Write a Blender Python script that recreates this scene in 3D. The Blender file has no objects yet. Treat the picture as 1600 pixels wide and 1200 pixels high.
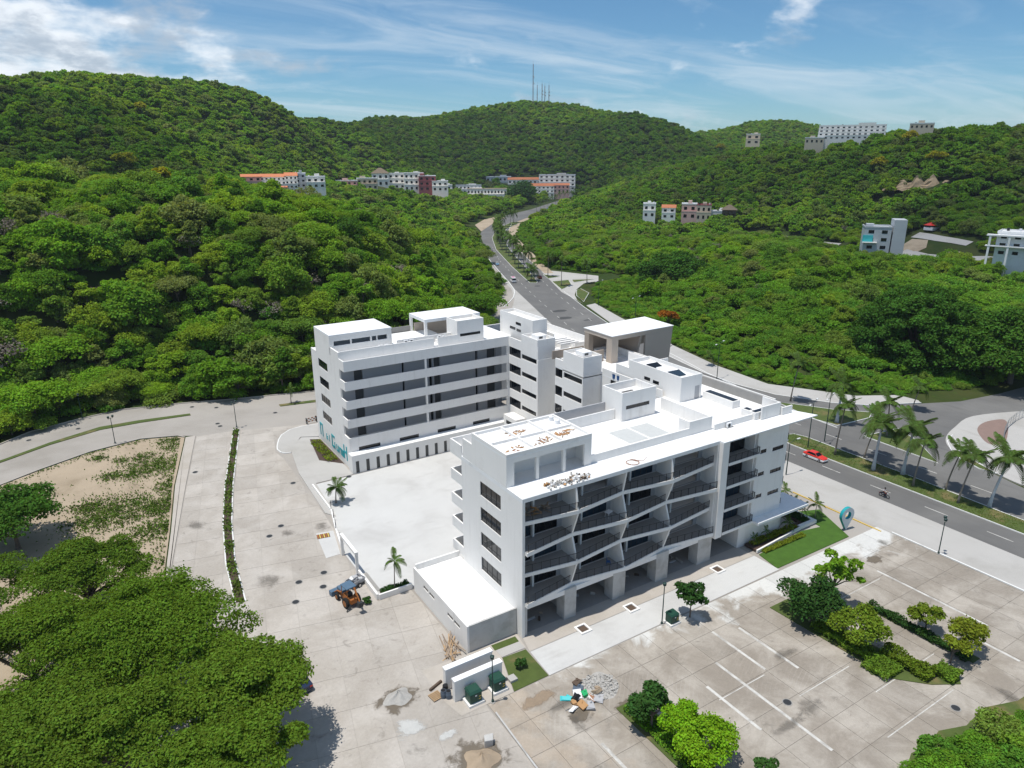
import bpy, bmesh, math, random
import numpy as np
from mathutils import Vector, Matrix
S = bpy.context.scene
C = S.collection
R = math.radians

# ------------------------------------------------------------------ camera
CAM_H = 54.0
PITCH, ROLL, YAW = R(17.929), R(-0.1957), R(32.1257)
FPX = 1109.0                                   # focal length in pixels of a 1600 wide frame
_f = np.array([math.sin(YAW)*math.cos(PITCH), math.cos(YAW)*math.cos(PITCH), -math.sin(PITCH)])
_r = np.array([math.cos(YAW), -math.sin(YAW), 0.0])
_u = np.cross(_r, _f)
_r, _u = _r*math.cos(ROLL)+_u*math.sin(ROLL), -_r*math.sin(ROLL)+_u*math.cos(ROLL)
cd = bpy.data.cameras.new('camera'); cam = bpy.data.objects.new('camera', cd); C.objects.link(cam)
cd.sensor_width = 36.0; cd.lens = FPX/1600*36.0; cd.clip_end = 60000; cd.clip_start = 0.5
cam.matrix_world = Matrix(((_r[0], _u[0], -_f[0], 0), (_r[1], _u[1], -_f[1], 0), (_r[2], _u[2], -_f[2], CAM_H), (0, 0, 0, 1)))
S.camera = cam
S.render.engine = 'CYCLES'
S.cycles.use_denoising = True
S.cycles.max_bounces = 6; S.cycles.diffuse_bounces = 4; S.cycles.glossy_bounces = 2
S.cycles.transmission_bounces = 3; S.cycles.transparent_max_bounces = 6
S.cycles.caustics_reflective = False; S.cycles.caustics_refractive = False

# ------------------------------------------------------------------ light
SUN_EL, SUN_AZ = R(76), math.atan2(-0.985, 0.17)        # azimuth from +Y towards +X
sdir = Vector((math.cos(SUN_EL)*math.sin(SUN_AZ), math.cos(SUN_EL)*math.cos(SUN_AZ), math.sin(SUN_EL)))
sl = bpy.data.lights.new('sun', 'SUN'); sl.energy = 3.3; sl.angle = R(0.53); sl.color = (1.0, 0.965, 0.90)
so = bpy.data.objects.new('sun', sl); C.objects.link(so); so.rotation_euler = sdir.to_track_quat('Z', 'Y').to_euler(); so.location = (0, 0, 300)
vs = S.view_settings; vs.view_transform = 'Standard'; vs.look = 'None'; vs.gamma = 1.0; vs.use_curve_mapping = False; vs.exposure = 0.36

# node helper
class NT:
    def __init__(self, tree): self.t = tree; self.n = tree.nodes; self.l = tree.links
    def new(self, typ, **kw):
        nd = self.n.new(typ)
        for k, v in kw.items():
            if k in nd.inputs.keys() if isinstance(k, str) else False: pass
            setattr(nd, k, v)
        return nd
    def set(self, sock, v):
        if isinstance(v, bpy.types.NodeSocket): self.l.new(v, sock)
        else: sock.default_value = v
    def math(self, op, a, b=0.0, c=None, clamp=False):
        nd = self.n.new('ShaderNodeMath'); nd.operation = op; nd.use_clamp = clamp
        self.set(nd.inputs[0], a); self.set(nd.inputs[1], b)
        if c is not None: self.set(nd.inputs[2], c)
        return nd.outputs[0]
    def vmath(self, op, a, b=(0, 0, 0)):
        nd = self.n.new('ShaderNodeVectorMath'); nd.operation = op
        self.set(nd.inputs[0], a); self.set(nd.inputs[1], b)
        return nd.outputs['Value'] if op in ('DOT_PRODUCT', 'LENGTH') else nd.outputs[0]
    def noise(self, vec, scale, detail=4, rough=0.55, dist=0.0):
        nd = self.n.new('ShaderNodeTexNoise'); self.l.new(vec, nd.inputs['Vector'])
        nd.inputs['Scale'].default_value = scale; nd.inputs['Detail'].default_value = detail
        nd.inputs['Roughness'].default_value = rough; nd.inputs['Distortion'].default_value = dist
        return nd.outputs['Fac']
    def ramp(self, fac, a, b, smooth=True):
        nd = self.n.new('ShaderNodeMapRange'); nd.interpolation_type = 'SMOOTHSTEP' if smooth else 'LINEAR'
        self.set(nd.inputs['Value'], fac); nd.inputs['From Min'].default_value = a; nd.inputs['From Max'].default_value = b
        return nd.outputs['Result']
    def mix(self, fac, a, b, mode='MIX'):
        nd = self.n.new('ShaderNodeMix'); nd.data_type = 'RGBA'; nd.blend_type = mode
        self.set(nd.inputs[0], fac)
        for i, v in ((6, a), (7, b)):
            if isinstance(v, bpy.types.NodeSocket): self.l.new(v, nd.inputs[i])
            else: nd.inputs[i].default_value = (*v[:3], 1)
        return nd.outputs[2]
    def xyz(self, v):
        nd = self.n.new('ShaderNodeSeparateXYZ'); self.l.new(v, nd.inputs[0]); return nd.outputs
    def comb(self, x, y, z):
        nd = self.n.new('ShaderNodeCombineXYZ')
        for i, v in enumerate((x, y, z)): self.set(nd.inputs[i], v)
        return nd.outputs[0]

# sky: physical sky with a cloud layer that goes all the way round
W = bpy.data.worlds.new('World'); S.world = W; W.use_nodes = True
t = NT(W.node_tree)
for nd in list(t.n): t.n.remove(nd)
sky = t.n.new('ShaderNodeTexSky'); sky.sky_type = 'NISHITA'; sky.sun_disc = False
sky.sun_elevation = SUN_EL; sky.sun_rotation = SUN_AZ; sky.air_density = 1.0; sky.dust_density = 0.3; sky.ozone_density = 2.5; sky.altitude = 800
tc = t.n.new('ShaderNodeTexCoord'); d = tc.outputs['Generated']
x, y, z = t.xyz(d)
zc = t.math('MAXIMUM', z, 0.0)
zz = t.math('ADD', zc, 0.10)
flat = t.comb(t.math('DIVIDE', x, zz), t.math('DIVIDE', y, zz), 0.0)
# high thin cirrus, drawn out along one wind direction
mp = t.n.new('ShaderNodeMapping'); t.l.new(flat, mp.inputs[0]); mp.inputs['Rotation'].default_value = (0, 0, R(24)); mp.inputs['Scale'].default_value = (0.42, 1.25, 1)
warp = t.noise(flat, 0.7, 3, 0.5)
mpv = t.vmath('ADD', mp.outputs[0], t.comb(t.math('MULTIPLY', warp, 1.3), t.math('MULTIPLY', warp, 0.9), 3.7))
ci = t.noise(mpv, 0.95, 8, 0.62, 0.5)
cirrus = t.math('MULTIPLY', t.ramp(ci, 0.40, 0.75), 0.55)
# cumulus bank, thicker towards one side of the sky
cv = t.vmath('MULTIPLY', d, (1.0, 1.0, 2.3))
bank = t.ramp(t.vmath('DOT_PRODUCT', d, (-0.17, 0.985, 0.0)), 0.86, 0.985)
c1 = t.noise(cv, 9.0, 9, 0.56, 0.15)
c2 = t.noise(t.vmath('ADD', cv, (4.1, 1.7, 0.0)), 3.2, 3, 0.5)
thr = t.math('SUBTRACT', t.math('ADD', c1, t.math('MULTIPLY', t.math('SUBTRACT', c2, 0.5), 0.35)), t.math('MULTIPLY', t.math('SUBTRACT', 1.0, bank), 0.29))
cum = t.math('MULTIPLY', t.ramp(thr, 0.27, 0.50), 0.95)
shade = t.noise(t.vmath('ADD', cv, (0.0, 0.0, 0.05)), 11.0, 7, 0.6, 0.2)
ccol = t.mix(t.ramp(shade, 0.40, 0.60), (3.0, 3.4, 3.9), (6.2, 6.4, 6.6))
blue = t.mix(1.0, sky.outputs[0], (0.36, 0.53, 0.61), 'MULTIPLY')
m1 = t.mix(cirrus, blue, (4.7, 5.2, 5.6))
m2 = t.mix(t.math('MULTIPLY', cum, 0.88), m1, ccol)
bg = t.n.new('ShaderNodeBackground'); t.l.new(m2, bg.inputs[0]); bg.inputs[1].default_value = 0.135
wo = t.n.new('ShaderNodeOutputWorld'); t.l.new(bg.outputs[0], wo.inputs[0])

# ------------------------------------------------------------------ pixel of the photograph -> point of the place
def ray(px, py): return _f + _r*(px-800)/FPX + _u*(600-py)/FPX
def at(px, py, z=0.0):
    d = ray(px, py); k = (z-CAM_H)/d[2]
    return Vector((d[0]*k, d[1]*k, z))
def atD(px, py, D):
    d = ray(px, py); k = D/math.hypot(d[0], d[1])
    return Vector((d[0]*k, d[1]*k, CAM_H+d[2]*k))

# ------------------------------------------------------------------ materials
MATS = {}
def mat(name, col, rough=0.8, var=0.12, scale=0.6, col2=None, c2scale=0.15, c2=(0.45, 0.65), bump=0.0, bscale=8.0, spec=0.3, metal=0.0, space='pos', fine=0.0, emit=None):
    m = bpy.data.materials.new(name); m.use_nodes = True; MATS[name] = m
    t = NT(m.node_tree); b = t.n['Principled BSDF']
    b.inputs['Roughness'].default_value = rough; b.inputs['Specular IOR Level'].default_value = spec; b.inputs['Metallic'].default_value = metal
    if space == 'pos': v = t.n.new('ShaderNodeNewGeometry').outputs['Position']
    else: v = t.n.new('ShaderNodeTexCoord').outputs['Object']
    c = None
    if var or col2:
        n1 = t.noise(v, scale, 6, 0.6)
        k = t.math('ADD', t.math('MULTIPLY', t.math('SUBTRACT', n1, 0.5), 2*var), 1.0)
        if fine:
            n3 = t.noise(v, 6.0, 4, 0.7)
            k = t.math('MULTIPLY', k, t.math('ADD', t.math('MULTIPLY', t.math('SUBTRACT', n3, 0.5), 2*fine), 1.0))
        base = col
        if col2:
            n2 = t.noise(v, c2scale, 7, 0.62, 0.4)
            base = t.mix(t.ramp(n2, *c2), col, col2)
        mm = t.n.new('ShaderNodeMix'); mm.data_type = 'RGBA'; mm.blend_type = 'MULTIPLY'; mm.inputs[0].default_value = 1
        if isinstance(base, bpy.types.NodeSocket): t.l.new(base, mm.inputs[6])
        else: mm.inputs[6].default_value = (*base, 1)
        kk = t.comb(k, k, k); t.l.new(kk, mm.inputs[7]); t.l.new(mm.outputs[2], b.inputs['Base Color'])
    else: b.inputs['Base Color'].default_value = (*col, 1)
    if bump:
        bn = t.n.new('ShaderNodeBump'); bn.inputs['Strength'].default_value = bump; bn.inputs['Distance'].default_value = 0.05
        t.l.new(t.noise(v, bscale, 5, 0.6), bn.inputs['Height']); t.l.new(bn.outputs[0], b.inputs['Normal'])
    return m
M = MATS
mat('white_paint', (0.81, 0.79, 0.76), 0.75, 0.05, 0.35, col2=(0.72, 0.695, 0.66), c2scale=0.25, c2=(0.52, 0.80), fine=0.03)
mat('roof_white', (0.82, 0.82, 0.815), 0.7, 0.05, 0.5, col2=(0.66, 0.64, 0.60), c2scale=0.35, c2=(0.56, 0.82), fine=0.04)
mat('beige_render', (0.47, 0.40, 0.335), 0.85, 0.06, 0.4)
mat('taupe_render', (0.34, 0.285, 0.235), 0.85, 0.06, 0.4)
mat('raw_concrete', (0.50, 0.49, 0.47), 0.85, 0.12, 0.7, col2=(0.40, 0.385, 0.36), c2scale=0.5, fine=0.06)
mat('grey_concrete', (0.30, 0.29, 0.275), 0.9, 0.15, 0.8, fine=0.1)
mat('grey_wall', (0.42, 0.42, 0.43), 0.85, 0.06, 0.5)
mat('skylight_panel', (0.52, 0.53, 0.52), 0.6, 0.12, 1.5)
mat('dark_frame', (0.018, 0.019, 0.021), 0.45, 0)
mat('dark_metal', (0.035, 0.037, 0.04), 0.5, 0)
mat('lamp_green', (0.02, 0.05, 0.045), 0.5, 0.05)
mat('lamp_glass', (0.7, 0.7, 0.68), 0.3, 0)
mat('glass', (0.006, 0.008, 0.011), 0.05, 0, spec=0.4)
mat('glass_blue', (0.016, 0.035, 0.055), 0.06, 0, spec=0.7)
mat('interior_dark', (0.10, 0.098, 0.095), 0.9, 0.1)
mat('tile_floor', (0.30, 0.295, 0.285), 0.5, 0.06)  # darkened to stand in for shade inside the balconies
mat('turquoise', (0.02, 0.33, 0.37), 0.5, 0.05)
mat('pin_grey', (0.50, 0.56, 0.58), 0.5, 0.05)
mat('asphalt', (0.135, 0.132, 0.128), 0.85, 0.10, 0.25, col2=(0.185, 0.18, 0.17), c2scale=0.05, c2=(0.4, 0.75), fine=0.08)
mat('patch_asphalt', (0.07, 0.07, 0.07), 0.9, 0.2)
mat('road_paint', (0.58, 0.565, 0.53), 0.7, 0.22, 2.0, col2=(0.38, 0.36, 0.33), c2scale=0.7, c2=(0.40, 0.68))
mat('kerb_paint', (0.72, 0.72, 0.70), 0.7, 0.12, 1.0, col2=(0.45, 0.44, 0.42), c2scale=0.5, c2=(0.55, 0.8))
mat('yellow_paint', (0.60, 0.42, 0.10), 0.7, 0.2, 2.0)
mat('street_concrete', (0.36, 0.332, 0.30), 0.85, 0.10, 0.12, col2=(0.28, 0.255, 0.225), c2scale=0.045, c2=(0.42, 0.72), fine=0.07, bump=0.1)
mat('pale_concrete', (0.43, 0.415, 0.393), 0.85, 0.08, 0.2, col2=(0.36, 0.345, 0.32), c2scale=0.10, c2=(0.45, 0.75), fine=0.05)
mat('new_concrete', (0.55, 0.545, 0.53), 0.8, 0.08, 0.15, col2=(0.46, 0.45, 0.435), c2scale=0.12, c2=(0.42, 0.75), fine=0.05)
mat('walk_concrete', (0.44, 0.40, 0.355), 0.85, 0.1, 0.4, col2=(0.40, 0.36, 0.31), c2scale=0.2, fine=0.06)
mat('joint_dark', (0.235, 0.213, 0.185), 0.95, 0.2)
mat('sand', (0.385, 0.31, 0.225), 0.95, 0.14, 0.3, col2=(0.26, 0.205, 0.14), c2scale=0.10, c2=(0.45, 0.75), fine=0.10, bump=0.5, bscale=2.0)
mat('wet_sand', (0.20, 0.165, 0.125), 0.95, 0.15, 1.0, fine=0.1)
mat('heap_sand', (0.36, 0.28, 0.20), 0.95, 0.15, 1.0, fine=0.1, bump=0.6, bscale=3.0)
mat('litter', (0.20, 0.16, 0.105), 0.95, 0.25, 0.6, col2=(0.085, 0.095, 0.03), c2scale=0.25, fine=0.15)
mat('soil', (0.075, 0.05, 0.04), 0.95, 0.25, 1.0)
mat('lawn', (0.055, 0.12, 0.016), 0.95, 0.35, 0.8, fine=0.25)
mat('dry_lawn', (0.075, 0.105, 0.026), 0.95, 0.3, 0.8, col2=(0.17, 0.14, 0.06), c2scale=0.20, c2=(0.50, 0.68), fine=0.25)
mat('bark', (0.15, 0.12, 0.095), 0.95, 0.3, 2.0)
mat('palm_bark', (0.23, 0.20, 0.17), 0.95, 0.2, 2.0)
mat('palm_white', (0.55, 0.57, 0.60), 0.9, 0.12, 1.5)
mat('palm_shaft', (0.10, 0.15, 0.05), 0.7, 0.1)
mat('red_brick_pave', (0.235, 0.165, 0.14), 0.9, 0.15, 0.6)
mat('transformer_green', (0.018, 0.065, 0.045), 0.45, 0.08)
mat('barrel_blue', (0.10, 0.13, 0.17), 0.5, 0.1)
mat('wood', (0.42, 0.28, 0.155), 0.85, 0.2, 1.5)
mat('old_wood', (0.30, 0.235, 0.18), 0.9, 0.3, 2.5)
mat('dark_wood', (0.10, 0.07, 0.05), 0.9, 0.2)
mat('rubble', (0.40, 0.385, 0.36), 0.95, 0.3, 3.0)
mat('white_plastic', (0.75, 0.75, 0.75), 0.5, 0.05)
mat('black_plastic', (0.015, 0.015, 0.017), 0.5, 0)
mat('blue_plastic', (0.02, 0.10, 0.28), 0.45, 0)
mat('green_plastic', (0.02, 0.35, 0.12), 0.45, 0)
mat('teal_plastic', (0.06, 0.50, 0.52), 0.5, 0)
mat('cardboard', (0.42, 0.24, 0.11), 0.9, 0.1)
mat('rust_brick', (0.33, 0.17, 0.10), 0.9, 0.2, 2.0)
mat('car_red', (0.62, 0.035, 0.02), 0.3, 0, spec=0.5)
mat('car_white', (0.75, 0.75, 0.76), 0.3, 0, spec=0.5)
mat('car_navy', (0.012, 0.022, 0.06), 0.25, 0, spec=0.6)
mat('car_maroon', (0.11, 0.012, 0.025), 0.3, 0, spec=0.5)
mat('car_blue', (0.22, 0.36, 0.50), 0.3, 0, spec=0.5)
mat('van_pink', (0.55, 0.13, 0.25), 0.4, 0)
mat('tyre', (0.018, 0.018, 0.018), 0.9, 0)
mat('chrome', (0.55, 0.56, 0.58), 0.3, 0, metal=0.8)
mat('machine_orange', (0.36, 0.125, 0.03), 0.6, 0.3, 2.5, col2=(0.16, 0.09, 0.05), c2scale=1.2, c2=(0.5, 0.7))
mat('machine_blue', (0.09, 0.15, 0.22), 0.5, 0.1)
mat('skin', (0.28, 0.15, 0.09), 0.6, 0)
mat('cloth_white', (0.65, 0.65, 0.70), 0.9, 0)
mat('cloth_dark', (0.03, 0.03, 0.05), 0.9, 0)
mat('terracotta', (0.55, 0.20, 0.095), 0.85, 0.15, 0.5)
mat('pink_wall', (0.68, 0.44, 0.38), 0.85, 0.08)
mat('maroon_wall', (0.34, 0.11, 0.11), 0.85, 0.08)
mat('tan_wall', (0.62, 0.52, 0.40), 0.85, 0.08)
mat('thatch', (0.20, 0.155, 0.11), 0.95, 0.2, 2.0)
mat('house_white', (0.88, 0.845, 0.79), 0.8, 0.05, 0.3)
mat('house_grey', (0.50, 0.52, 0.54), 0.85, 0.1, 0.3)
mat('mast_metal', (0.30, 0.20, 0.20), 0.6, 0)
mat('cliff', (0.42, 0.31, 0.20), 0.95, 0.3, 0.15, col2=(0.25, 0.19, 0.12), c2scale=0.1)
mat('flower_yellow', (0.50, 0.38, 0.03), 0.8, 0.2)
def streaks(name, col, amt, sc):      # rain streaks / wheel-worn bands drawn out along one axis
    m = MATS[name]; t = NT(m.node_tree); b = t.n['Principled BSDF']; src = b.inputs['Base Color'].links[0].from_socket
    v = t.n.new('ShaderNodeNewGeometry').outputs['Position']
    n1 = t.noise(t.vmath('MULTIPLY', v, sc), 1.0, 6, 0.6); n2 = t.noise(v, 0.18, 4, 0.6)
    t.l.new(t.mix(t.math('MULTIPLY', t.math('MULTIPLY', t.ramp(n1, 0.50, 0.75), t.ramp(n2, 0.35, 0.65)), amt), src, col), b.inputs['Base Color'])
streaks('white_paint', (0.56, 0.535, 0.50), 0.40, (1.6, 1.6, 0.09)); streaks('roof_white', (0.50, 0.475, 0.44), 0.5, (0.8, 0.35, 1.0))
streaks('asphalt', (0.075, 0.073, 0.07), 0.55, (0.75, 0.02, 1.0)); streaks('new_concrete', (0.38, 0.365, 0.345), 0.5, (0.22, 0.6, 1.0)); streaks('pale_concrete', (0.30, 0.28, 0.255), 0.45, (0.6, 0.10, 1.0))
# earth under the vegetation
def earth_mat():
    m = bpy.data.materials.new('earth'); m.use_nodes = True; MATS['earth'] = m
    t = NT(m.node_tree); b = t.n['Principled BSDF']; b.inputs['Roughness'].default_value = 0.95; b.inputs['Specular IOR Level'].default_value = 0.1
    v = t.n.new('ShaderNodeNewGeometry').outputs['Position']
    c = t.mix(t.ramp(t.noise(v, 0.05, 6, 0.6), 0.4, 0.65), (0.030, 0.052, 0.012), (0.055, 0.065, 0.02))
    c = t.mix(t.ramp(t.noise(v, 0.5, 4, 0.6), 0.55, 0.75), c, (0.05, 0.085, 0.015))
    t.l.new(c, b.inputs['Base Color'])
earth_mat()
# foliage: hue by instance, light and dark by leaf
def leaf_mat(name, cols, trans=0.32, per_obj=True):
    m = bpy.data.materials.new(name); m.use_nodes = True; MATS[name] = m
    t = NT(m.node_tree); t.n.remove(t.n['Principled BSDF']); out = t.n['Material Output']
    g = t.n.new('ShaderNodeNewGeometry'); oi = t.n.new('ShaderNodeObjectInfo')
    cr = t.n.new('ShaderNodeValToRGB'); e = cr.color_ramp.elements
    n = len(cols)
    e[0].position = 0; e[0].color = (*cols[0], 1); e[1].position = 1; e[1].color = (*cols[-1], 1)
    for i in range(1, n-1):
        k = e.new(i/(n-1)); k.color = (*cols[i], 1)
    if per_obj: t.l.new(oi.outputs['Random'], cr.inputs[0])
    else: t.l.new(t.noise(g.outputs['Position'], 0.35, 3, 0.6), cr.inputs[0])
    isl = g.outputs['Random Per Island']
    k = t.math('ADD', t.math('MULTIPLY', isl, 0.75), 0.62)
    k = t.math('MULTIPLY', k, t.math('ADD', 0.62, t.math('MULTIPLY', t.noise(g.outputs['Position'], 0.45, 3, 0.6), 0.76)))
    k = t.math('MULTIPLY', k, t.math('ADD', 0.55, t.math('MULTIPLY', t.noise(g.outputs['Position'], 0.022, 4, 0.6), 0.9)))
    hs = t.n.new('ShaderNodeHueSaturation'); t.l.new(cr.outputs[0], hs.inputs['Color']); t.set(hs.inputs['Value'], k)
    t.set(hs.inputs['Hue'], t.math('ADD', 0.485, t.math('MULTIPLY', isl, 0.03)))
    df = t.n.new('ShaderNodeBsdfDiffuse'); tr = t.n.new('ShaderNodeBsdfTranslucent')
    t.l.new(hs.outputs[0], df.inputs[0])
    tcol = t.mix(1.0, hs.outputs[0], (1.25, 1.15, 0.5), 'MULTIPLY'); t.l.new(tcol, tr.inputs[0])
    mx = t.n.new('ShaderNodeMixShader'); mx.inputs[0].default_value = trans
    t.l.new(df.outputs[0], mx.inputs[1]); t.l.new(tr.outputs[0], mx.inputs[2]); t.l.new(mx.outputs[0], out.inputs[0])
    return m
leaf_mat('leaf_forest', [(0.111, 0.230, 0.029), (0.164, 0.315, 0.028), (0.202, 0.369, 0.028), (0.149, 0.293, 0.041), (0.244, 0.392, 0.032), (0.260, 0.361, 0.039), (0.142, 0.254, 0.041), (0.223, 0.269, 0.080), (0.186, 0.346, 0.029)], 0.45)
leaf_mat('leaf_shrub', [(0.127, 0.263, 0.028), (0.166, 0.329, 0.029), (0.114, 0.257, 0.034), (0.200, 0.336, 0.036), (0.187, 0.270, 0.051)], 0.4)
leaf_mat('leaf_yellow', [(0.46, 0.40, 0.03), (0.36, 0.36, 0.03)])
leaf_mat('leaf_orange', [(0.33, 0.105, 0.015), (0.26, 0.12, 0.015)])
leaf_mat('leaf_big', [(0.128, 0.217, 0.023), (0.141, 0.227, 0.026), (0.116, 0.206, 0.026)], 0.42)
leaf_mat('leaf_dome', [(0.068, 0.161, 0.024), (0.079, 0.172, 0.024)], 0.35)
leaf_mat('leaf_dark', [(0.040, 0.095, 0.022), (0.048, 0.110, 0.024)], 0.2)
leaf_mat('leaf_bright', [(0.17, 0.34, 0.014), (0.20, 0.36, 0.018)])
leaf_mat('leaf_lime', [(0.17, 0.25, 0.025), (0.21, 0.25, 0.025)])
leaf_mat('leaf_palm', [(0.065, 0.12, 0.026), (0.085, 0.14, 0.030), (0.07, 0.11, 0.030)], 0.2)
leaf_mat('leaf_grass', [(0.075, 0.150, 0.020), (0.105, 0.165, 0.028), (0.14, 0.17, 0.04)], 0.2, False)
leaf_mat('leaf_bare', [(0.16, 0.135, 0.115), (0.20, 0.175, 0.15)], 0.1)

# ------------------------------------------------------------------ mesh helpers
def tag(o, label=None, cat=None, group=None, kind=None):
    if label: o['label'] = label
    if cat: o['category'] = cat
    if group: o['group'] = group
    if kind: o['kind'] = kind
    return o
def empty(name, loc=(0, 0, 0), rz=0.0, label=None, cat=None, group=None):
    o = bpy.data.objects.new(name, None); C.objects.link(o); o.location = loc; o.rotation_euler = (0, 0, rz); o.empty_display_size = 0.3
    return tag(o, label, cat, group)
class MB:
    def __init__(self): self.v = []; self.f = []; self.m = []; self.mi = 0
    def quad(self, a, b, c, d):
        n = len(self.v); self.v += [tuple(a), tuple(b), tuple(c), tuple(d)]; self.f.append((n, n+1, n+2, n+3)); self.m.append(self.mi); return self
    def poly(self, pts):
        n = len(self.v); self.v += [tuple(p) for p in pts]; self.f.append(tuple(range(n, n+len(pts)))); self.m.append(self.mi); return self
    def hexa(self, p):      # 8 points: bottom 4 ccw, top 4 ccw
        n = len(self.v); self.v += [tuple(q) for q in p]
        for f in ((3, 2, 1, 0), (4, 5, 6, 7), (0, 1, 5, 4), (1, 2, 6, 5), (2, 3, 7, 6), (3, 0, 4, 7)):
            self.f.append(tuple(n+i for i in f)); self.m.append(self.mi)
        return self
    def box(self, x0, x1, y0, y1, z0, z1):
        return self.hexa([(x0, y0, z0), (x1, y0, z0), (x1, y1, z0), (x0, y1, z0), (x0, y0, z1), (x1, y0, z1), (x1, y1, z1), (x0, y1, z1)])
    def prism(self, pts, z0, z1):
        a = sum(pts[i][0]*pts[(i+1) % len(pts)][1]-pts[(i+1) % len(pts)][0]*pts[i][1] for i in range(len(pts)))
        if a < 0: pts = pts[::-1]
        n = len(self.v); k = len(pts)
        self.v += [(p[0], p[1], z0) for p in pts]+[(p[0], p[1], z1) for p in pts]
        self.f.append(tuple(range(n+k, n+2*k))); self.m.append(self.mi)
        self.f.append(tuple(range(n+k-1, n-1, -1))); self.m.append(self.mi)
        for i in range(k):
            j = (i+1) % k; self.f.append((n+i, n+j, n+k+j, n+k+i)); self.m.append(self.mi)
        return self
    def tube(self, pts, rad, n=8, cap=True):
        base = len(self.v); pts = [Vector(p) for p in pts]
        if not hasattr(rad, '__len__'): rad = [rad]*len(pts)
        for i, p in enumerate(pts):
            t_ = (pts[min(i+1, len(pts)-1)]-pts[max(i-1, 0)]).normalized()
            a = t_.orthogonal().normalized() if abs(t_.z) < 0.95 else Vector((1, 0, 0)).cross(t_).normalized()
            b = t_.cross(a)
            for k in range(n):
                an = 2*math.pi*k/n; q = p+(a*math.cos(an)+b*math.sin(an))*rad[i]; self.v.append(tuple(q))
        for i in range(len(pts)-1):
            for k in range(n):
                k2 = (k+1) % n
                self.f.append((base+i*n+k, base+i*n+k2, base+(i+1)*n+k2, base+(i+1)*n+k)); self.m.append(self.mi)
        if cap:
            self.f.append(tuple(base+k for k in range(n))[::-1]); self.m.append(self.mi)
            self.f.append(tuple(base+(len(pts)-1)*n+k for k in range(n))); self.m.append(self.mi)
        return self
    def grid(self, rows):     # rows of points
        base = len(self.v); w = len(rows[0])
        for r_ in rows: self.v += [tuple(p) for p in r_]
        for i in range(len(rows)-1):
            for j in range(w-1):
                self.f.append((base+i*w+j, base+i*w+j+1, base+(i+1)*w+j+1, base+(i+1)*w+j)); self.m.append(self.mi)
        return self
    def mesh(self, name, mats, smooth=False):
        me = bpy.data.meshes.new(name); me.from_pydata(self.v, [], self.f)
        for q in (mats if isinstance(mats, (list, tuple)) else [mats]): me.materials.append(M[q] if isinstance(q, str) else q)
        if isinstance(mats, (list, tuple)) and len(mats) > 1: me.polygons.foreach_set('material_index', self.m)
        if smooth: me.polygons.foreach_set('use_smooth', [True]*len(self.f))
        me.update(); return me
    def build(self, name, mats, parent=None, loc=None, smooth=False, bevel=0.0):
        o = bpy.data.objects.new(name, self.mesh(name, mats, smooth)); C.objects.link(o)
        if parent: o.parent = parent
        if loc is not None: o.location = loc
        if bevel:
            b = o.modifiers.new('bevel', 'BEVEL'); b.width = bevel; b.segments = 2; b.limit_method = 'ANGLE'
        return o
def inst(name, me, parent=None, loc=(0, 0, 0), rot=(0, 0, 0), sc=1.0):
    o = bpy.data.objects.new(name, me); C.objects.link(o); o.parent = parent; o.location = loc; o.rotation_euler = rot
    o.scale = (sc, sc, sc) if not hasattr(sc, '__len__') else sc
    return o
def copy_tree(o, parent=None):
    c = o.copy(); C.objects.link(c)
    if parent: c.parent = parent
    for ch in o.children: copy_tree(ch, c)
    return c
def box(name, x0, x1, y0, y1, z0, z1, m, parent=None, bevel=0.0): return MB().box(x0, x1, y0, y1, z0, z1).build(name, m, parent, bevel=bevel)
def sheet(name, pts, z, m, thick=None, kind='structure', parent=None):
    b = MB()
    if thick: b.prism(pts, z-thick, z)
    else:
        a = sum(pts[i][0]*pts[(i+1) % len(pts)][1]-pts[(i+1) % len(pts)][0]*pts[i][1] for i in range(len(pts)))
        b.poly([(p[0], p[1], z) for p in (pts if a > 0 else pts[::-1])])
    o = b.build(name, m, parent)
    if kind and not parent: o['kind'] = kind
    return o
def clip_poly(subject, x0, x1, y0, y1):
    def cl(pts, inside, cross):
        out = []
        for i in range(len(pts)):
            a, b = pts[i-1], pts[i]
            ia, ib = inside(a), inside(b)
            if ib:
                if not ia: out.append(cross(a, b))
                out.append(b)
            elif ia: out.append(cross(a, b))
        return out
    def cx(k, v):
        def f(a, b):
            s = (v-a[k])/(b[k]-a[k]); return (a[0]+(b[0]-a[0])*s, a[1]+(b[1]-a[1])*s)
        return f
    p = list(subject)
    for k, v, sg in ((0, x0, 1), (0, x1, -1), (1, y0, 1), (1, y1, -1)):
        if not p: break
        p = cl(p, (lambda q, k=k, v=v, sg=sg: (q[k]-v)*sg >= 0), cx(k, v))
    return p
def smooth(pts, k=4):
    out = []; n = len(pts)
    for i in range(n):
        p0, p1, p2, p3 = (np.array(pts[(i+j) % n][:2], float) for j in (-1, 0, 1, 2))
        for s in np.arange(k)/k: out.append(tuple(0.5*((2*p1)+(-p0+p2)*s+(2*p0-5*p1+4*p2-p3)*s*s+(-p0+3*p1-3*p2+p3)*s**3)))
    return out
def parea(p): return 0.5*sum(p[i-1][0]*p[i][1]-p[i][0]*p[i-1][1] for i in range(len(p)))
def inpoly(x, y, P):      # numpy arrays
    ins = np.zeros(x.shape, bool); n = len(P)
    for i in range(n):
        x1, y1 = P[i-1]; x2, y2 = P[i]
        c = ((y1 > y) != (y2 > y)) & (x < (x2-x1)*(y-y1)/((y2-y1) if y2 != y1 else 1e-9)+x1)
        ins ^= c
    return ins
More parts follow.
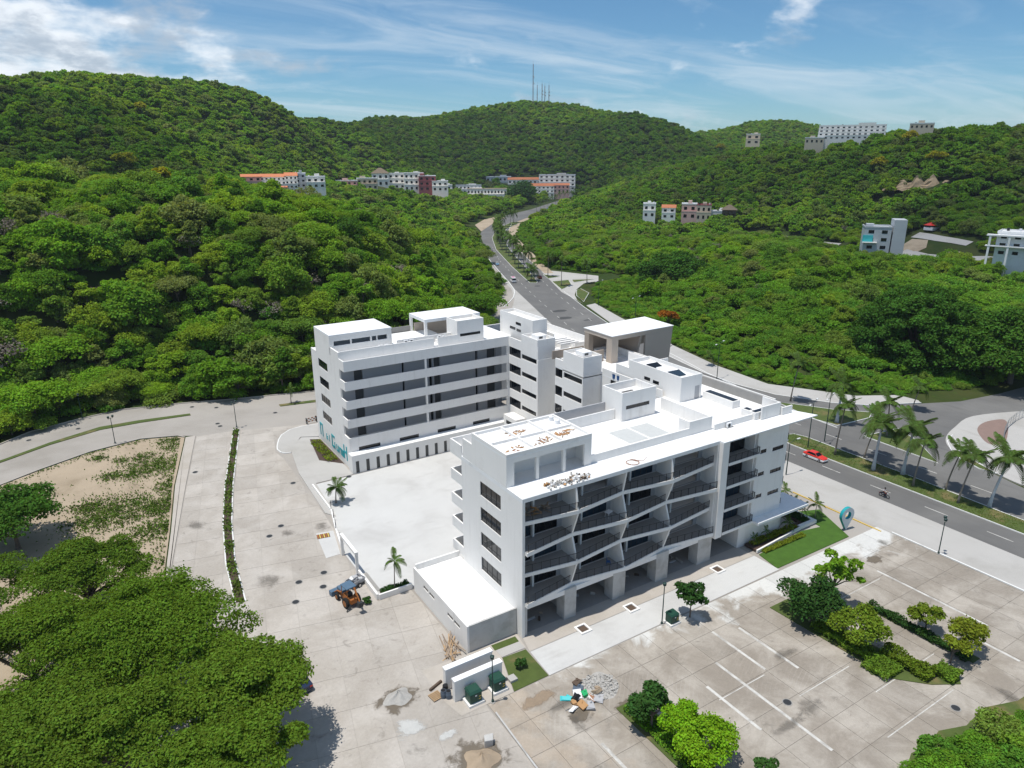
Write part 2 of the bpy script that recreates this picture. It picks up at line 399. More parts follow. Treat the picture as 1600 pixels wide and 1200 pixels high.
def pdist(x, y, P, closed=True):
    d = np.full(x.shape, 1e9)
    for i in range(0 if closed else 1, len(P)):
        ax, ay = P[i-1]; bx, by = P[i]; dx, dy = bx-ax, by-ay; L = dx*dx+dy*dy+1e-9
        s = np.clip(((x-ax)*dx+(y-ay)*dy)/L, 0, 1)
        d = np.minimum(d, np.hypot(x-ax-s*dx, y-ay-s*dy))
    return d
# ================================================================== terrain
AVL = [(106.5, -120), (106.7, 40), (106.9, 75), (107.5, 95), (110, 115), (115, 135), (121, 155), (130, 178), (140, 203), (159.8, 253), (175.6, 290), (189.5, 323), (207.3, 357), (252, 443), (296, 512), (347, 569), (417, 626), (540, 742)]
AVR = [(129.5, -120), (129.5, 80), (131, 100), (134, 111), (136, 122), (141, 139), (146, 160), (151, 180), (160.4, 205), (173, 235), (193, 278), (218.4, 334), (260.4, 422), (314, 500), (413, 597), (553, 730)]
SHOULDER = [(95, 166), (125, 214), (140, 234), (153, 252), (163, 272), (172, 296), (187, 325)]
LOUT = [(-120, 104), (-60, 140), (-16.6, 163), (-11.7, 167.8), (-2.7, 170.9), (5.1, 172.6), (17, 170), (29.5, 166.2), (46.6, 161.9), (75, 160)]
FLAT = LOUT + SHOULDER + AVL[12:] + [(556, 745)] + AVR[11:][::-1] + [(203, 290), (212, 268), (222, 258), (214, 246), (198, 242), (186, 232), (178, 222), (172, 213), (169.5, 210), (161.5, 185), (156, 167), (149.5, 148), (144, 125), (142.5, 107), (152, 91), (161, 84), (195, 75), (320, 62), (320, -150), (-120, -150)]
CTRL = []
def cp(px, py, D, tree=0.0):
    p = atD(px, py, D); CTRL.append((p.x, p.y, p.z-tree))
def cz(px, D, z):
    a = YAW+math.atan((px-800)/FPX); CTRL.append((D*math.sin(a), D*math.cos(a), z))
for px, py, D in [(-350, 262, 290), (0, 269, 290), (150, 267, 300), (280, 276, 310), (370, 290, 312), (450, 301, 312), (560, 308, 312), (650, 326, 315), (715, 352, 318)]: cp(px, py, D, 11)
for px, py, D in [(-350, 120, 560), (-100, 122, 570), (0, 125, 580), (60, 127, 585), (180, 118, 610), (240, 124, 640), (330, 142, 710), (400, 143, 770), (460, 167, 840), (520, 181, 900), (560, 184, 960)]: cp(px, py, D, 10)
for px, py, D in [(600, 178, 1000), (660, 183, 1000), (700, 179, 1040), (750, 166, 1070), (790, 158, 1090), (830, 154, 1100), (865, 157, 1090), (900, 166, 1060), (950, 181, 1020), (1000, 174, 1000), (1050, 188, 980), (1080, 205, 1000), (1110, 226, 1040)]: cp(px, py, D*1.14, 10)
for px, py, D in [(1140, 195, 1350), (1180, 187, 1400), (1250, 191, 1400), (1290, 207, 1300)]: cp(px, py, D, 10)
for px, py, D in [(1130, 236, 720), (1200, 226, 700), (1290, 219, 650), (1350, 210, 620), (1400, 203, 600), (1500, 196, 600), (1600, 203, 600), (1750, 200, 600), (2000, 190, 600), (1050, 252, 760)]: cp(px, py, D, 10)
for px, D, z in [(-350, 400, 36), (0, 400, 34), (200, 420, 32), (350, 430, 26), (390, 528, 29), (430, 535, 28), (480, 535, 27), (350, 520, 38), (530, 575, 25), (580, 620, 20), (540, 740, 17), (620, 760, 16), (690, 770, 14), (720, 860, 6), (800, 880, 5), (830, 900, 6), (900, 920, 6), (440, 660, 48), (520, 860, 45), (740, 740, 4), (860, 760, 3), (960, 900, 14), (250, 500, 60), (500, 470, 14), (620, 450, 8), (700, 420, 4),
                 (640, 960, 45), (800, 1080, 60), (980, 980, 38), (1000, 640, 8), (1080, 570, 2), (1200, 470, 1), (1300, 440, 1), (1400, 410, 0), (1500, 400, 1), (1600, 390, 1), (1800, 400, 3), (1450, 470, 22), (1550, 480, 28), (1350, 490, 18),
                 (1000, 300, 1), (1100, 300, 4), (1200, 290, 9), (1300, 290, 12), (1380, 260, 6), (1250, 350, 3), (1450, 260, 1), (1600, 250, 1), (1750, 240, 1), (1000, 420, 2), (1150, 380, 9), (1500, 310, 8),
                 (-350, 800, 30), (100, 900, 30), (400, 1000, 50), (600, 1500, 30), (830, 1600, 40), (1050, 1500, 40), (1200, 1900, 20), (1500, 1000, 20), (1900, 1000, 20), (-900, 300, 20), (-900, 800, 20), (2400, 500, 15)]: cz(px, D, z)
for x_, y_ in [(-150, -150), (100, -300), (400, -200), (-400, -100)]: CTRL.append((x_, y_, 0.0))
CT = np.array(CTRL)
def _phi(r): return np.sqrt(r*r+60.0**2)
_A = _phi(np.hypot(CT[:, None, 0]-CT[None, :, 0], CT[:, None, 1]-CT[None, :, 1]))+np.eye(len(CT))*(-6.0)
_n = len(CT)
_B = np.zeros((_n+1, _n+1)); _B[:_n, :_n] = _A; _B[:_n, _n] = 1; _B[_n, :_n] = 1
_W = np.linalg.solve(_B, np.append(CT[:, 2], 0))
rng = np.random.default_rng(7)
_ph = rng.uniform(0, 6.28, (14, 2)); _k = rng.normal(0, 1, (14, 2))*np.linspace(0.010, 0.05, 14)[:, None]; _am = np.linspace(2.2, 0.5, 14)
def height(x, y):
    x = np.asarray(x, float); y = np.asarray(y, float); sh = x.shape; x = x.ravel(); y = y.ravel()
    h = np.full(x.shape, _W[_n])
    for i in range(_n): h += _W[i]*_phi(np.hypot(x-CT[i, 0], y-CT[i, 1]))
    for i in range(14): h += _am[i]*np.sin(_k[i, 0]*x+_k[i, 1]*y+_ph[i, 0])*0.6
    dd = pdist(x, y, FLAT); ins = inpoly(x, y, FLAT)
    s = np.clip((dd-11)/46.0, 0, 1); s = s*s*(3-2*s); s = np.where(ins, 0, s)
    far = np.clip((np.hypot(x, y)-2600)/1500, 0, 1)
    h = np.clip(h, -1, None)*s*(1-far) + 1.5*np.clip((dd-11)/12, 0, 1)*(~ins)*(1-far)
    return (h-0.06).reshape(sh)
def axis(a, b, step, ext):
    c = list(np.arange(a, b+1, step)); e = []
    q = step
    while q < ext: e.append(q); q *= 1.5
    return np.array([a-k for k in e[::-1]]+c+[b+k for k in e])
gx = axis(-500, 1250, 10.0, 3000); gy = axis(-60, 1500, 10.0, 3000)
GX, GY = np.meshgrid(gx, gy)
GZ = height(GX, GY)
nv = GX.size; w_ = len(gx); h_ = len(gy)
idx = np.arange(nv).reshape(h_, w_)
quads = np.stack([idx[:-1, :-1], idx[:-1, 1:], idx[1:, 1:], idx[1:, :-1]], -1).reshape(-1, 4)
def np_mesh(name, verts, quads, m, smooth=False):
    me = bpy.data.meshes.new(name); k = quads.shape[1]
    me.vertices.add(len(verts)); me.vertices.foreach_set('co', np.asarray(verts, np.float32).ravel())
    me.loops.add(quads.size); me.loops.foreach_set('vertex_index', quads.astype(np.int32).ravel())
    me.polygons.add(len(quads)); me.polygons.foreach_set('loop_start', np.arange(0, quads.size, k, dtype=np.int32))
    me.polygons.foreach_set('loop_total', np.full(len(quads), k, np.int32))
    if smooth: me.polygons.foreach_set('use_smooth', np.ones(len(quads), bool))
    for q in (m if isinstance(m, (list, tuple)) else [m]): me.materials.append(M[q])
    me.update(calc_edges=True); return me
terr = bpy.data.objects.new('terrain', np_mesh('terrain', np.stack([GX, GY, GZ], -1).reshape(-1, 3), quads, 'earth', True)); C.objects.link(terr); tag(terr, kind='structure')
def gz(x, y): return float(height(np.array([x]), np.array([y]))[0])

# ================================================================== streets and pavements
P2 = lambda *a: [tuple(at(*q)[:2]) for q in a]
STREET = LOUT[1:] + SHOULDER + AVL[:12][::-1][:-1] + [(106.5, -60), (-8, -60), (-5, 20), (0, 60), (3, 85), (6.1, 99.7), (8.5, 110.6), (11.3, 123.4), (16.7, 147.2), (13.7, 149.1), (7.1, 151.3), (-1.8, 149.3), (-9.9, 144.9), (-14.9, 141.6), (-60, 112)]
street = sheet('street', STREET, 0.0, 'street_concrete')
LOTP = [(13.5, 148.6), (14.7, 147.2), (9.6, 124.4), (6.8, 108.2), (5.0, 98.7), (2, 80), (-1, 58), (-70, 60), (-110, 100), (-60, 111), (-14.9, 141.2), (-9.9, 144.4), (-1.8, 148.8), (7.1, 150.8)]
sheet('vacant_lot', LOTP, 0.05, 'sand')
sheet('shaded_dirt', [(2.2, 80), (-0.8, 58), (-6, 16), (-60, 10), (-110, 60), (-60, 92), (-28, 84), (-12, 80)], 0.06, 'litter')
sheet('lot_sidewalk', [(14.9, 147.2), (16.7, 147.0), (11.3, 123.4), (8.5, 110.6), (6.1, 99.7), (3, 85), (0.5, 62), (-0.8, 62), (2.2, 80), (5.2, 98.7), (7.0, 108.2), (9.8, 124.4)], 0.12, 'walk_concrete', 0.2)
avenue = sheet('avenue', AVL+[(553, 730)]+AVR[::-1], 0.012, 'asphalt')
sheet('slip_road', [(128.9, 40), (128.9, 80), (130.4, 100), (133.6, 111), (135.6, 122), (135.2, 111.5), (136.5, 100.8), (142.3, 90), (148, 84.3), (159, 79), (168, 75), (181, 73), (330, 62), (330, 45), (174, 62), (165, 66), (158, 68), (149.5, 66.8), (141, 63), (134, 55), (131, 46), (130, 40)], 0.020, 'asphalt')
sheet('pale_forecourt', [(98, -60), (98, 50), (97, 66), (97, 128), (113, 128), (110, 115), (107.5, 95), (106.9, 75), (106.7, 40), (106.5, -60)], 0.008, 'pale_concrete')
sheet('road_shoulder', [(104, 140), (112, 128), (115, 135), (121, 155), (130, 178), (140, 203), (159.8, 253), (172, 282), (166, 272), (158, 252), (147, 232), (137, 218), (126, 200), (112, 172)], 0.008, 'pale_concrete')
sheet('side_road', P2((846, 424), (862, 423), (877, 424.5), (935, 431), (935, 439), (912, 443), (901, 452), (898, 461), (902, 469), (912, 475), (877, 456)), 0.016, 'pale_concrete')
far_walk = [(139.6, 142), (135.4, 123), (134.6, 111.5), (136.2, 100.8), (142.0, 90.3), (148, 84.6), (159.3, 79.4), (160.3, 80.4), (160.1, 85), (151.3, 90), (141.5, 107), (143.1, 125), (148.5, 147)]
sheet('far_sidewalk', far_walk, 0.14, 'pale_concrete', 0.2)
sheet('far_sidewalk_stretch', [(140, 142.5), (148.9, 147.5), (155, 166), (160, 184), (168, 208), (163, 207), (152.5, 181), (147.5, 160.5)], 0.14, 'pale_concrete', 0.2)
sheet('corner_plaza', smooth(P2((1483, 700), (1478, 684), (1492, 668), (1520, 651), (1600, 643), (1680, 640), (1680, 790), (1600, 760), (1560, 742), (1510, 714))), 0.14, 'pale_concrete', 0.2)
sheet('brick_plaza', smooth(P2((1527, 674), (1532, 664), (1548, 658), (1570, 657), (1575, 672), (1570, 692), (1552, 696), (1538, 690))), 0.145, 'red_brick_pave')
COURT = [(29.4, 112), (29.4, 101), (28, 94.7), (26.9, 87.6), (27.0, 75.1), (31.7, 75.1), (38.1, 75.8), (84, 75.8), (84, 112.4)]
sheet('courtyard', COURT, 0.03, 'new_concrete')
sheet('front_pavement', [(37.25, 51.85), (37.6, 56.2), (75.5, 56.2), (75.6, 52.0)], 0.05, 'new_concrete')
sheet('front_walkway', [(37.6, 56.25), (38.2, 58.6), (38.2, 59.2), (75.4, 59.2), (75.4, 56.25)], 0.055, 'walk_concrete')
sheet('shop_floor', [(38.3, 59.2), (38.3, 72.4), (83.0, 72.4), (83.0, 59.2)], 0.058, 'grey_concrete')
sheet('side_walk_strip', [(29.5, 99), (30.5, 112.3), (37.2, 112.3), (37.4, 133), (34.5, 134.5), (31.0, 130), (29.2, 118), (28.4, 101)], 0.12, 'pale_concrete', 0.2)
bulb = [(39.7, 140.1), (36.5, 140.6), (33.7, 140.0), (31.5, 138), (30.3, 135.7), (29.2, 132.6), (28.8, 130.9), (29.0, 129.2), (29.6, 128.3), (30.6, 128.0), (34.4, 134.8), (37.6, 133.2), (40, 136)]
sheet('corner_pavement', bulb, 0.14, 'pale_concrete', 0.2)
sheet('wall_apron', [(25.8, 54.6), (25.8, 60.0), (31.4, 59.7), (38, 59.7), (37.6, 57.0), (34.4, 57.2), (32.6, 51.8), (26.4, 51.8)], 0.045, 'walk_concrete')

# parking lot: one weathered slab per bay, joints sunk between them
def weathered(name, c1, c2, wash):
    m = bpy.data.materials.new(name); m.use_nodes = True; MATS[name] = m
    t = NT(m.node_tree); b = t.n['Principled BSDF']; b.inputs['Roughness'].default_value = 0.85; b.inputs['Specular IOR Level'].default_value = 0.2
    v = t.n.new('ShaderNodeNewGeometry').outputs['Position']; oi = t.n.new('ShaderNodeObjectInfo')
    n1 = t.noise(v, 0.16, 8, 0.65, 0.5); c = t.mix(t.ramp(n1, 0.36, 0.68), c1, c2)
    n2 = t.noise(v, 0.55, 6, 0.7, 0.8); c = t.mix(t.math('MULTIPLY', t.ramp(n2, 0.56, 0.74), 0.6), c, (0.165, 0.15, 0.13))
    # scuffs of turning tyres
    wv = t.n.new('ShaderNodeTexWave'); wv.wave_type = 'RINGS'; wv.rings_direction = 'Z'; wv.inputs['Scale'].default_value = 0.7; wv.inputs['Distortion'].default_value = 5.0; wv.inputs['Detail'].default_value = 5; wv.inputs['Detail Scale'].default_value = 0.4
    t.l.new(t.vmath('SUBTRACT', v, (66, 22, 0)), wv.inputs['Vector'])
    sc = t.math('MULTIPLY', t.ramp(wv.outputs['Fac'], 0.80, 0.98), t.ramp(t.noise(v, 0.12, 3), 0.45, 0.65)); c = t.mix(t.math('MULTIPLY', sc, 0.16), c, (0.46, 0.43, 0.39))
    if wash:     # cement wash left by the building works along the pavement
        x_, y_, z_ = t.xyz(v)
        wm = t.math('ADD', t.noise(v, 0.22, 7, 0.65, 0.6), t.math('MULTIPLY', t.math('SUBTRACT', y_, 47.5), 0.055))
        side = t.math('MULTIPLY', t.math('MULTIPLY', t.math('SUBTRACT', x_, 46.0), 0.03), 1.0, clamp=True)
        c = t.mix(t.math('MULTIPLY', t.ramp(t.math('ADD', wm, t.math('SUBTRACT', t.math('MULTIPLY', side, 0.25), 0.14)), 0.56, 0.74), 0.85), c, (0.62, 0.62, 0.60))
        dm = t.math('ADD', t.noise(v, 0.3, 5, 0.6), t.math('MULTIPLY', t.math('SUBTRACT', 38.0, x_), 0.03))
        c = t.mix(t.math('MULTIPLY', t.ramp(dm, 0.55, 0.8), 0.5), c, (0.42, 0.34, 0.26))
    k = t.math('ADD', 0.94, t.math('MULTIPLY', oi.outputs['Random'], 0.12)); n3 = t.noise(v, 3.0, 5, 0.7)
    k = t.math('MULTIPLY', k, t.math('ADD', 0.82, t.math('MULTIPLY', n3, 0.36)))
    mm = t.mix(1.0, c, t.comb(k, k, k), 'MULTIPLY'); t.l.new(mm, b.inputs['Base Color'])
weathered('lot_concrete', (0.27, 0.236, 0.197), (0.425, 0.385, 0.335), True)
weathered('lane_concrete', (0.375, 0.34, 0.30), (0.46, 0.425, 0.385), False)
LOT = [(29.4, -12), (29.4, 51.75), (97.8, 51.75), (97.8, -12)]
lot = sheet('parking_lot', LOT, 0.016, 'joint_dark')
lxs = [29.4, 32.0, 35.7, 39.4, 43.1, 46.8]+[50.5+3.63*i for i in range(14)]+[97.8]
lys = [-12, -8, -4, 0, 4, 8]+[11.5+4.02*i for i in range(10)]+[51.75]
rnd = random.Random(3)
for i in range(len(lxs)-1):
    for j in range(len(lys)-1):
        if lxs[i+1] > 60 and lys[j+1] < 10: continue
        g = 0.022
        MB().box(lxs[i]+g, lxs[i+1]-g, lys[j]+g, lys[j+1]-g, 0.018, 0.045+rnd.uniform(0, 0.006)).build('concrete_slab', 'lot_concrete', lot)
def ribbon(name, pts, wid, z, m, parent=None, h=0.003):
    for a, b in zip(pts[:-1], pts[1:]):
        a = Vector((*a, 0)); b = Vector((*b, 0)); n = (b-a).normalized(); s = Vector((-n.y, n.x, 0))*wid/2
        o = MB().prism([(q.x, q.y) for q in (a-s, b-s, b+s, a+s)], z-h, z).build(name, m, parent)
for x_, y0, y1 in [(54.05, 43.6, 29.1), (50.4, 41.5, 34.4), (57.8, 47.6, 39.9), (61.05, 46.4, 38.1), (86.5, 44.7, 30.7), (82.8, 31.2, 25.6), (36.1, 41.5, 35)]:
    ribbon('parking_line', [(x_, y0), (x_, y1)], 0.34, 0.058, 'road_paint', lot, 0.004)
# faint bay dividers running the other way
for y_, x0, x1 in [(35.3, 57.5, 66), (31.4, 64.8, 76), (39.4, 50, 57), (43.4, 75.5, 85), (27.2, 60, 72)]:
    ribbon('bay_divider', [(x0, y_), (x1, y_)], 0.10, 0.057, 'road_paint', lot, 0.004)
# slabs of the concrete lanes, running with the street
ld = Vector((0.205, 0.979)); ls = Vector((0.979, -0.205)); lo = Vector((18.0, 118.0))
LANEP = [(24.4, 145.5), (39.0, 141.0), (33.5, 140.6), (29.6, 136), (28.2, 130), (28.7, 126), (28.2, 101), (27.9, 94.6), (26.7, 87.6), (26.6, 74.6), (31.2, 74.6), (31.2, 60.1), (29.2, 51.5), (29.2, 20), (4.5, 20), (9, 70), (11.4, 86), (12.4, 94.3), (14.5, 105), (18.9, 120)]
lp = [((Vector(p)-lo).dot(ls), (Vector(p)-lo).dot(ld)) for p in LANEP]
LANE2 = [(16.9, 146.6), (23.7, 145.8), (16.8, 119.7), (13.8, 105.9), (11.9, 94.3), (11.1, 84), (8.5, 68), (4, 20), (-4, 20), (0.7, 60), (3.2, 85), (6.3, 99.7), (8.7, 110.6), (11.5, 123.4)]
lp2 = [((Vector(p)-lo).dot(ls), (Vector(p)-lo).dot(ld)) for p in LANE2]
for pl, us in ((lp, np.arange(-8, 36, 3.75)+0.6), (lp2, np.arange(-20, 8, 3.75))):
    for u in us:
        for vv in np.arange(-105, 36, 5.2):
            q = clip_poly(pl, u+0.02, u+3.73, vv+0.02, vv+5.18)
            if len(q) < 3 or abs(parea(q)) < 1.0: continue
            MB().prism([tuple(lo+ls*a+ld*b) for a, b in q], 0.002, 0.02+rnd.uniform(0, 0.004)).build('concrete_slab', 'lane_concrete', street)
# planted strip between the lanes
PL = [(23.9, 146.3), (17.0, 119.7), (14.0, 105.9), (12.1, 94.3), (11.2, 84)]; PR = [(25.0, 146.0), (18.3, 119.6), (15.2, 105.5), (13.3, 94.0), (12.4, 83.6)]
sheet('planted_strip', PL+PR[::-1], 0.13, 'soil', 0.2)
def kerb(name, pts, w=0.18, h=0.15, m='kerb_paint'):
    rows = [[], []]
    b = MB(); n = len(pts); V = [Vector((*p[:2], 0)) for p in pts]; prof = []
    for i, p in enumerate(V):
        d_ = (V[min(i+1, n-1)]-V[max(i-1, 0)]).normalized(); s = Vector((-d_.y, d_.x, 0))*w/2
        prof.append([p+s, p+s+Vector((0, 0, h)), p-s+Vector((0, 0, h)), p-s])
    b.grid(prof); b.poly(prof[0][::-1]); b.poly(prof[-1])
    o = b.build(name, m); o['kind'] = 'structure'; return o
kerb('kerb', PL); kerb('kerb', PR); kerb('kerb', [(98, -12), (98, 49.5)], 0.25, 0.16)
kerb('kerb', [(96.9, 50.5), (96.9, 66)], 0.2, 0.14, 'yellow_paint')
kerb('kerb', bulb[:10], 0.2, 0.16)
kerb('kerb', [p for p in STREET[29:]][:0] or [(-60, 112), (-14.9, 141.6), (-9.9, 144.9), (-1.8, 149.3), (7.1, 151.3), (13.7, 149.1), (14.8, 147.4)], 0.2, 0.15, 'walk_concrete')
kerb('kerb', LOUT[1:], 0.25, 0.2, 'walk_concrete')
def island(name, pts, m='dry_lawn', k=True):
    sheet(name, pts, 0.13, m, 0.16)
    if k: kerb('kerb', pts+[pts[0]], 0.16, 0.155)
MED = [(113.9, -60), (113.9, 79.5), (114.5, 82), (116.5, 83.3), (119.0, 82.6), (119.8, 80), (119.4, 58), (118.6, 44), (118.2, -60)]
island('median_grass', MED)
MFAR = [(172.6, 260), (191, 303.8), (219.4, 366.8), (248.7, 420.8), (282, 471), (323, 514), (330, 510), (288, 466), (256, 418), (230, 370), (211, 331), (194.5, 296), (176.5, 259.5), (174.5, 257.5)]
island('median_grass', MFAR)
sheet('median_grass', [(-15.4, 152.8), (-8.3, 157.4), (0.6, 161.2), (8.1, 161.3), (17.9, 160.4), (17.9, 161.6), (8.1, 163), (0.6, 163.1), (-8.3, 158.8), (-15.4, 154.0), (-40, 140), (-40, 138.6)], 0.12, 'dry_lawn', 0.2)
sheet('median_grass', [(36.0, 155.6), (44.5, 154.0), (60, 152), (60, 153.4), (44.5, 155.6), (36, 157)], 0.12, 'dry_lawn', 0.2)
island('island_grass', [(129.8, 85.9), (130.6, 80.7), (140.4, 79.8), (144.0, 81.5), (138.5, 87.4), (134.3, 94.2), (132.2, 97)])
island('island_grass', [(129.8, 74.3), (129.0, 59.2), (136.2, 67.0), (139.6, 73.0)])
island('island_grass', P2((1480, 690), (1488, 680), (1494, 690), (1506, 712), (1558, 741), (1530, 733), (1500, 717), (1485, 702)))
z7 = lambda *a: P2(*[(740+q[0]/7.27, 370+q[1]/7.27) for q in a])
island('island_grass', z7((790, 430), (980, 455), (845, 474)))
island('island_grass', z7((890, 510), (1080, 492), (1110, 545), (1000, 600)))
island('island_grass', z7((1115, 490), (1370, 485), (1140, 520)))
island('island_grass', z7((1170, 610), (1215, 590), (1310, 640), (1250, 740), (1170, 670)))
kerb('kerb', AVR[1:10], 0.2, 0.16); kerb('kerb', [(204, 303), (218.4, 334), (260.4, 422), (314, 500)], 0.2, 0.16)
kerb('kerb', P2((787, 480), (797, 471), (802, 465), (804, 458), (803, 452), (795, 441), (785, 430), (772, 415), (763, 404), (757, 390)), 0.3, 0.18)
kerb('kerb', [(139.8, 142), (135.6, 123), (134.8, 111.5), (136.4, 100.8), (142.2, 90.2), (148, 84.5), (159.3, 79.2)], 0.2, 0.17)
# lane dashes on the avenue
for x_, ys in ((110.4, np.arange(-8, 96, 9.3)), (124.6, np.arange(-8, 96, 9.3))):
    for y_ in ys: ribbon('lane_dash', [(x_, y_), (x_, y_+3.6)], 0.16, 0.018, 'road_paint', avenue, 0.004)
for k in range(26):
    s = 150+k*9.0
    yl = s; xl = np.interp(yl, [p[1] for p in AVL], [p[0] for p in AVL]); xr = np.interp(yl, [p[1] for p in AVR], [p[0] for p in AVR])
    xl2 = np.interp(yl+3.4, [p[1] for p in AVL], [p[0] for p in AVL]); xr2 = np.interp(yl+3.4, [p[1] for p in AVR], [p[0] for p in AVR])
    for q in (0.26, 0.78): ribbon('lane_dash', [(xl+(xr-xl)*q, yl), (xl2+(xr2-xl2)*q, yl+3.4)], 0.18, 0.018, 'road_paint', avenue, 0.004)
# dark repair patches on the avenue
for px, py, a, b in ((874, 486, 3.2, 1.2), (883, 497, 3.0, 1.3), (918, 500, 2.0, 0.5), (840, 447, 1.5, 0.8)):
    p = at(px, py); pts = [(p.x+a*math.cos(q)*rnd.uniform(.8, 1.1), p.y+b*1.6*math.sin(q)*rnd.uniform(.8, 1.1)) for q in np.linspace(0, 6.28, 11)[:-1]]
    MB().prism(pts, 0.0125, 0.017).build('asphalt_patch', 'patch_asphalt', avenue)
# ================================================================== the white apartment building

bld = empty('apartment_building', (38.15, 58.68, 0), 0, 'large white U-shaped apartment building with flat roofs, courtyard and folded balcony front', 'building')
bld.location = (0, 0, 0)
def wall(name, axis, plane, thick, u0, u1, z0, z1, holes=(), m='white_paint', parent=bld):
    b = MB(); zs = sorted({z0, z1, *[max(z0, min(z1, h[2])) for h in holes], *[max(z0, min(z1, h[3])) for h in holes]})
    for a, c in zip(zs[:-1], zs[1:]):
        if c-a < 1e-4: continue
        mid = (a+c)/2; cuts = sorted([(h[0], h[1]) for h in holes if h[2] < mid < h[3]]); u = u0
        spans = []
        for h0, h1 in cuts:
            if h0 > u: spans.append((u, h0))
            u = max(u, h1)
        if u < u1: spans.append((u, u1))
        for s0, s1 in spans:
            if axis == 'y': b.box(s0, s1, plane, plane+thick, a, c)
            else: b.box(plane, plane+thick, s0, s1, a, c)
    return b.build(name, m, parent)
def window(axis, plane, u0, u1, z0, z1, nv=3, nh=1, parent=bld, fw=0.06, glass='glass', depth=0.08, m='dark_frame', name='window'):
    b = MB()
    def bar(a0, a1, c0, c1):
        if axis == 'y': b.box(a0, a1, plane, plane+depth, c0, c1)
        else: b.box(plane, plane+depth, a0, a1, c0, c1)
    bar(u0, u1, z0, z0+fw); bar(u0, u1, z1-fw, z1); bar(u0, u0+fw, z0+fw, z1-fw); bar(u1-fw, u1, z0+fw, z1-fw)
    us = [u0+(u1-u0)*i/nv for i in range(nv+1)]; hs = [z0+(z1-z0)*i/nh for i in range(nh+1)] if not hasattr(nh, '__len__') else [z0]+[z0+(z1-z0)*q for q in nh]+[z1]
    for q in us[1:-1]: bar(q-fw/2, q+fw/2, z0+fw, z1-fw)
    for q in hs[1:-1]: bar(u0+fw, u1-fw, q-fw/2, q+fw/2)
    w = b.build(name, m, parent)
    for i in range(len(us)-1):
        for j in range(len(hs)-1):
            p = MB(); e = fw/2
            if axis == 'y': p.box(us[i]+e, us[i+1]-e, plane+depth*.4, plane+depth*.7, hs[j]+e, hs[j+1]-e)
            else: p.box(plane+depth*.4, plane+depth*.7, us[i]+e, us[i+1]-e, hs[j]+e, hs[j+1]-e)
            p.build('pane', glass, w)
    return w
def railing(pts, h=1.0, parent=bld, m='dark_metal', step=0.13, post=1.15):
    b = MB()
    for a, c in zip(pts[:-1], pts[1:]):
        a = Vector(a); c = Vector(c); L = (c-a).length; d_ = (c-a)/L; s = Vector((-d_.y, d_.x, 0))
        def bar(p, q, w, z0, z1):
            b.hexa([p-s*w+Vector((0, 0, z0)), q-s*w+Vector((0, 0, z0)), q+s*w+Vector((0, 0, z0)), p+s*w+Vector((0, 0, z0)), p-s*w+Vector((0, 0, z1)), q-s*w+Vector((0, 0, z1)), q+s*w+Vector((0, 0, z1)), p+s*w+Vector((0, 0, z1))])
        bar(a, c, 0.025, h-0.05, h); bar(a, c, 0.015, 0.08, 0.12)
        k = max(1, int(L/step))
        for i in range(k):
            p = a+d_*(L*(i+0.5)/k); bar(p-d_*0.008, p+d_*0.008, 0.008, 0.12, h-0.05)
        k = max(1, round(L/post))
        for i in range(k+1):
            p = a+d_*(L*i/k); bar(p-d_*0.028, p+d_*0.028, 0.028, 0.0, h+0.04)
    return b.build('railing', m, parent)

# ---- front block
XL, XR, YF, YB_ = 38.15, 69.1, 58.68, 72.8
NX = [38.5, 45.55, 53.13, 60.6, 68.95]
LV = {1: 4.5, 2: 8.0, 3: 11.25, 4: 14.65}
def edge(j, k): return YF-0.5*(1 if (j+k) % 2 else -1)
SW = [(63.3, 68.1, z, z+1.9) for z in (4.25, 7.7, 11.15, 14.6)]
wall('side_wall', 'x', XL, 0.35, YF, YB_, 0, 17.548, SW)
for h in SW: window('x', XL+0.10, h[0], h[1], h[2], h[3], 4, [0.3])
box('interior_core', XL+0.6, XR-0.4, 66.5, 66.7, 4.7, 17.3, 'interior_dark', bld)  # dark colour stands in for the unlit depth of the open shells
wall('rear_wall', 'y', YB_-0.3, 0.3, XL+0.35, XR, 0, 17.548, [(40+4*i, 42+4*i, z, z+2.2) for i in range(7) for z in (4.7, 8.2, 11.5, 14.9)])
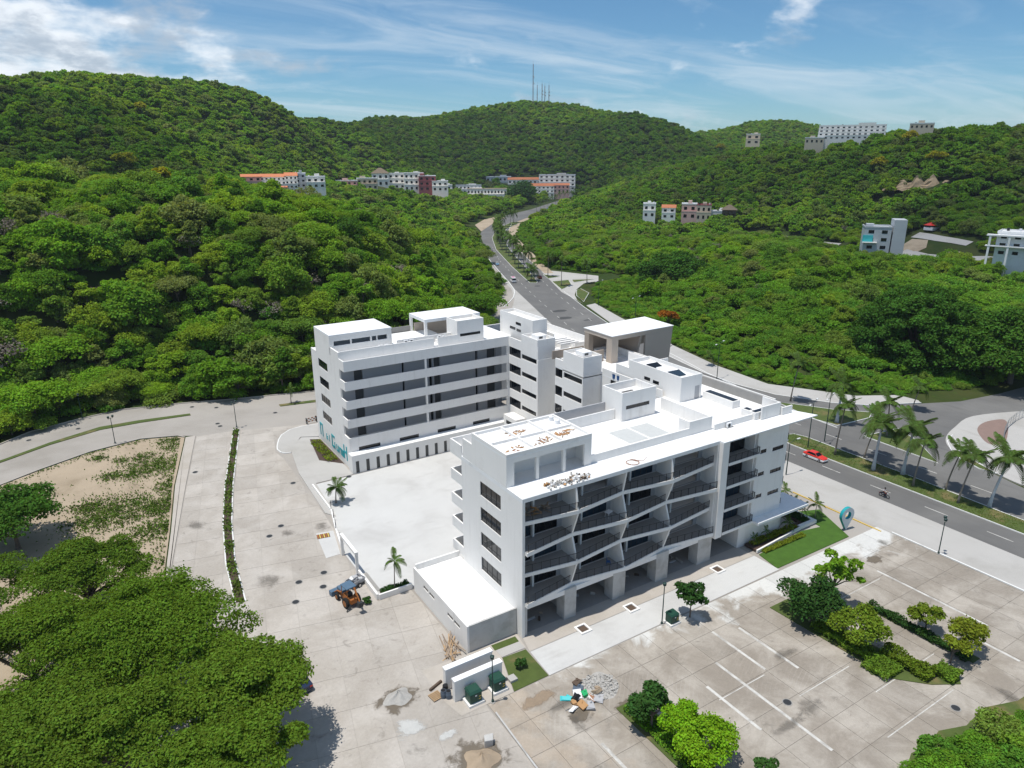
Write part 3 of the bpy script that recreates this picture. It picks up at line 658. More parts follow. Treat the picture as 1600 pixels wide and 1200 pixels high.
# folded balcony slabs
for k, zc_ in LV.items():
    b = MB(); top = zc_+0.20; bot = zc_-0.27
    pts = [(NX[j], edge(j, k)) for j in range(5)]
    b.prism(pts+[(NX[4], 61.5), (NX[0], 61.5)], bot, top)
    o = b.build('balcony_slab', 'white_paint', bld)
    b = MB().prism([(x_, y_+0.14) for x_, y_ in pts]+[(NX[4], 61.2), (NX[0], 61.2)], top+0.003, top+0.02); b.build('floor_tile', 'tile_floor', o)
    railing([(NX[j]+(0.15 if j == 0 else -0.1 if j == 4 else 0), edge(j, k)+0.09, top) for j in range(5)])
    box('floor_slab', XL+0.36, XR-0.01, 61.5, YB_-0.31, zc_-0.22, zc_+0.15, 'white_paint', bld)
    # fins between the slabs
    ztop = LV[k+1]-0.27 if k < 4 else 17.5
    for j in (1, 2, 3):
        y0 = edge(j, k)+0.02; y1 = (edge(j, k+1) if k < 4 else YF)+0.02; x_ = NX[j]
        MB().hexa([(x_-.11, y0, top), (x_+.11, y0, top), (x_+.11, 61.3, top), (x_-.11, 61.3, top), (x_-.11, y1, ztop), (x_+.11, y1, ztop), (x_+.11, 61.3, ztop), (x_-.11, 61.3, ztop)]).build('fin', 'white_paint', bld)
    # back of the balconies; grey stands in for shade on the white walls
    holes = []
    for j in range(4):
        a, c = NX[j]+0.2, NX[j+1]-0.2
        w1 = (a+0.08, a+2.3); w2 = (a+2.6, c-0.55)
        holes += [(w1[0], w1[1], top+0.05, ztop-0.25), (w2[0], w2[1], top+0.05, ztop-0.25)]
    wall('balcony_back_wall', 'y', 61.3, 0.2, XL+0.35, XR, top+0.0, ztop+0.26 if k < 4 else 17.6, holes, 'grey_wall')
    for i, h in enumerate(holes):
        if k == 4 and i in (0, 1, 2, 3, 6, 7): continue          # still open shells
        if k < 4 and i in (6, 7): continue
        window('y', 61.36, h[0], h[1], h[2], h[3], 2 if i % 2 == 0 else 4, 1, glass='glass_blue' if (i+k) % 3 == 0 else 'glass')
    for j in range(4): box('balcony_post', NX[j]+2.5, NX[j]+2.75, 60.9, 61.25, top+0.02, ztop, 'white_paint', bld)
# roof of the front block
box('roof_slab', XL-.003, XR, YF-.003, YB_, 17.55, 18.04, 'roof_white', bld)
box('roof_screed', XL+.1, 71.2, YF+.1, 75.5, 18.043, 18.07, 'roof_white', bld)
box('front_wall_edge', XR-0.25, XR, YF+0.02, 61.3, 3.8, 17.54, 'white_paint', bld)
# shop floor: piers and dark rooms
for x0, x1 in ((44.3, 46.05), (51.85, 53.85), (59.15, 61.3), (66.8, 69.4)): box('pier', x0, x1, YF+0.1, 60.4, 0.06, 4.22, 'raw_concrete', bld)
box('pier', XL+0.36, 38.9, YF+0.1, 60.4, 0.06, 4.22, 'raw_concrete', bld)
for x0, x1 in ((38.9, 44.3), (46.05, 51.85), (53.85, 59.15), (61.3, 66.8)): box('lintel', x0, x1, YF+0.14, 59.2, 3.6, 4.22, 'white_paint', bld)
wall('shop_back_wall', 'y', 67.5, 0.2, XL+.36, 83, 0.06, 4.2, (), 'grey_concrete')
for x_ in (45.2, 52.8, 60.2): box('shop_partition', x_-.1, x_+.1, 60.4, 67.5, 0.06, 4.2, 'raw_concrete', bld)
# penthouse
PH = [(39.2, 42.2), (42.6, 46.0), (46.4, 49.2)]
wall('penthouse_front', 'y', 62.0, 0.35, XL, 50.25, 18.07, 21.55, [(a, c, 18.1, 20.95) for a, c in PH])
wall('penthouse_side', 'x', XL, 0.3, 62.35, 70.0, 18.072, 21.55)
wall('penthouse_side', 'x', 49.95, 0.3, 62.35, 70.0, 18.07, 21.55)
wall('penthouse_back', 'y', 69.7, 0.3, XL+.3, 49.95, 18.07, 21.55)
wall('penthouse_inner_wall', 'y', 64.8, 0.2, XL+.3, 49.95, 18.07, 21.55)
box('penthouse_roof', XL, 50.25, 62.0, 70.0, 21.551, 21.75, 'roof_white', bld)
b = MB()
for x0, x1, y0, y1 in ((XL, 50.25, 62.0, 62.25), (XL, 50.25, 69.75, 70.0), (XL, XL+.25, 62.25, 69.75), (50.0, 50.25, 62.25, 69.75), (42.1, 42.3, 62.25, 69.75), (46.1, 46.3, 62.25, 69.75)): b.box(x0, x1, y0, y1, 21.751, 22.1)
for x0, x1 in ((XL+.25, 42.1), (42.3, 46.1), (46.3, 50.0)): b.box(x0, x1, 65.9, 66.1, 21.751, 22.06)
b.build('penthouse_upstand', 'white_paint', bld)
# parapets on the front block roof
def par(x0, x1, y0, y1, z1, z0=18.071, m='white_paint', name='parapet'): return box(name, x0, x1, y0, y1, z0, z1, m, bld)
par(50.26, 67.0, 62.2, 62.4, 19.1); par(67.0, 71.3, 62.2, 62.4, 20.0); par(71.1, 71.3, 62.41, 72.0, 19.9); par(50.3, 62.7, 72.4, 72.6, 19.6); par(66.99, 67.19, 62.41, 64.2, 20.0)
for x0, x1 in ((58.3, 61.8), (62.0, 65.5)):
    o = box('skylight', x0, x1, 64.1, 68.7, 18.071, 18.16, 'white_paint', bld); box('skylight_pane', x0+.12, x1-.12, 64.22, 68.58, 18.161, 18.18, 'skylight_panel', o)
# lift box at the rear edge
wall('lift_box_wall', 'y', 71.0, 0.2, 62.75, 69.05, 18.071, 22.3, [(63.5, 67.9, 19.75, 20.3)])
box('slit_window', 63.5, 67.9, 71.06, 71.12, 19.75, 20.3, 'glass', bld)
wall('lift_box_wall', 'x', 62.75, 0.2, 71.2, 75.2, 18.071, 22.3); wall('lift_box_wall', 'x', 68.85, 0.2, 71.2, 75.2, 18.071, 22.3); wall('lift_box_wall', 'y', 75.2, 0.2, 62.75, 69.05, 18.071, 22.3)
box('lift_box_floor', 62.95, 68.85, 71.2, 75.2, 20.9, 21.2, 'roof_white', bld); box('lift_opening', 63.9, 67.2, 71.9, 74.2, 21.201, 21.21, 'interior_dark', bld)
for i in range(4): box('lift_beam', 63.9, 67.2, 72.2+i*.55, 72.3+i*.55, 21.211, 21.28, 'grey_concrete', bld)
# open rear galleries of the front block, seen past the corner
for zt, zb in ((19.4, 17.5), (15.3, 13.85), (11.85, 10.4), (8.4, 6.95), (4.9, 3.5)):
    b = MB(); b.box(XL, 69.0, 75.6, 75.8, zb, zt); b.box(XL, XL+.2, YB_+.01, 75.6, zb, zt); b.box(XL+.2, 69.0, YB_+.01, 75.6, zb, zb+.2); b.build('gallery_parapet', 'white_paint', bld)
wall('gallery_end_wall', 'x', XL+.02, 0.22, 70.0, 72.4, 18.05, 20.55)
wall('gallery_rear_screen', 'y', 74.6, 0.2, 50.3, 62.7, 18.071, 20.0, (), 'grey_wall')

# ---- annex
wall('annex_wall', 'x', 31.5, 0.25, 59.83, 74.2, 0.0, 3.52, [(68.2, 69.6, 2.1, 2.55), (69.9, 71.3, 2.1, 2.55), (61.6, 63.0, 2.1, 2.55), (63.3, 64.7, 2.1, 2.55)])
for a in (68.2, 69.9, 61.6, 63.3): box('slit_window', 31.58, 31.64, a, a+1.4, 2.1, 2.55, 'glass', bld)
wall('annex_wall', 'y', 59.83, 0.25, 31.75, 38.1, 0.0, 3.5, (), 'raw_concrete'); wall('annex_wall', 'y', 74.0, 0.25, 31.75, 38.1, 0.0, 3.9)
box('annex_roof', 31.76, 38.14, 60.09, 73.99, 2.95, 3.1, 'roof_white', bld)

# ---- right-hand end of the front, with stacked balconies
box('corner_pillar', 69.12, 70.35, 58.0, 59.6, 3.75, 17.9, 'white_paint', bld)
box('corner_pillar', 70.353, 70.75, 58.35, 59.6, 3.75, 17.9, 'white_paint', bld)
XD = 83.3
SL = []
for z in (14.3, 10.85, 7.4, 3.95):
    SL += [(80.2, 82.6, z-.35, z+.25), (77.6, 78.9, z-.15, z+.45)]
wall('end_wall', 'y', YF, 0.3, 76.9, XD, 3.9, 17.55, SL[:6])
for h in SL[:6]: window('y', YF+0.08, h[0], h[1], h[2], h[3], 3 if h[1]-h[0] > 2 else 2, 1)
for z in (14.2, 10.75, 7.3, 3.75):
    o = box('balcony_slab', 70.76, 76.95, 58.2, 61.2, z, z+0.4, 'white_paint', bld)
    box('floor_tile', 70.8, 76.85, 58.3, 61.1, z+.402, z+.42, 'tile_floor', o)
    railing([(70.9, 58.28, z+.4), (76.87, 58.28, z+.4), (76.87, 58.66, z+.4)])
    window('y', 60.6, 71.0, 76.3, z+.45, min(z+2.9, 17.2), 5, 1, glass='glass_blue' if z < 9 else 'glass')
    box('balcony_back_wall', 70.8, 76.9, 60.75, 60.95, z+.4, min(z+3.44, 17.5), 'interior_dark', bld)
    # balconies on the street side
    s = box('street_balcony', XD+.01, XD+1.5, 59.6, 65.0, z, z+.3, 'white_paint', bld)
    railing([(XD+.05, 59.65, z+.3), (XD+1.45, 59.65, z+.3), (XD+1.45, 64.9, z+.3)])
box('balcony_side_wall', 76.6, 76.89, 59.0, 60.7, 4.2, 17.5, 'white_paint', bld)
wall('street_wall', 'x', XD-.3, 0.3, YF+.31, 125, 0, 17.55, [(y_, y_+2.2, z, z+2) for y_ in range(62, 122, 7) for z in (4.6, 8.1, 11.5, 14.9)])
for y_ in range(62, 122, 7):
    for z in (4.6, 8.1, 11.5, 14.9): box('window', XD-.2, XD-.15, y_, y_+2.2, z, z+2, 'glass', bld)
box('canopy_slab', 76.98, 88.2, 57.2, 61.8, 3.85, 4.2, 'roof_white', bld)
wall('lobby_wall', 'y', 58.9, 0.3, 75.0, 84.3, 0.0, 3.85); box('lobby_wall', 75.0, 75.3, 59.2, 64, 0.06, 3.85, 'white_paint', bld); box('lobby_wall', 84.0, 84.3, 59.21, 66, 0.0, 3.85, 'white_paint', bld)
box('soffit', 69.45, 76.9, 58.9, 67, 3.55, 3.74, 'raw_concrete', bld)
# link block roof with its wide overhanging edge
MB().prism([(69.13, 57.9), (88.5, 57.9), (86.3, 63.0), (86.0, 125.5), (75.0, 125.5), (75.0, 98.6), (71.0, 98.6), (71.0, 90.5), (75.0, 90.5), (75.0, 75.8), (71.0, 75.8), (71.0, 73), (69.13, 73)], 17.9, 18.06).build('roof_slab', 'roof_white', bld)
par(71.35, 81.2, 61.7, 61.95, 18.9); par(79.9, 83.9, 60.9, 61.1, 20.0); par(83.7, 83.9, 61.11, 64, 20.0)
par(85.2, 85.5, 63.5, 78.6, 19.4, m='grey_concrete'); par(85.52, 85.75, 63.2, 124.5, 19.5); par(84.0, 86.2, 60.6, 60.8, 19.2); par(84.0, 84.2, 60.81, 63.2, 19.2)
# planters with dark soil tops
for x0, x1, y0, y1 in ((80.1, 81.7, 66.3, 72.2), (79.0, 83.6, 61.3, 62.4), (79.0, 80.2, 62.41, 63.8)):
    o = par(x0, x1, y0, y1, 19.15, name='roof_planter'); box('planter_soil', x0+.25, x1-.25, y0+.2, y1-.2, 19.151, 19.2, 'glass', o)
box('wall_ac_bracket', 73.3, 74.6, 61.2, 61.6, 18.08, 18.14, 'grey_concrete', bld)
# long plant room
b = MB()
wall('plant_room_wall', 'x', 75.6, 0.2, 72.5, 84.1, 18.061, 22.0, [(79.2, 80.6, 19.6, 20.2), (77.2, 78.6, 19.5, 20.1)])
for a in ((79.2, 80.6, 19.6, 20.2), (77.2, 78.6, 19.5, 20.1)): box('slit_window', 75.66, 75.72, *a, 'glass', bld)
wall('plant_room_wall', 'y', 72.5, 0.2, 75.8, 80.0, 18.061, 22.0, [(78.6, 79.6, 18.07, 20.2)]); box('door', 78.62, 79.58, 72.55, 72.62, 18.08, 20.18, 'grey_wall', bld)
wall('plant_room_wall', 'x', 79.8, 0.2, 72.7, 84.1, 18.061, 22.0); wall('plant_room_wall', 'y', 84.1, 0.2, 75.6, 80.0, 18.061, 22.0)
box('plant_room_roof', 75.8, 79.8, 72.7, 84.1, 21.2, 21.4, 'roof_white', bld)
for i, y_ in enumerate((74.5, 77.2, 79.4)): MB().hexa([(76.3, y_, 21.45), (78.6, y_, 21.45), (78.6, y_+1.6, 21.45), (76.3, y_+1.6, 21.45), (76.3, y_, 21.5), (78.6, y_, 21.5), (78.6, y_+1.6, 21.95), (76.3, y_+1.6, 21.95)]).build('solar_panel', ['glass_blue', 'white_plastic', 'glass'][i], bld)
par(75.6, 75.8, 84.3, 87.5, 20.6); par(82.2, 84.6, 84.5, 84.7, 20.9); par(82.2, 82.4, 84.71, 92, 20.6)
par(75.02, 75.2, 75.8, 90.4, 19.2)

# ---- courtyard face of the link block
for z in (16.65, 13.18, 9.7, 6.2):
    pass
HA = [(109.9, 114.1, z, z+1.7) for z in (16.65, 13.2, 9.75, 6.3)]+[(104.5, 109.55, z, z+.9) for z in (16.9, 13.45, 10.0, 6.55)]
wall('court_wall', 'x', 71.0, 0.25, 104.1, 114.3, 0.0, 20.2, HA)
for h in HA: window('x', 71.14, h[0], h[1], h[2], h[3], 3, 1, glass='glass')
HB = [(96.4, 98.55, z, z+1.8) for z in (16.3, 12.85, 9.4)]+[(90.75, 96.0, z, z+.95) for z in (16.7, 13.25, 9.8)]
wall('court_wall', 'x', 71.0, 0.25, 90.5, 98.6, 0.0, 19.6, HB)
for h in HB: window('x', 71.14, h[0], h[1], h[2], h[3], 3, 1)
wall('court_wall', 'x', 75.0, 0.25, 75.8, 104.1, 0.0, 17.9, [(y_, y_+1.6, z, z+1.9) for y_ in (80, 86.5, 100) for z in (6, 9.5, 13, 15.8)])
for y_ in (80, 86.5, 100):
    for z in (6, 9.5, 13, 15.8): window('x', 75.1, y_, y_+1.6, z, z+1.9, 2, 1)
wall('court_return', 'y', 90.5, 0.25, 71.25, 75.0, 0, 18.05); wall('court_return', 'y', 98.4, 0.2, 71.25, 75.0, 0, 18.05)
wall('court_return', 'y', 103.95, 0.25, 70.95, 75.0, 0, 17.88)
def tower(name, x0, x1, y0, y1, z0, z1, m='white_paint'):
    b = MB(); t_ = 0.2
    b.box(x0, x1, y0, y0+t_, z0, z1); b.box(x0, x1, y1-t_, y1, z0, z1); b.box(x0, x0+t_, y0+t_, y1-t_, z0, z1); b.box(x1-t_, x1, y0+t_, y1-t_, z0, z1); b.box(x0+t_, x1-t_, y0+t_, y1-t_, z1-.75, z1-.6)
    return b.build(name, m, bld)
tower('stair_tower', 70.98, 74.95, 104.2, 109.7, 17.9, 21.6); tower('stair_tower', 70.98, 74.95, 90.45, 96.2, 18.07, 21.5)
for y0 in (106.2, 92.4):
    o = box('roof_hatch', 72.4, 74.3, y0, y0+2.2, 21.0, 21.75, 'roof_white', bld); box('hatch_opening', 72.7, 73.5, y0-.02, y0+.05, 21.2, 21.6, 'interior_dark', o)
tower('machine_room', 73.3, 76.6, 109.3, 121.2, 18.06, 24.0)
for a in ((113.4, 115.2, 22.2, 22.7), (113.4, 115.0, 20.9, 21.4), (115.4, 117.4, 21.0, 21.5)): box('slit_window', 73.27, 73.31, *a, 'glass', bld)
par(78.0, 78.2, 109, 122, 20.9); par(76.6, 85.4, 122, 122.2, 20.4); par(79, 82, 108, 110, 19.2); box('water_tank_plinth', 81, 83.4, 106, 107.4, 18.07, 19.3, 'white_paint', bld)
# street-side portico
PT = 23.0
b = MB(); b.prism([(80.45, 94.5), (95.6, 94.9), (96.2, 103.4), (80.5, 102.6)], PT-.75, PT); o = b.build('portico_roof', 'beige_render', bld)
MB().prism([(80.35, 94.4), (95.75, 94.8), (96.3, 103.5), (80.4, 102.7)], PT+.001, PT+.12).build('portico_roof_top', 'roof_white', bld)
box('portico_column', 80.46, 81.95, 94.52, 96.0, 18.07, PT-.751, 'beige_render', bld); box('portico_column', 80.5, 81.6, 101.2, 102.5, 16, PT-.751, 'taupe_render', bld)
MB().hexa([(88.6, 94.66, 0), (93.6, 94.8, 0), (93.6, 95.2, 0), (88.6, 95.06, 0), (88.6, 94.66, PT-.751), (95.55, 94.88, PT-.751), (95.55, 95.25, PT-.751), (88.6, 95.06, PT-.751)]).build('portico_wall', 'beige_render', bld)
box('portico_back_wall', 81.6, 95.9, 102.2, 102.5, 18.07, PT-.752, 'taupe_render', bld)
MB().hexa([(86.4, 94.7, 18.07), (86.8, 94.7, 18.07), (86.8, 102.1, 18.07), (86.4, 102.1, 18.07), (87.3, 94.7, PT-.76), (87.8, 94.7, PT-.76), (87.8, 102.1, PT-.76), (87.3, 102.1, PT-.76)]).build('portico_inner_wall', 'taupe_render', bld)
wall('taupe_screen', 'y', 96.6, 0.2, 76.0, 80.4, 18.07, 20.2, (), 'beige_render'); wall('taupe_screen', 'y', 102.5, 0.2, 73.2, 80.4, 18.07, 19.6, (), 'taupe_render')
for i in range(6): box('roof_step', 82.0, 86.0, 96.6+i*.9, 97.4+i*.9, 18.07, 18.25+.16*i, 'roof_white', bld)
for i in range(4): box('pergola_slat', 76.2, 80.3, 104+i*1.2, 104.35+i*1.2, 20.0, 20.2, 'white_paint', bld)

# ---- rear block
BX0, BX1, BY = 37.61, 70.98, 114.3
wall('podium_wall', 'y', 112.46, 0.3, 37.25, 70.9, 0.0, 3.45, [(38.0+1.94*i-.12, 38.0+1.94*i+.52, 0.04, 2.32) for i in range(16)])
for i in range(16):
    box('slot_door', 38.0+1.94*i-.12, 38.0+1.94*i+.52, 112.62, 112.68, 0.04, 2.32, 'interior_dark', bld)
box('podium_roof', 37.25, 70.9, 112.77, 114.28, 3.2, 3.44, 'roof_white', bld); wall('podium_wall', 'x', 37.25, 0.3, 112.77, 114.29, 0, 3.19)
lw = [(39.3, 43.4), (47.2, 51.1), (55.0, 58.9), (62.7, 66.5)]
wall('rear_lower_wall', 'y', BY, 0.25, BX0, 71.0, 3.3, 6.06, [(a, c, 3.46, 4.15) for a, c in lw])
for a, c in lw: box('strip_window', a, c, BY+.1, BY+.16, 3.46, 4.15, 'glass', bld)
for zt, zb in ((16.55, 14.92), (13.05, 11.45), (9.57, 7.97)):
    b = MB(); b.box(BX0, 70.99, BY, BY+.2, zb, zt); b.box(BX0, BX0+.2, BY+.2, 116.8, zb, zt); b.box(BX0+.2, 70.99, BY+.2, 117.0, zb, zb+.22); b.build('gallery_parapet', 'white_paint', bld)
b = MB(); b.box(BX0, 70.99, BY, BY+.2, 18.41, 20.26); b.box(BX0, BX0+.2, BY+.2, 116.8, 18.41, 20.26); b.box(BX0+.2, 70.99, BY+.2, 117.0, 18.41, 18.7); b.build('roof_parapet', 'white_paint', bld)
box('gallery_floor', BX0+.01, 70.98, BY+.26, 117.0, 5.0, 5.2, 'white_paint', bld); wall('side_wall', 'x', BX0, 0.25, BY+.26, 116.79, 0, 6.06)
for zt, zb in ((18.41, 16.55), (14.92, 13.05), (11.45, 9.57), (7.97, 6.06)):
    box('gallery_column', 52.95, 53.3, BY+.01, BY+.35, zb, zt, 'white_paint', bld); box('gallery_column', 70.6, 70.97, BY+.01, BY+.3, zb, zt, 'white_paint', bld)
    fz = zb-1.4
    drs = [(40.3, 41.9), (49.5, 49.9), (55.0, 55.6), (56.0, 57.3), (65.0, 65.5), (67.6, 69.6)]
    wall('gallery_wall', 'y', 117.0, 0.25, BX0+.25, 71.0, fz, zt+.3, [(a, c, fz, zt-.1) for a, c in drs]+[(42.4, 44.9, zt-.35, zt-.1), (46.6, 49.2, zt-.35, zt-.1), (57.5, 60.2, zt-.35, zt-.1), (62.2, 64.8, zt-.35, zt-.1)], 'grey_wall')
    for a, c in drs: box('door_recess', a, c, 117.35, 117.45, fz, zt, 'interior_dark' if c-a > 1 else 'glass', bld)
    for a, c in ((42.4, 44.9), (46.6, 49.2), (57.5, 60.2), (62.2, 64.8)): box('strip_window', a, c, 117.1, 117.16, zt-.35, zt-.1, 'glass', bld)
RW = [(123.4, 128.7, z, z+1.6) for z in (5.5, 9.0, 12.5, 16.05)]
wall('side_wall', 'x', BX0, 0.3, 116.8, 132.9, 0, 18.7, RW)
for h in RW: window('x', BX0+.08, h[0], h[1], h[2], h[3], 4, [0.35])
wall('side_wall', 'x', BX0, 0.3, 116.8, 129.75, 18.701, 21.33)
wall('rear_wall', 'y', 132.6, 0.3, BX0+.3, 86, 0, 18.05)
box('roof_slab', BX0+.3, 75, 117.0, 132.6, 18.3, 18.69, 'roof_white', bld)
box('roof_ledge', BX0+.21, 70.98, 114.51, 116.99, 19.2, 19.4, 'roof_white', bld)
par(BX0+.3, 56.2, 116.8, 117.0, 21.4, 18.7); par(57.0, 61.1, 116.8, 117.0, 21.4, 18.7)
par(49.8, 61.1, 119.3, 119.5, 21.3, 18.7); box('roof_terrace', BX0+.3, 61.1, 117.01, 130, 18.7, 19.9, 'roof_white', bld)
# rear penthouse
RH = [(38.4, 41.5), (41.75, 45.3), (45.6, 46.5), (46.7, 48.6)]
wall('rear_penthouse_front', 'y', 121.0, 0.25, BX0, 49.5, 19.91, 23.2, [(a, c, 21.45, 22.3) for a, c in RH])
wall('rear_penthouse_side', 'x', BX0+.002, 0.3, 121.25, 129.75, 21.331, 23.2); wall('rear_penthouse_side', 'x', 49.25, 0.25, 121.25, 129.75, 19.91, 23.2); wall('rear_penthouse_back', 'y', 129.5, 0.25, BX0+.31, 49.25, 19.91, 23.2)
wall('rear_penthouse_inner', 'y', 123.2, 0.2, BX0+.31, 49.24, 19.91, 23.19, (), 'grey_wall')
box('rear_penthouse_roof', BX0, 49.55, 120.95, 129.8, 23.201, 23.5, 'roof_white', bld)
# canopy on columns
box('roof_canopy', 57.4, 69.7, 123.2, 130.5, 22.9, 23.5, 'roof_white', bld)
for x_, y_ in ((57.4, 123.2), (57.4, 130.0), (63.4, 123.2), (66.5, 123.2), (69.2, 123.2), (69.2, 130.0), (63.4, 130.0)): box('canopy_column', x_+.002, x_+.5, y_+.002, y_+.5, 18.7, 22.9, 'white_paint', bld)
box('canopy_back_wall', 58, 69, 129.6, 129.8, 18.7, 21.6, 'beige_render', bld)
par(49.6, 57.5, 130.2, 130.4, 21.0, 18.7, 'grey_concrete')
tower('stair_tower', 61.1, 66.85, 116.8, 121.2, 18.7, 24.0); box('slit_window', 61.7, 66.1, 116.77, 116.81, 20.95, 21.45, 'glass', bld)
box('rear_roof_terrace', 66.86, 73.3, 117.0, 125, 18.7, 19.5, 'roof_white', bld)
# low building in the court corner
box('court_pavilion', 68.6, 70.9, 108, 112.4, 0.03, 5.2, 'white_paint', bld); box('pavilion_window', 68.56, 68.6, 109, 111.4, 3.6, 4.3, 'glass', bld)

# turquoise lettering on the end wall: tall strokes and a low run of small letters, too soft in the photograph to read
def stroke(y0, y1, z0, z1): return (37.53, 37.605, y0, y1, z0, z1)
sign = empty('wall_sign', (37.6, 123, 2.2), 0, 'turquoise raised lettering on the lower end wall of the rear block', 'sign'); sign.location = (0, 0, 0)
for name, bars in (('letter', [(130.9, 131.3, 1.3, 3.9), (129.6, 130.0, 1.3, 3.9), (130.0, 130.9, 3.5, 3.9)]), ('letter', [(127.4, 127.6, 1.6, 2.7), (126.8, 127.4, 1.6, 1.8), (126.8, 127.4, 2.1, 2.25)]), ('letter', [(125.7, 125.9, 1.6, 2.9)]),
                   ('letter', [(124.0, 124.4, 1.2, 3.7), (122.6, 124.0, 3.3, 3.7), (122.6, 124.0, 1.2, 1.6), (122.6, 122.9, 1.6, 2.5)]), ('letter', [(121.5, 121.8, 1.2, 2.5), (120.6, 120.9, 1.2, 2.5), (120.9, 121.5, 1.2, 1.5)]),
                   ('letter', [(119.9, 120.2, 1.2, 2.5), (119.0, 119.3, 1.2, 2.5), (119.3, 119.9, 2.2, 2.5)]), ('letter', [(118.5, 118.75, 1.2, 2.5), (117.95, 118.2, 1.2, 2.5), (118.2, 118.5, 1.2, 1.5)]), ('letter', [(117.3, 117.7, 1.2, 3.9), (115.9, 116.3, 1.2, 3.9), (116.3, 117.3, 2.4, 2.8)])):
    b = MB()
    for q in bars: b.box(*stroke(*q))
    b.build(name, 'turquoise', sign)
# ================================================================== vegetation
def leaf_arrays(c, out, size, rg, up=0.85, asp=1.5):
    n = len(c); nr = rg.normal(0, 1, (n, 3))*0.75+out*0.7; nr[:, 2] += up
    nr /= np.linalg.norm(nr, axis=1)[:, None]+1e-9
    a = np.cross(nr, rg.normal(0, 1, (n, 3))); a /= np.linalg.norm(a, axis=1)[:, None]+1e-9
    b = np.cross(nr, a); s = size*rg.uniform(0.6, 1.3, (n, 1))
    v = np.stack([c-a*s*asp/2, c-b*s/2+a*s*0.08, c+a*s*asp/2, c+b*s/2+a*s*0.08], 1).reshape(-1, 3)
    return v, np.arange(4*n).reshape(-1, 4)
def crown_pts(rg, R_, H_, nb, nl, br=(0.26, 0.42), squash=0.75, low=-0.25, shell=(0.5, 0.82), pad=False, tmp=None):
    d_ = rg.normal(0, 1, (nb*4, 3)); d_ /= np.linalg.norm(d_, axis=1)[:, None]; d_ = d_[d_[:, 2] > low][:nb]; nb = len(d_)
    k = rg.uniform(*shell, (nb, 1))
    if pad: k = np.sqrt(rg.uniform(0.02, 1, (nb, 1)))*0.86
    bc = d_*k*np.array([R_, R_, H_])
    if pad:
        rr = np.hypot(bc[:, 0], bc[:, 1])/R_; bc[:, 2] = H_*(0.85*np.sqrt(np.clip(1-rr*rr, 0, 1))-0.30)+rg.normal(0, 0.15*H_, nb)
    rad = R_*rg.uniform(*br, nb)
    wgt = rad**2/np.sum(rad**2); which = rg.choice(nb, nl, p=wgt)
    e = rg.normal(0, 1, (nl, 3)); e /= np.linalg.norm(e, axis=1)[:, None]; e[:, 2] = np.where(e[:, 2] < -0.35, -e[:, 2], e[:, 2])
    p = bc[which]+e*rad[which][:, None]*(rg.uniform(0.55, 1.0, (nl, 1))+np.abs(rg.normal(0, .13, (nl, 1))))*np.array([1, 1, squash])
    return p, e, bc, rad
def crown_mesh(name, rg, R_, H_, nb, nl, leaf, m, zc, **kw):
    p, e, bc, rad = crown_pts(rg, R_, H_, nb, nl, **kw)
    v, q = leaf_arrays(p+np.array([0, 0, zc]), e, leaf, rg)
    return np_mesh(name, v, q, m), bc+np.array([0, 0, zc])
def trunk_mb(bc, h0, r0, rg, nlimb=7, lean=(0, 0), zfork=0.55):
    b = MB(); zf = h0*zfork; f = (lean[0], lean[1], zf)
    b.tube([(0, 0, -0.15), (lean[0]*.4, lean[1]*.4, zf*.5), f], [r0*1.25, r0, r0*.85], 8)
    for i in rg.choice(len(bc), min(nlimb, len(bc)), replace=False):
        c = bc[i]; mid = ((f[0]+c[0])/2+rg.normal(0, .2), (f[1]+c[1])/2+rg.normal(0, .2), f[2]+(c[2]-f[2])*0.6)
        b.tube([f, mid, tuple(c)], [r0*.62, r0*.38, r0*.12], 6)
    return b
# prototypes of the forest trees, never linked to the scene themselves
rg = np.random.default_rng(11)
protos = bpy.data.collections.new('forest_kinds')
def proto(name, R_, H_, nb, nl, leaf, m, zc, trunk=True, **kw):
    me, bc = crown_mesh(name, rg, R_, H_, nb, nl, leaf, m, zc, **kw)
    if trunk:
        b = trunk_mb(bc, zc+0.5, 0.16, rg, 5)
        bm = bmesh.new(); bm.from_mesh(me); tm = b.mesh('t', 'bark'); n0 = len(bm.faces); bm.from_mesh(tm); bm.faces.ensure_lookup_table()
        for f in bm.faces[n0:]: f.material_index = 1
        bm.to_mesh(me); bm.free(); me.materials.append(M['bark'])
    o = bpy.data.objects.new(name, me); protos.objects.link(o); return o
NHI = 8
for i in range(5): proto('a%02d' % i, rg.uniform(4.0, 5.2), rg.uniform(3.0, 3.8), 44, 6800, 0.30, 'leaf_forest', 3.0, low=-0.6, br=(0.16, 0.36))
proto('a05', 5.6, 2.8, 50, 7000, 0.30, 'leaf_forest', 4.2, pad=True, br=(0.2, 0.34)); proto('a06', 3.0, 4.4, 24, 4400, 0.30, 'leaf_forest', 3.6, low=-0.7)
p_ = proto('a07', 3.0, 2.8, 14, 420, 0.26, 'leaf_bare', 3.6)
NLO = 4
for i in range(4): proto('b%02d' % i, rg.uniform(3.0, 3.8), rg.uniform(3.0, 3.8), 20, 1100, 0.66, 'leaf_forest', 3.0, trunk=False)
proto('c00', 3.2, 1.6, 18, 2600, 0.27, 'leaf_shrub', 1.1, trunk=False, low=-0.05); proto('c01', 2.6, 1.9, 16, 2400, 0.27, 'leaf_shrub', 1.3, trunk=False, low=-0.05); proto('c02', 3.6, 1.3, 20, 2800, 0.27, 'leaf_shrub', 0.9, trunk=False, low=-0.05)

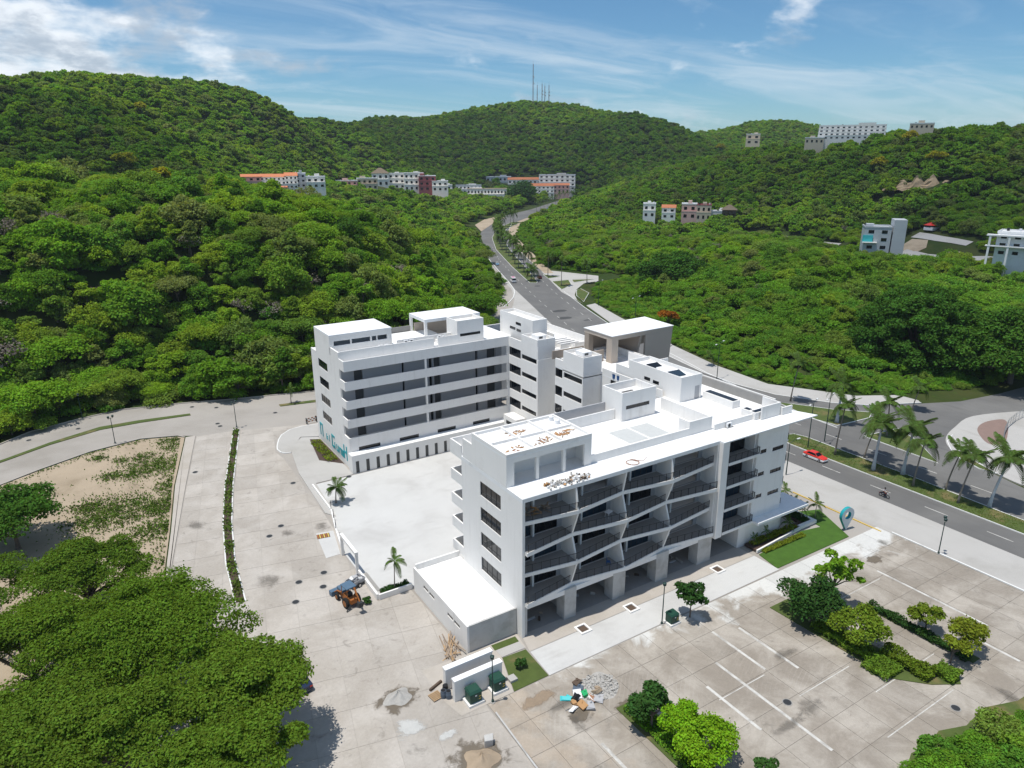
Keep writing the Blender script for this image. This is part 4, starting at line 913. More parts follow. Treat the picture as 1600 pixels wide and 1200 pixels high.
def scatter_group():
    ng = bpy.data.node_groups.new('scatter', 'GeometryNodeTree')
    ng.interface.new_socket('Geometry', in_out='INPUT', socket_type='NodeSocketGeometry'); ng.interface.new_socket('Geometry', in_out='OUTPUT', socket_type='NodeSocketGeometry')
    n = ng.nodes; l = ng.links
    gi = n.new('NodeGroupInput'); go = n.new('NodeGroupOutput'); ip = n.new('GeometryNodeInstanceOnPoints'); ci_ = n.new('GeometryNodeCollectionInfo')
    ci_.inputs['Collection'].default_value = protos; ci_.inputs['Separate Children'].default_value = True; ci_.inputs['Reset Children'].default_value = True
    def na(name, typ):
        q = n.new('GeometryNodeInputNamedAttribute'); q.data_type = typ; q.inputs['Name'].default_value = name; return q.outputs['Attribute']
    l.new(gi.outputs[0], ip.inputs['Points']); l.new(ci_.outputs[0], ip.inputs['Instance']); ip.inputs['Pick Instance'].default_value = True
    l.new(na('idx', 'INT'), ip.inputs['Instance Index']); l.new(na('sc', 'FLOAT_VECTOR'), ip.inputs['Scale'])
    l.new(na('rot', 'FLOAT_VECTOR'), ip.inputs['Rotation']); l.new(ip.outputs[0], go.inputs[0])
    return ng
SG = scatter_group()
def scatter(name, pts, idx, sc, label, cat='forest'):
    me = bpy.data.meshes.new(name); me.vertices.add(len(pts)); me.vertices.foreach_set('co', np.asarray(pts, np.float32).ravel())
    a = me.attributes.new('idx', 'INT', 'POINT'); a.data.foreach_set('value', np.asarray(idx, np.int32))
    a = me.attributes.new('sc', 'FLOAT_VECTOR', 'POINT'); a.data.foreach_set('vector', np.asarray(sc, np.float32).ravel())
    rt = np.zeros((len(pts), 3), np.float32); rt[:, 2] = rg.uniform(0, 6.28, len(pts)); rt[:, :2] = rg.normal(0, .06, (len(pts), 2))
    a = me.attributes.new('rot', 'FLOAT_VECTOR', 'POINT'); a.data.foreach_set('vector', rt.ravel())
    o = bpy.data.objects.new(name, me); C.objects.link(o); md = o.modifiers.new('scatter', 'NODES'); md.node_group = SG
    return tag(o, label, cat, None, 'stuff')
# keep-outs: houses, clearings, far roads (x, y, r)
KEEP = []
def keep(px, D, r):
    a = YAW+math.atan((px-800)/FPX); KEEP.append((D*math.sin(a), D*math.cos(a), r))
def wedge(x, y, lo=-16, hi=78):
    az = np.degrees(np.arctan2(x, y)); return (az > lo) & (az < hi)
def kept(x, y):
    k = np.ones(x.shape, bool)
    for a, b, r in KEEP: k &= np.hypot(x-a, y-b) > r
    return k
def jgrid(x0, x1, y0, y1, s):
    x, y = np.meshgrid(np.arange(x0, x1, s), np.arange(y0, y1, s)); x = x.ravel()+rg.uniform(-.45, .45, x.size)*s; y = y.ravel()+rg.uniform(-.45, .45, y.size)*s
    return x, y
# ================================================================== houses on the slopes
G1_, G2_, G3_ = 'townhouses below the far left hill', 'houses in the middle of the far valley', 'condominium blocks beside the far avenue'
def house(label, px0, px1, pyt, pyb, D, wallm='house_white', roof='flat', roofm='roof_white', floors=3, nwin=4, depth=9.0, turn=0.0, cat='house', name='house', group=None, step=0.0, winm='glass', keep_r=None):
    pc = (px0+px1)/2; p = atD(pc, pyb, D); az = YAW+math.atan((pc-800)/FPX); fd = D*math.cos(az-YAW)
    w = (px1-px0)/FPX*fd/math.cos(math.radians(turn)); h = (pyb-pyt)/FPX*fd
    o = empty(name, (p.x, p.y, p.z), -az+math.radians(turn), label, cat, group)
    rh = 0.0 if roof == 'flat' else h*0.20; bh = h-rh
    sb_ = 2.2 if (floors > 1 and D > 450) else 0.0
    for f in range(floors):
        q0 = -16 if f == 0 else bh*f/floors+.001
        MB().box(-w/2, w/2, f*sb_, depth+floors*sb_, q0, bh*(f+1)/floors).build('wall', wallm, o)
        if sb_ and f < floors-1: MB().box(-w/2-.1, w/2+.1, f*sb_-.1, f*sb_+.12, bh*(f+1)/floors+.001, bh*(f+1)/floors+.75).build('terrace_parapet', wallm, o)
    y0 = (floors-1)*sb_; depth_ = depth; depth = depth+floors*sb_
    if roof == 'flat':
        b = MB(); b.box(-w/2-.15, w/2+.15, y0-.15, y0+.15, bh, bh+.7); b.box(-w/2-.15, w/2+.15, depth-.15, depth+.15, bh, bh+.7); b.box(-w/2-.15, -w/2+.15, y0+.15, depth-.15, bh, bh+.7); b.box(w/2-.15, w/2+.15, y0+.15, depth-.15, bh, bh+.7); b.box(-w/2+.15, w/2-.15, y0+.15, depth-.15, bh+.01, bh+.12); b.build('roof', roofm, o)
    else:
        if roof == 'tile': pts = [(-w/2-.4, y0-.6, bh), (w/2+.4, y0-.6, bh), (w/2+.4, depth+.6, bh), (-w/2-.4, depth+.6, bh), (-w/2-.4, (y0+depth)/2, bh+rh), (w/2+.4, (y0+depth)/2, bh+rh)]
        else: pts = [(-w/2-.8, y0-.8, bh), (w/2+.8, y0-.8, bh), (w/2+.8, depth+.8, bh), (-w/2-.8, depth+.8, bh), (-w*.08, (y0+depth)/2, bh+rh*1.6), (w*.08, (y0+depth)/2, bh+rh*1.6)]
        b = MB(); n = len(b.v); b.v += pts
        for f in ((0, 1, 5, 4), (2, 3, 4, 5), (1, 2, 5), (3, 0, 4), (3, 2, 1, 0)): b.f.append(f); b.m.append(0)
        b.build('roof', roofm, o)
    fh = bh/floors; hr_ = random.Random(int(px0*7+pyt))
    if roof == 'flat' and w > 5:
        rx = hr_.uniform(-.3, .3)*w; MB().box(rx-w*.13, rx+w*.13, depth*.35, depth*.75, bh+.13, bh+hr_.uniform(1.4, 2.6)).build('roof_room', wallm, o)
        for q in range(2):
            tx = hr_.uniform(-.42, .42)*w; MB().tube([(tx, depth*.85, bh+.12), (tx, depth*.85, bh+1.3)], .55, 8).build('water_tank', 'black_plastic' if q else 'white_plastic', o)
    for f in range(floors):
        yy = -0.02
        ys = f*sb_
        if step and f < floors-1 and not sb_:
            MB().box(-w/2, w/2, -step, -.01, f*fh+fh-.25, f*fh+fh).build('balcony', wallm, o)
        for i in range(nwin):
            cx_ = -w/2+w*(i+.5)/nwin; ww = w/nwin*.42
            wi = MB().box(cx_-ww/2, cx_+ww/2, ys-.06, ys-.005, f*fh+fh*.28, f*fh+fh*.70).build('window', 'dark_frame', o)
            MB().box(cx_-ww/2+.08, cx_+ww/2-.08, ys-.08, ys-.062, f*fh+fh*.28+.08, f*fh+fh*.70-.08).build('pane', winm, wi)
    KEEP.append((p.x+depth/2*math.sin(az), p.y+depth/2*math.cos(az), keep_r or max(w*.5, depth*.6)))
    # leave the view onto the front open
    if 500 < D and group in (G1_, G2_, G3_):
        for q_ in (6, 16, 26):
            for k_ in np.arange(-.5, .51, .25): KEEP.append((p.x-q_*math.sin(az)+k_*w*math.cos(az), p.y-q_*math.cos(az)-k_*w*math.sin(az), max(5, w*.14)))
    if D < 450: KEEP.append((p.x-6*math.sin(az), p.y-6*math.cos(az), max(w*.36, 4)))
    return o
zt = lambda x, y: (370+x/2.909, 240+y/2.909)
def hz(label, x0, x1, y0, y1, D, *a, **k):
    p0 = zt(x0, y0); p1 = zt(x1, y1); return house(label, p0[0], p1[0], p0[1], p1[1], D, *a, **k)
G1 = G1_ = 'townhouses below the far left hill'
hz('low pinkish house at the left end of the terracotta-roofed row', 28, 112, 98, 152, 520, 'pink_wall', 'tile', 'terracotta', 2, 3, group=G1)
hz('terracotta-roofed townhouse at the left of the white row', 112, 168, 98, 160, 525, 'house_white', 'tile', 'terracotta', 3, 3, step=1.5, group=G1)
hz('middle terracotta-roofed townhouse of the white row', 168, 225, 98, 160, 525, 'house_white', 'tile', 'terracotta', 3, 3, step=1.5, group=G1)
hz('terracotta-roofed townhouse at the right of the white row', 225, 278, 92, 160, 525, 'house_white', 'tile', 'terracotta', 3, 3, step=1.5, group=G1)
hz('tall pale house next to the terracotta-roofed row', 270, 316, 97, 155, 532, 'house_grey', floors=3, nwin=2, group=G1)
hz('white flat-roofed house right of the tall pale house', 322, 402, 112, 158, 522, 'house_white', floors=2, nwin=3, group=G1)
hz('small tan annex below the terracotta-roofed row', 150, 228, 150, 175, 505, 'tan_wall', 'tile', 'terracotta', 1, 3, group=G1)
G2 = 'houses in the middle of the far valley'
hz('small low house with pink parapets left of the thatched house', 455, 548, 128, 165, 725, 'pink_wall', floors=2, nwin=4, group=G2)
hz('tan two-storey house below the thatched roof', 550, 640, 118, 165, 735, 'tan_wall', floors=2, nwin=4, group=G2)
hz('white house with thatched cone roof in the far valley', 618, 692, 80, 150, 775, 'house_white', 'thatch', 'thatch', 2, 3, group=G2)
hz('white flat-roofed house behind the round tree in the valley', 692, 765, 97, 160, 785, 'house_white', floors=3, nwin=3, group=G2)
hz('white townhouse with maroon upper walls', 765, 850, 96, 170, 775, 'house_white', floors=3, nwin=4, group=G2)
hz('maroon-topped townhouse right of its white twin', 830, 905, 108, 170, 768, 'maroon_wall', floors=3, nwin=3, group=G2)
hz('white block at the right end of the valley houses', 890, 960, 130, 172, 762, 'house_white', floors=2, nwin=3, group=G2)
G3 = 'condominium blocks beside the far avenue'
hz('narrow white tower block at the left end of the condominiums', 945, 980, 148, 188, 875, 'house_white', floors=2, nwin=1, group=G3)
hz('long low white block with grey roof among the condominiums', 980, 1110, 148, 182, 890, 'house_white', floors=2, nwin=8, roofm='house_grey', group=G3)
hz('long arcaded white block with brown roof band', 1050, 1225, 165, 212, 865, 'house_white', floors=2, nwin=12, roofm='tan_wall', step=1.5, group=G3)
hz('dark-roofed house at the back of the condominiums', 1135, 1245, 110, 150, 965, 'house_grey', floors=2, nwin=6, group=G3)
hz('long terracotta-roofed block at the back of the condominiums', 1235, 1400, 112, 160, 960, 'house_white', 'tile', 'terracotta', 2, 9, group=G3)
hz('tall white block at the right end of the condominiums', 1375, 1535, 103, 165, 945, 'house_white', floors=4, nwin=7, step=1.2, group=G3)
hz('orange-roofed block in front of the tall white condominium', 1330, 1440, 140, 195, 920, 'house_white', 'tile', 'terracotta', 3, 6, step=1.2, group=G3)
hz('small terracotta-roofed wing at the avenue corner', 1440, 1510, 138, 178, 925, 'pink_wall', 'tile', 'terracotta', 2, 4, group=G3)
zr_ = lambda x, y: (1000+x/2.667, 180+y/2.667)
def hr(label, x0, x1, y0, y1, D, *a, **k):
    p0 = zr_(x0, y0); p1 = zr_(x1, y1); return house(label, p0[0], p1[0], p0[1], p1[1], D, *a, **k)
G4 = 'houses in the right valley'
hr('white house at the left end of the right valley row', 12, 62, 375, 428, 540, 'house_white', floors=2, nwin=2, group=G4)
hr('orange and white house in the right valley row', 90, 145, 378, 432, 540, 'house_white', 'tile', 'terracotta', 2, 2, group=G4)
hr('pink house in the right valley row', 172, 232, 376, 435, 540, 'pink_wall', floors=2, nwin=2, group=G4)
hr('brown house with flat roof in the right valley row', 232, 292, 380, 440, 540, 'tan_wall', floors=2, nwin=3, roofm='maroon_wall', group=G4)
hr('white wall house beside the thatched pavilion', 294, 350, 404, 442, 545, 'house_white', floors=1, nwin=2, group=G4)
hr('thatched pavilion with dark open sides in the right valley', 340, 395, 385, 446, 530, 'dark_wood', 'thatch', 'thatch', 1, 3, group=G4)
hr('small purple-roofed house right of the thatched pavilion', 392, 430, 396, 420, 550, 'house_white', floors=1, nwin=2, roofm='maroon_wall', group=G4)
hr('lone pale house high on the right hill', 442, 495, 84, 122, 850, 'tan_wall', floors=2, nwin=2, group='houses on the right hilltop')
hr('long terraced white apartment block on the right hilltop', 755, 1000, 48, 100, 660, 'house_white', floors=4, nwin=12, step=1.5, cat='building', group='houses on the right hilltop')
hr('low pale block left of the terraced hilltop apartments', 690, 760, 98, 120, 655, 'tan_wall', floors=1, nwin=4, group='houses on the right hilltop')
hr('beige flat-roofed house on the hilltop skyline at the right', 1130, 1215, 38, 58, 610, 'tan_wall', floors=1, nwin=5, group='houses on the right hilltop')
# unfinished grey tower house, with its tall blank stair wall
o = house('unfinished grey three-storey house with tall blank stair wall', 1349, 1386, 357, 392, 398, 'house_grey', floors=3, nwin=2, depth=11, turn=8, roofm='house_grey', winm='glass', group=G4)
MB().box(6.6, 12.2, -0.6, 10, -14, 15.2).build('stair_wall', 'house_grey', o); MB().box(-6.6, 0, -2.2, -.05, 4.0, 4.3).build('balcony', 'house_white', o); MB().box(-6.6, -2, -.5, -.07, 4.4, 7.6).build('blue_awning', 'teal_plastic', o)
p = o.location; KEEP.append((p.x, p.y-10, 14)); KEEP.append((p.x+14, p.y, 12))
o = house('cream modern house with deep flat canopies at the right picture edge', 1557, 1612, 366, 402, 372, 'roof_white', floors=3, nwin=3, depth=12, turn=-6, group=G4)
MB().box(-11, 11, -3.0, -.1, 8.6, 9.2).build('canopy', 'roof_white', o); MB().box(-11, 11, -3.0, -.1, 4.2, 4.6).build('canopy', 'roof_white', o)
for x_ in (-10, -3, 5): MB().box(x_, x_+.8, -2.9, -2.2, -14, 8.6).build('column', 'roof_white', o)
p = o.location; KEEP.append((p.x-8, p.y-14, 16)); KEEP.append((p.x-24, p.y, 14))
# pale dirt tracks and bare banks in the valley
def patch(name, pxs, m, off=0.25):
    pts = []
    for q in pxs: pts.append(hit_(*q))
    b = MB(); n = len(pts); c = sum((Vector(p) for p in pts), Vector())/n; c.z = gz(c.x, c.y)
    for i in range(n): b.poly([pts[i], pts[(i+1) % n], tuple(c)])
    b.v = [(v[0], v[1], v[2]+off) for v in b.v]; o = b.build(name, m); o['kind'] = 'structure'
    for p in pts+[tuple(c)]: KEEP.append((p[0], p[1], 4.5))
    return o
def hit_(px, py, t0=200, t1=1500):
    d_ = ray(px, py); hd = math.hypot(d_[0], d_[1]); k = np.linspace(t0, t1, 3000)/hd
    X, Y, Z = d_[0]*k, d_[1]*k, CAM_H+d_[2]*k; i = int(np.argmax(Z < height(X, Y))); return (float(X[i]), float(Y[i]), float(height(X[i:i+1], Y[i:i+1])[0]))
def track(name, pxs, w, m):
    P_ = [Vector(hit_(*q)) for q in pxs]; Q = []
    for a, c in zip(P_[:-1], P_[1:]):
        k = max(2, int((c-a).length/6))
        for i in range(k): Q.append(a.lerp(c, i/k))
    Q.append(P_[-1]); rows = []
    for i, p in enumerate(Q):
        d_ = (Q[min(i+1, len(Q)-1)]-Q[max(i-1, 0)]); s_ = Vector((-d_.y, d_.x, 0)).normalized()*w/2; r_ = []
        for k in (-1, 0, 1): q = p+s_*k; r_.append((q.x, q.y, gz(q.x, q.y)+0.35))
        rows.append(r_[::-1]); KEEP.append((p.x, p.y, w*.5+5.0)); KEEP.append((p.x-p.normalized().x*6, p.y-p.normalized().y*6, w*.3+5))
    o = MB().grid(rows).build(name, m); o['kind'] = 'structure'; return o
track('dirt_track', [(1170, 366), (1210, 371), (1255, 378), (1310, 384)], 7, 'pale_concrete')
track('dirt_track', [(1405, 395), (1440, 402), (1490, 407), (1540, 406), (1600, 412)], 9, 'pale_concrete')
track('dirt_track', [(1430, 368), (1468, 374), (1515, 382)], 6, 'pale_concrete')
patch('bare_bank', [(1403, 388), (1425, 374), (1450, 376), (1447, 388), (1425, 398)], 'sand'); patch('bare_bank', [(1470, 400), (1478, 393), (1500, 394), (1504, 403)], 'sand')
patch('clearing', [(742, 352), (757, 343), (782, 338), (790, 340), (770, 350), (752, 362)], 'sand', .2); patch('clearing', [(660, 312), (700, 311), (735, 314), (755, 320), (715, 322), (680, 318)], 'sand'); patch('clearing', [(1186, 398), (1205, 396), (1200, 406)], 'sand'); patch('clearing', [(1240, 405), (1262, 402), (1258, 410)], 'sand')
# eroded cliff on the right hill
_c = Vector(hit_(1445, 296)); _az = math.atan2(_c.x, _c.y)
cl = MB(); g_ = np.random.default_rng(5); rows = []
for i in range(7):
    r_ = []
    for j in range(22):
        s = (j/21-.5)*46; h_ = 11*(1-abs(j/21-.5)*1.5)*(0.75+.25*math.sin(j*1.7)); k = i/6; r_.append((s, k*5+g_.normal(0, .5), k*h_-2+g_.normal(0, .3)))
    rows.append(r_)
o = cl.grid(rows).build('cliff', 'cliff'); o.location = (_c.x, _c.y, _c.z+1); o.rotation_euler = (0, 0, -_az); o['kind'] = 'structure'
for s in (-18, -9, 0, 9, 18): KEEP.append((_c.x+s*math.cos(_az)-4*math.sin(_az), _c.y-s*math.sin(_az)-4*math.cos(_az), 8))
# far stretch of the avenue climbing into the hills
AVR_ = AVR[11:]
for q_, r_ in ((AVR_, 12), (AVL[13:], 12)):
    for a_, b_ in zip(q_[:-1], q_[1:]):
        L_ = math.hypot(b_[0]-a_[0], b_[1]-a_[1])
        for s_ in np.arange(0, L_, 10): KEEP.append((a_[0]+(b_[0]-a_[0])*s_/L_+(5 if q_ is AVR_ else -3), a_[1]+(b_[1]-a_[1])*s_/L_-(4 if q_ is AVR_ else 0), r_))
sheet('road_verge', [(197, 276), (223.5, 331), (266, 418), (319, 495), (418, 592), (558, 725), (553, 730), (413, 597), (314, 500), (260.4, 422), (218.4, 334), (193, 278)], 0.02, 'sand')
# masts on the middle hill
def mast(label, px, top, D, w, m='mast_metal'):
    D *= 1.14
    a = YAW+math.atan((px-800)/FPX); x_, y_ = D*math.sin(a), D*math.cos(a); z0 = gz(x_, y_); zt_ = atD(px, top, D).z; h_ = zt_-z0
    o = empty('radio_mast', (x_, y_, z0), 0, label, 'mast', 'radio masts on the middle hill'); n = max(6, int(h_/4))
    L = [Vector((w*math.cos(q), w*math.sin(q), 0)) for q in (0, 2.09, 4.19)]
    for l_ in L: MB().tube([l_, l_*.35+Vector((0, 0, h_))], .17, 5).build('leg', m, o)
    b = MB()
    for i in range(n):
        k0, k1 = i/n, (i+1)/n
        for q in range(3): b.tube([L[q]*(1-.65*k0)+Vector((0, 0, h_*k0)), L[(q+1) % 3]*(1-.65*k1)+Vector((0, 0, h_*k1))], .09, 4)
    b.build('bracing', m, o); MB().tube([(0, 0, h_), (0, 0, h_+5)], .1, 5).build('antenna', m, o)
    if w > .9:
        for q in (.55, .7): MB().tube([(w, 0, h_*q), (w+.9, 0, h_*q)], .9, 10).build('dish', 'white_plastic', o)
mast('tallest lattice radio mast on the middle hill', 832, 100, 1096, 1.3); mast('short thin mast just right of the tallest mast', 838, 133, 1090, .8); mast('mast left of the pair on the middle hill', 845, 131, 1092, 1.0); mast('right-hand mast of the close pair on the middle hill', 849, 134, 1094, 1.0); mast('rightmost mast on the middle hill', 855, 133, 1088, 1.0)
def right_side(x, y):      # east of the avenue
    xr = np.interp(y, [p[1] for p in AVR], [p[0] for p in AVR]); return x > xr
# --- hillside forest west of the avenue and around, near
x, y = jgrid(-300, 420, 60, 480, 5.0); D = np.hypot(x, y); dd = pdist(x, y, FLAT); ins = inpoly(x, y, FLAT)
ok = wedge(x, y, -22, 80) & ~ins & (dd > 0.9) & kept(x, y) & (D < 430) & ~right_side(x, y)
x, y, dd = x[ok], y[ok], dd[ok]; n = len(x)
s = rg.uniform(0.72, 1.30, n)*np.clip(0.80+dd/60, 0.8, 1.05); i_ = rg.integers(0, 7, n); i_ = np.where(rg.random(n) < 0.04, 7, i_); s = np.where(rg.random(n) < 0.13, s*1.45, s*0.95)
x2 = x+rg.uniform(-2.4, 2.4, n); y2 = y+rg.uniform(-2.4, 2.4, n); x = np.append(x, x2); y = np.append(y, y2); i_ = np.append(i_, 12+rg.integers(0, 3, n)); s = np.append(s, rg.uniform(.7, 1.3, n)); n = 2*n
z = height(x, y)
scatter('hillside_forest', np.stack([x, y, z-0.5], 1), i_, np.stack([s, s, s*rg.uniform(.85, 1.2, n)], 1), 'dense green forest covering the low hill left of the avenue')
# --- scrub and trees east of the avenue
x, y = jgrid(130, 520, 30, 620, 3.5); D = np.hypot(x, y); dd = pdist(x, y, FLAT); ins = inpoly(x, y, FLAT)
ok = wedge(x, y, 5, 80) & ~ins & (dd > 0.5) & kept(x, y) & (D < 470) & right_side(x, y); x, y, dd, D = x[ok], y[ok], dd[ok], D[ok]; n = len(x)
fld = 0.5+0.5*np.sin(x*0.045+1.3)*np.sin(y*0.038+0.4)+0.25*np.sin(x*0.11+y*0.09)
tree = (rg.random(n) < np.clip((dd-14)/90, 0.02, 0.26)*np.clip(fld+.1, .1, 1.3)*np.clip((D-150)/150, 0.15, 1)) | (D > 330) & (rg.random(n) < 0.35)
for px_, py_, r_ in ((1432, 572, 23), (1052, 452, 18)):
    q_ = at(px_, py_); tree &= np.hypot(x-q_.x, y-q_.y) > r_
i_ = np.where(tree, np.where(rg.random(n) < .05, 7, rg.integers(0, 7, n)), 12+rg.integers(0, 3, n)); s = np.where(tree, rg.uniform(.6, 1.15, n), rg.uniform(.55, 1.15, n)*np.clip(.6+dd/50, .6, 1.25))
z = height(x, y)
scatter('scrub', np.stack([x, y, z-0.3], 1), i_, np.stack([s, s, s*rg.uniform(.8, 1.25, n)], 1), 'tangled green scrub and low trees right of the avenue', 'scrub')
# --- low growth on the verge of the avenue
x, y = jgrid(150, 560, 190, 740, 2.3); dd = pdist(x, y, AVR[8:], False); ins = inpoly(x, y, FLAT); ok = ~ins & right_side(x, y) & (dd > 7.5) & (dd < 34) & (rg.random(x.size) < .8); x, y = x[ok], y[ok]; n = len(x); s = rg.uniform(.28, .6, n)
scatter('verge_shrubs', np.stack([x, y, height(x, y)-.1], 1), 12+rg.integers(0, 3, n), np.stack([s, s, s*rg.uniform(.7, 1.2, n)], 1), 'low green shrubs on the right verge of the far avenue', 'shrubs')
x, y = jgrid(140, 260, 60, 230, 2.6); dd = pdist(x, y, FLAT); ins = inpoly(x, y, FLAT); ok = ~ins & right_side(x, y) & (dd < 14) & (dd > .6); x, y = x[ok], y[ok]; n = len(x); s = rg.uniform(.22, .5, n)
scatter('roadside_undergrowth', np.stack([x, y, height(x, y)-.1], 1), 12+rg.integers(0, 3, n), np.stack([s, s, s*.9], 1), 'low undergrowth along the far pavement and the side road', 'undergrowth')
# --- far hills
x, y = jgrid(-420, 1250, 150, 1500, 6.6); D = np.hypot(x, y); dd = pdist(x, y, FLAT); ins = inpoly(x, y, FLAT)
near = np.where(right_side(x, y), 470, 430)
ok = wedge(x, y) & ~ins & (dd > 5) & kept(x, y) & (D >= near) & (D < 1520); x, y = x[ok], y[ok]; n = len(x)
s = rg.uniform(0.85, 1.65, n); z = height(x, y)
scatter('far_forest', np.stack([x, y, z-0.6], 1), 8+rg.integers(0, 4, n), np.stack([s, s, s*rg.uniform(.8, 1.15, n)], 1), 'unbroken green forest over the farther hills')

# --- single trees that stand out
def tree(name, loc, R_, H_, zc, nb, nl, leaf, m, label, r0=0.25, group=None, seed=None, cat='tree', **kw):
    g = np.random.default_rng(seed if seed is not None else int(abs(loc[0])*13+abs(loc[1])*7))
    t_ = empty(name, loc, g.uniform(0, 6.28), label, cat, group)
    me, bc = crown_mesh('crown', g, R_, H_, nb, nl, leaf, m, zc, **kw); inst('crown', me, t_)
    trunk_mb(bc, zc, r0, g, min(12, nb)).build('trunk', 'bark', t_)
    return t_
def gl(px, py, z=0.0):
    p = at(px, py, z); return (p.x, p.y, 0.0)
def hit(px, py, off=0.0, t0=120, t1=2000):
    d_ = ray(px, py); hd = math.hypot(d_[0], d_[1]); k = np.linspace(t0, t1, 4000)/hd
    X, Y, Z = d_[0]*k, d_[1]*k, CAM_H+d_[2]*k; i = np.argmax(Z < height(X, Y)+off); return (float(X[i]), float(Y[i]), float(height(X[i:i+1], Y[i:i+1])[0]))
# great spreading trees in the lower left corner
for q, (px, py, R_, H_, zc, nb, nl, lab) in enumerate([
    (130, 892, 7.4, 4.4, 6.0, 46, 20000, 'domed spreading tree at the edge of the sandy vacant lot'),
    (245, 985, 10.2, 5.0, 6.2, 80, 38000, 'widest spreading tree over the concrete lane in the lower left corner'),
    (385, 1075, 7.2, 4.4, 6.0, 52, 25000, 'spreading tree overhanging the dark blue parked car'),
    (40, 1010, 8.8, 4.6, 6.2, 52, 23000, 'spreading tree cut by the left picture edge below the sandy lot'),
    (190, 1140, 7.6, 4.4, 6.0, 52, 25000, 'spreading tree at the bottom edge beside the brown clearing'),
    (370, 1185, 6.6, 4.0, 5.6, 44, 22000, 'spreading tree at the bottom edge nearest the paved street'),
    (-70, 920, 8.0, 4.4, 5.6, 40, 12000, 'spreading tree mostly beyond the left edge level with the domed tree'),
    (40, 1150, 7.5, 4.2, 5.6, 44, 18000, 'spreading tree in the very corner at the lower left')]):
    p = at(px, py, 7.0)
    tree('spreading_tree', (p.x, p.y, 0), R_, H_, zc, nb, int(nl*1.8), 0.20, 'leaf_big', lab, 0.38, 'spreading trees in the lower left corner', 40+q, pad=True, br=(0.15, 0.26), squash=0.42)
p = at(15, 800, 6.0); tree('roadside_tree', (p.x, p.y, 0), 8.4, 4.6, 3.6, 44, 24000, 0.30, 'leaf_dome', 'dark leafy tree at the left picture edge beside the sandy lot', 0.3, seed=5, pad=True, br=(0.2, 0.32), squash=0.6)
# the wide dome right of the avenue
p = at(1432, 572, 0.0); tree('dome_tree', (p.x+3, p.y+3, 0), 17.0, 15.0, 6.0, 420, 110000, 0.44, 'leaf_dome', 'huge dome-shaped tree standing alone in the scrub right of the avenue', 0.9, seed=3, shell=(0.62, 0.93), br=(0.10, 0.16), squash=0.7, low=-0.42)
p = at(1052, 452, 0.0); tree('dome_tree', (p.x, p.y, 0), 15.0, 11.0, 4.0, 120, 26000, 0.66, 'leaf_dome', 'broad round tree in the scrub behind the beige portico', 0.7, seed=9, shell=(0.6, 0.95), br=(0.16, 0.26), low=-0.1)
p = at(1592, 606, 0.0); tree('shade_tree', (p.x+2, p.y+3, 0), 13.5, 11.0, 7.0, 110, 34000, 0.5, 'leaf_dome', 'big leafy tree shading the side road at the right picture edge', 0.6, seed=16, shell=(0.6, 0.95), br=(0.14, 0.24), squash=0.65)
p = hit(815, 318, 0, 600); tree('street_tree', p, 17, 12, 10, 50, 6000, 1.2, 'leaf_dark', 'dark round tree in front of the far townhouses beside the avenue', 0.8, seed=2, shell=(0.5, 0.9))
p = hit(545, 385, 4); tree('hill_tree', p, 6.5, 6.0, 8, 26, 7000, 0.4, 'leaf_dome', 'tall dark crowned tree standing above the hillside forest behind the rear block', 0.4, seed=21)
p = at(1043, 512, 0); tree('flame_tree', (p.x, p.y, gz(p.x, p.y)), 3.6, 2.0, 3.4, 16, 2600, 0.34, 'leaf_orange', 'orange flowering tree just behind the beige portico', 0.2, seed=8, pad=True)
for i, (px, py, R_, lab) in enumerate([(196, 262, 7, 'yellow flowering tree on the crest of the left hill'), (252, 292, 6, 'lower yellow flowering tree on the left hillside'), (1125, 234, 8, 'yellow tree on the right hill below the lone pale house'), (1420, 222, 7, 'topmost yellow tree on the right hill below the hilltop block'), (1462, 256, 8, 'widest yellow tree on the right hill above the bare cliff'), (1372, 264, 7, 'yellow tree on the right hill left of the bare cliff'), (220, 176, 5, 'small yellow tree high on the far left hill')]):
    p = hit(px, py, 5, 250); tree('yellow_tree', p, R_*.8, R_*.6, 8.5, 18, 2000, 0.75, 'leaf_yellow', lab, 0.3, 'yellow flowering trees on the hills', 60+i)
# trees and hedges of the parking lot islands
island('planter_bed', [(67.4, 47.0), (67.9, 35.2), (66.8, 33.2), (68.5, 31.2), (70.8, 28.8), (73.5, 27.2), (74.6, 28.0), (71.9, 33.5), (71.2, 38), (70.6, 47.0)], 'dry_lawn', False)
island('planter_bed', [(77.3, 41.0), (78.1, 28.2), (79.5, 28.2), (78.6, 41.0)], 'dry_lawn', False)
island('planter_bed', [(40.2, 44.2), (40.2, 30.5), (43.0, 30.5), (43.0, 44.2)], 'dry_lawn', False)
tree('lot_tree', (69.2, 42.6, 0.1), 3.7, 2.5, 2.7, 26, 7500, 0.24, 'leaf_dark', 'dense dark green tree at the head of the long planter in the lot', 0.18, seed=31, low=-0.5)
tree('lot_tree', (74.6, 43.5, 0.1), 3.0, 2.6, 4.4, 20, 3000, 0.26, 'leaf_forest', 'tall open tree behind the dense dark tree in the lot', 0.16, seed=32, shell=(.4, 1.0), br=(.16, .28))
tree('lot_tree', (69.6, 37.0, 0.1), 3.0, 2.0, 2.6, 18, 5200, 0.22, 'leaf_lime', 'yellow-green tree in the middle of the long lot planter', 0.14, seed=33)
tree('lot_tree', (78.8, 34.0, 0.1), 2.0, 1.4, 2.2, 12, 2200, 0.22, 'leaf_lime', 'small yellow-green tree in the narrow hedge bed of the lot', 0.1, seed=34)
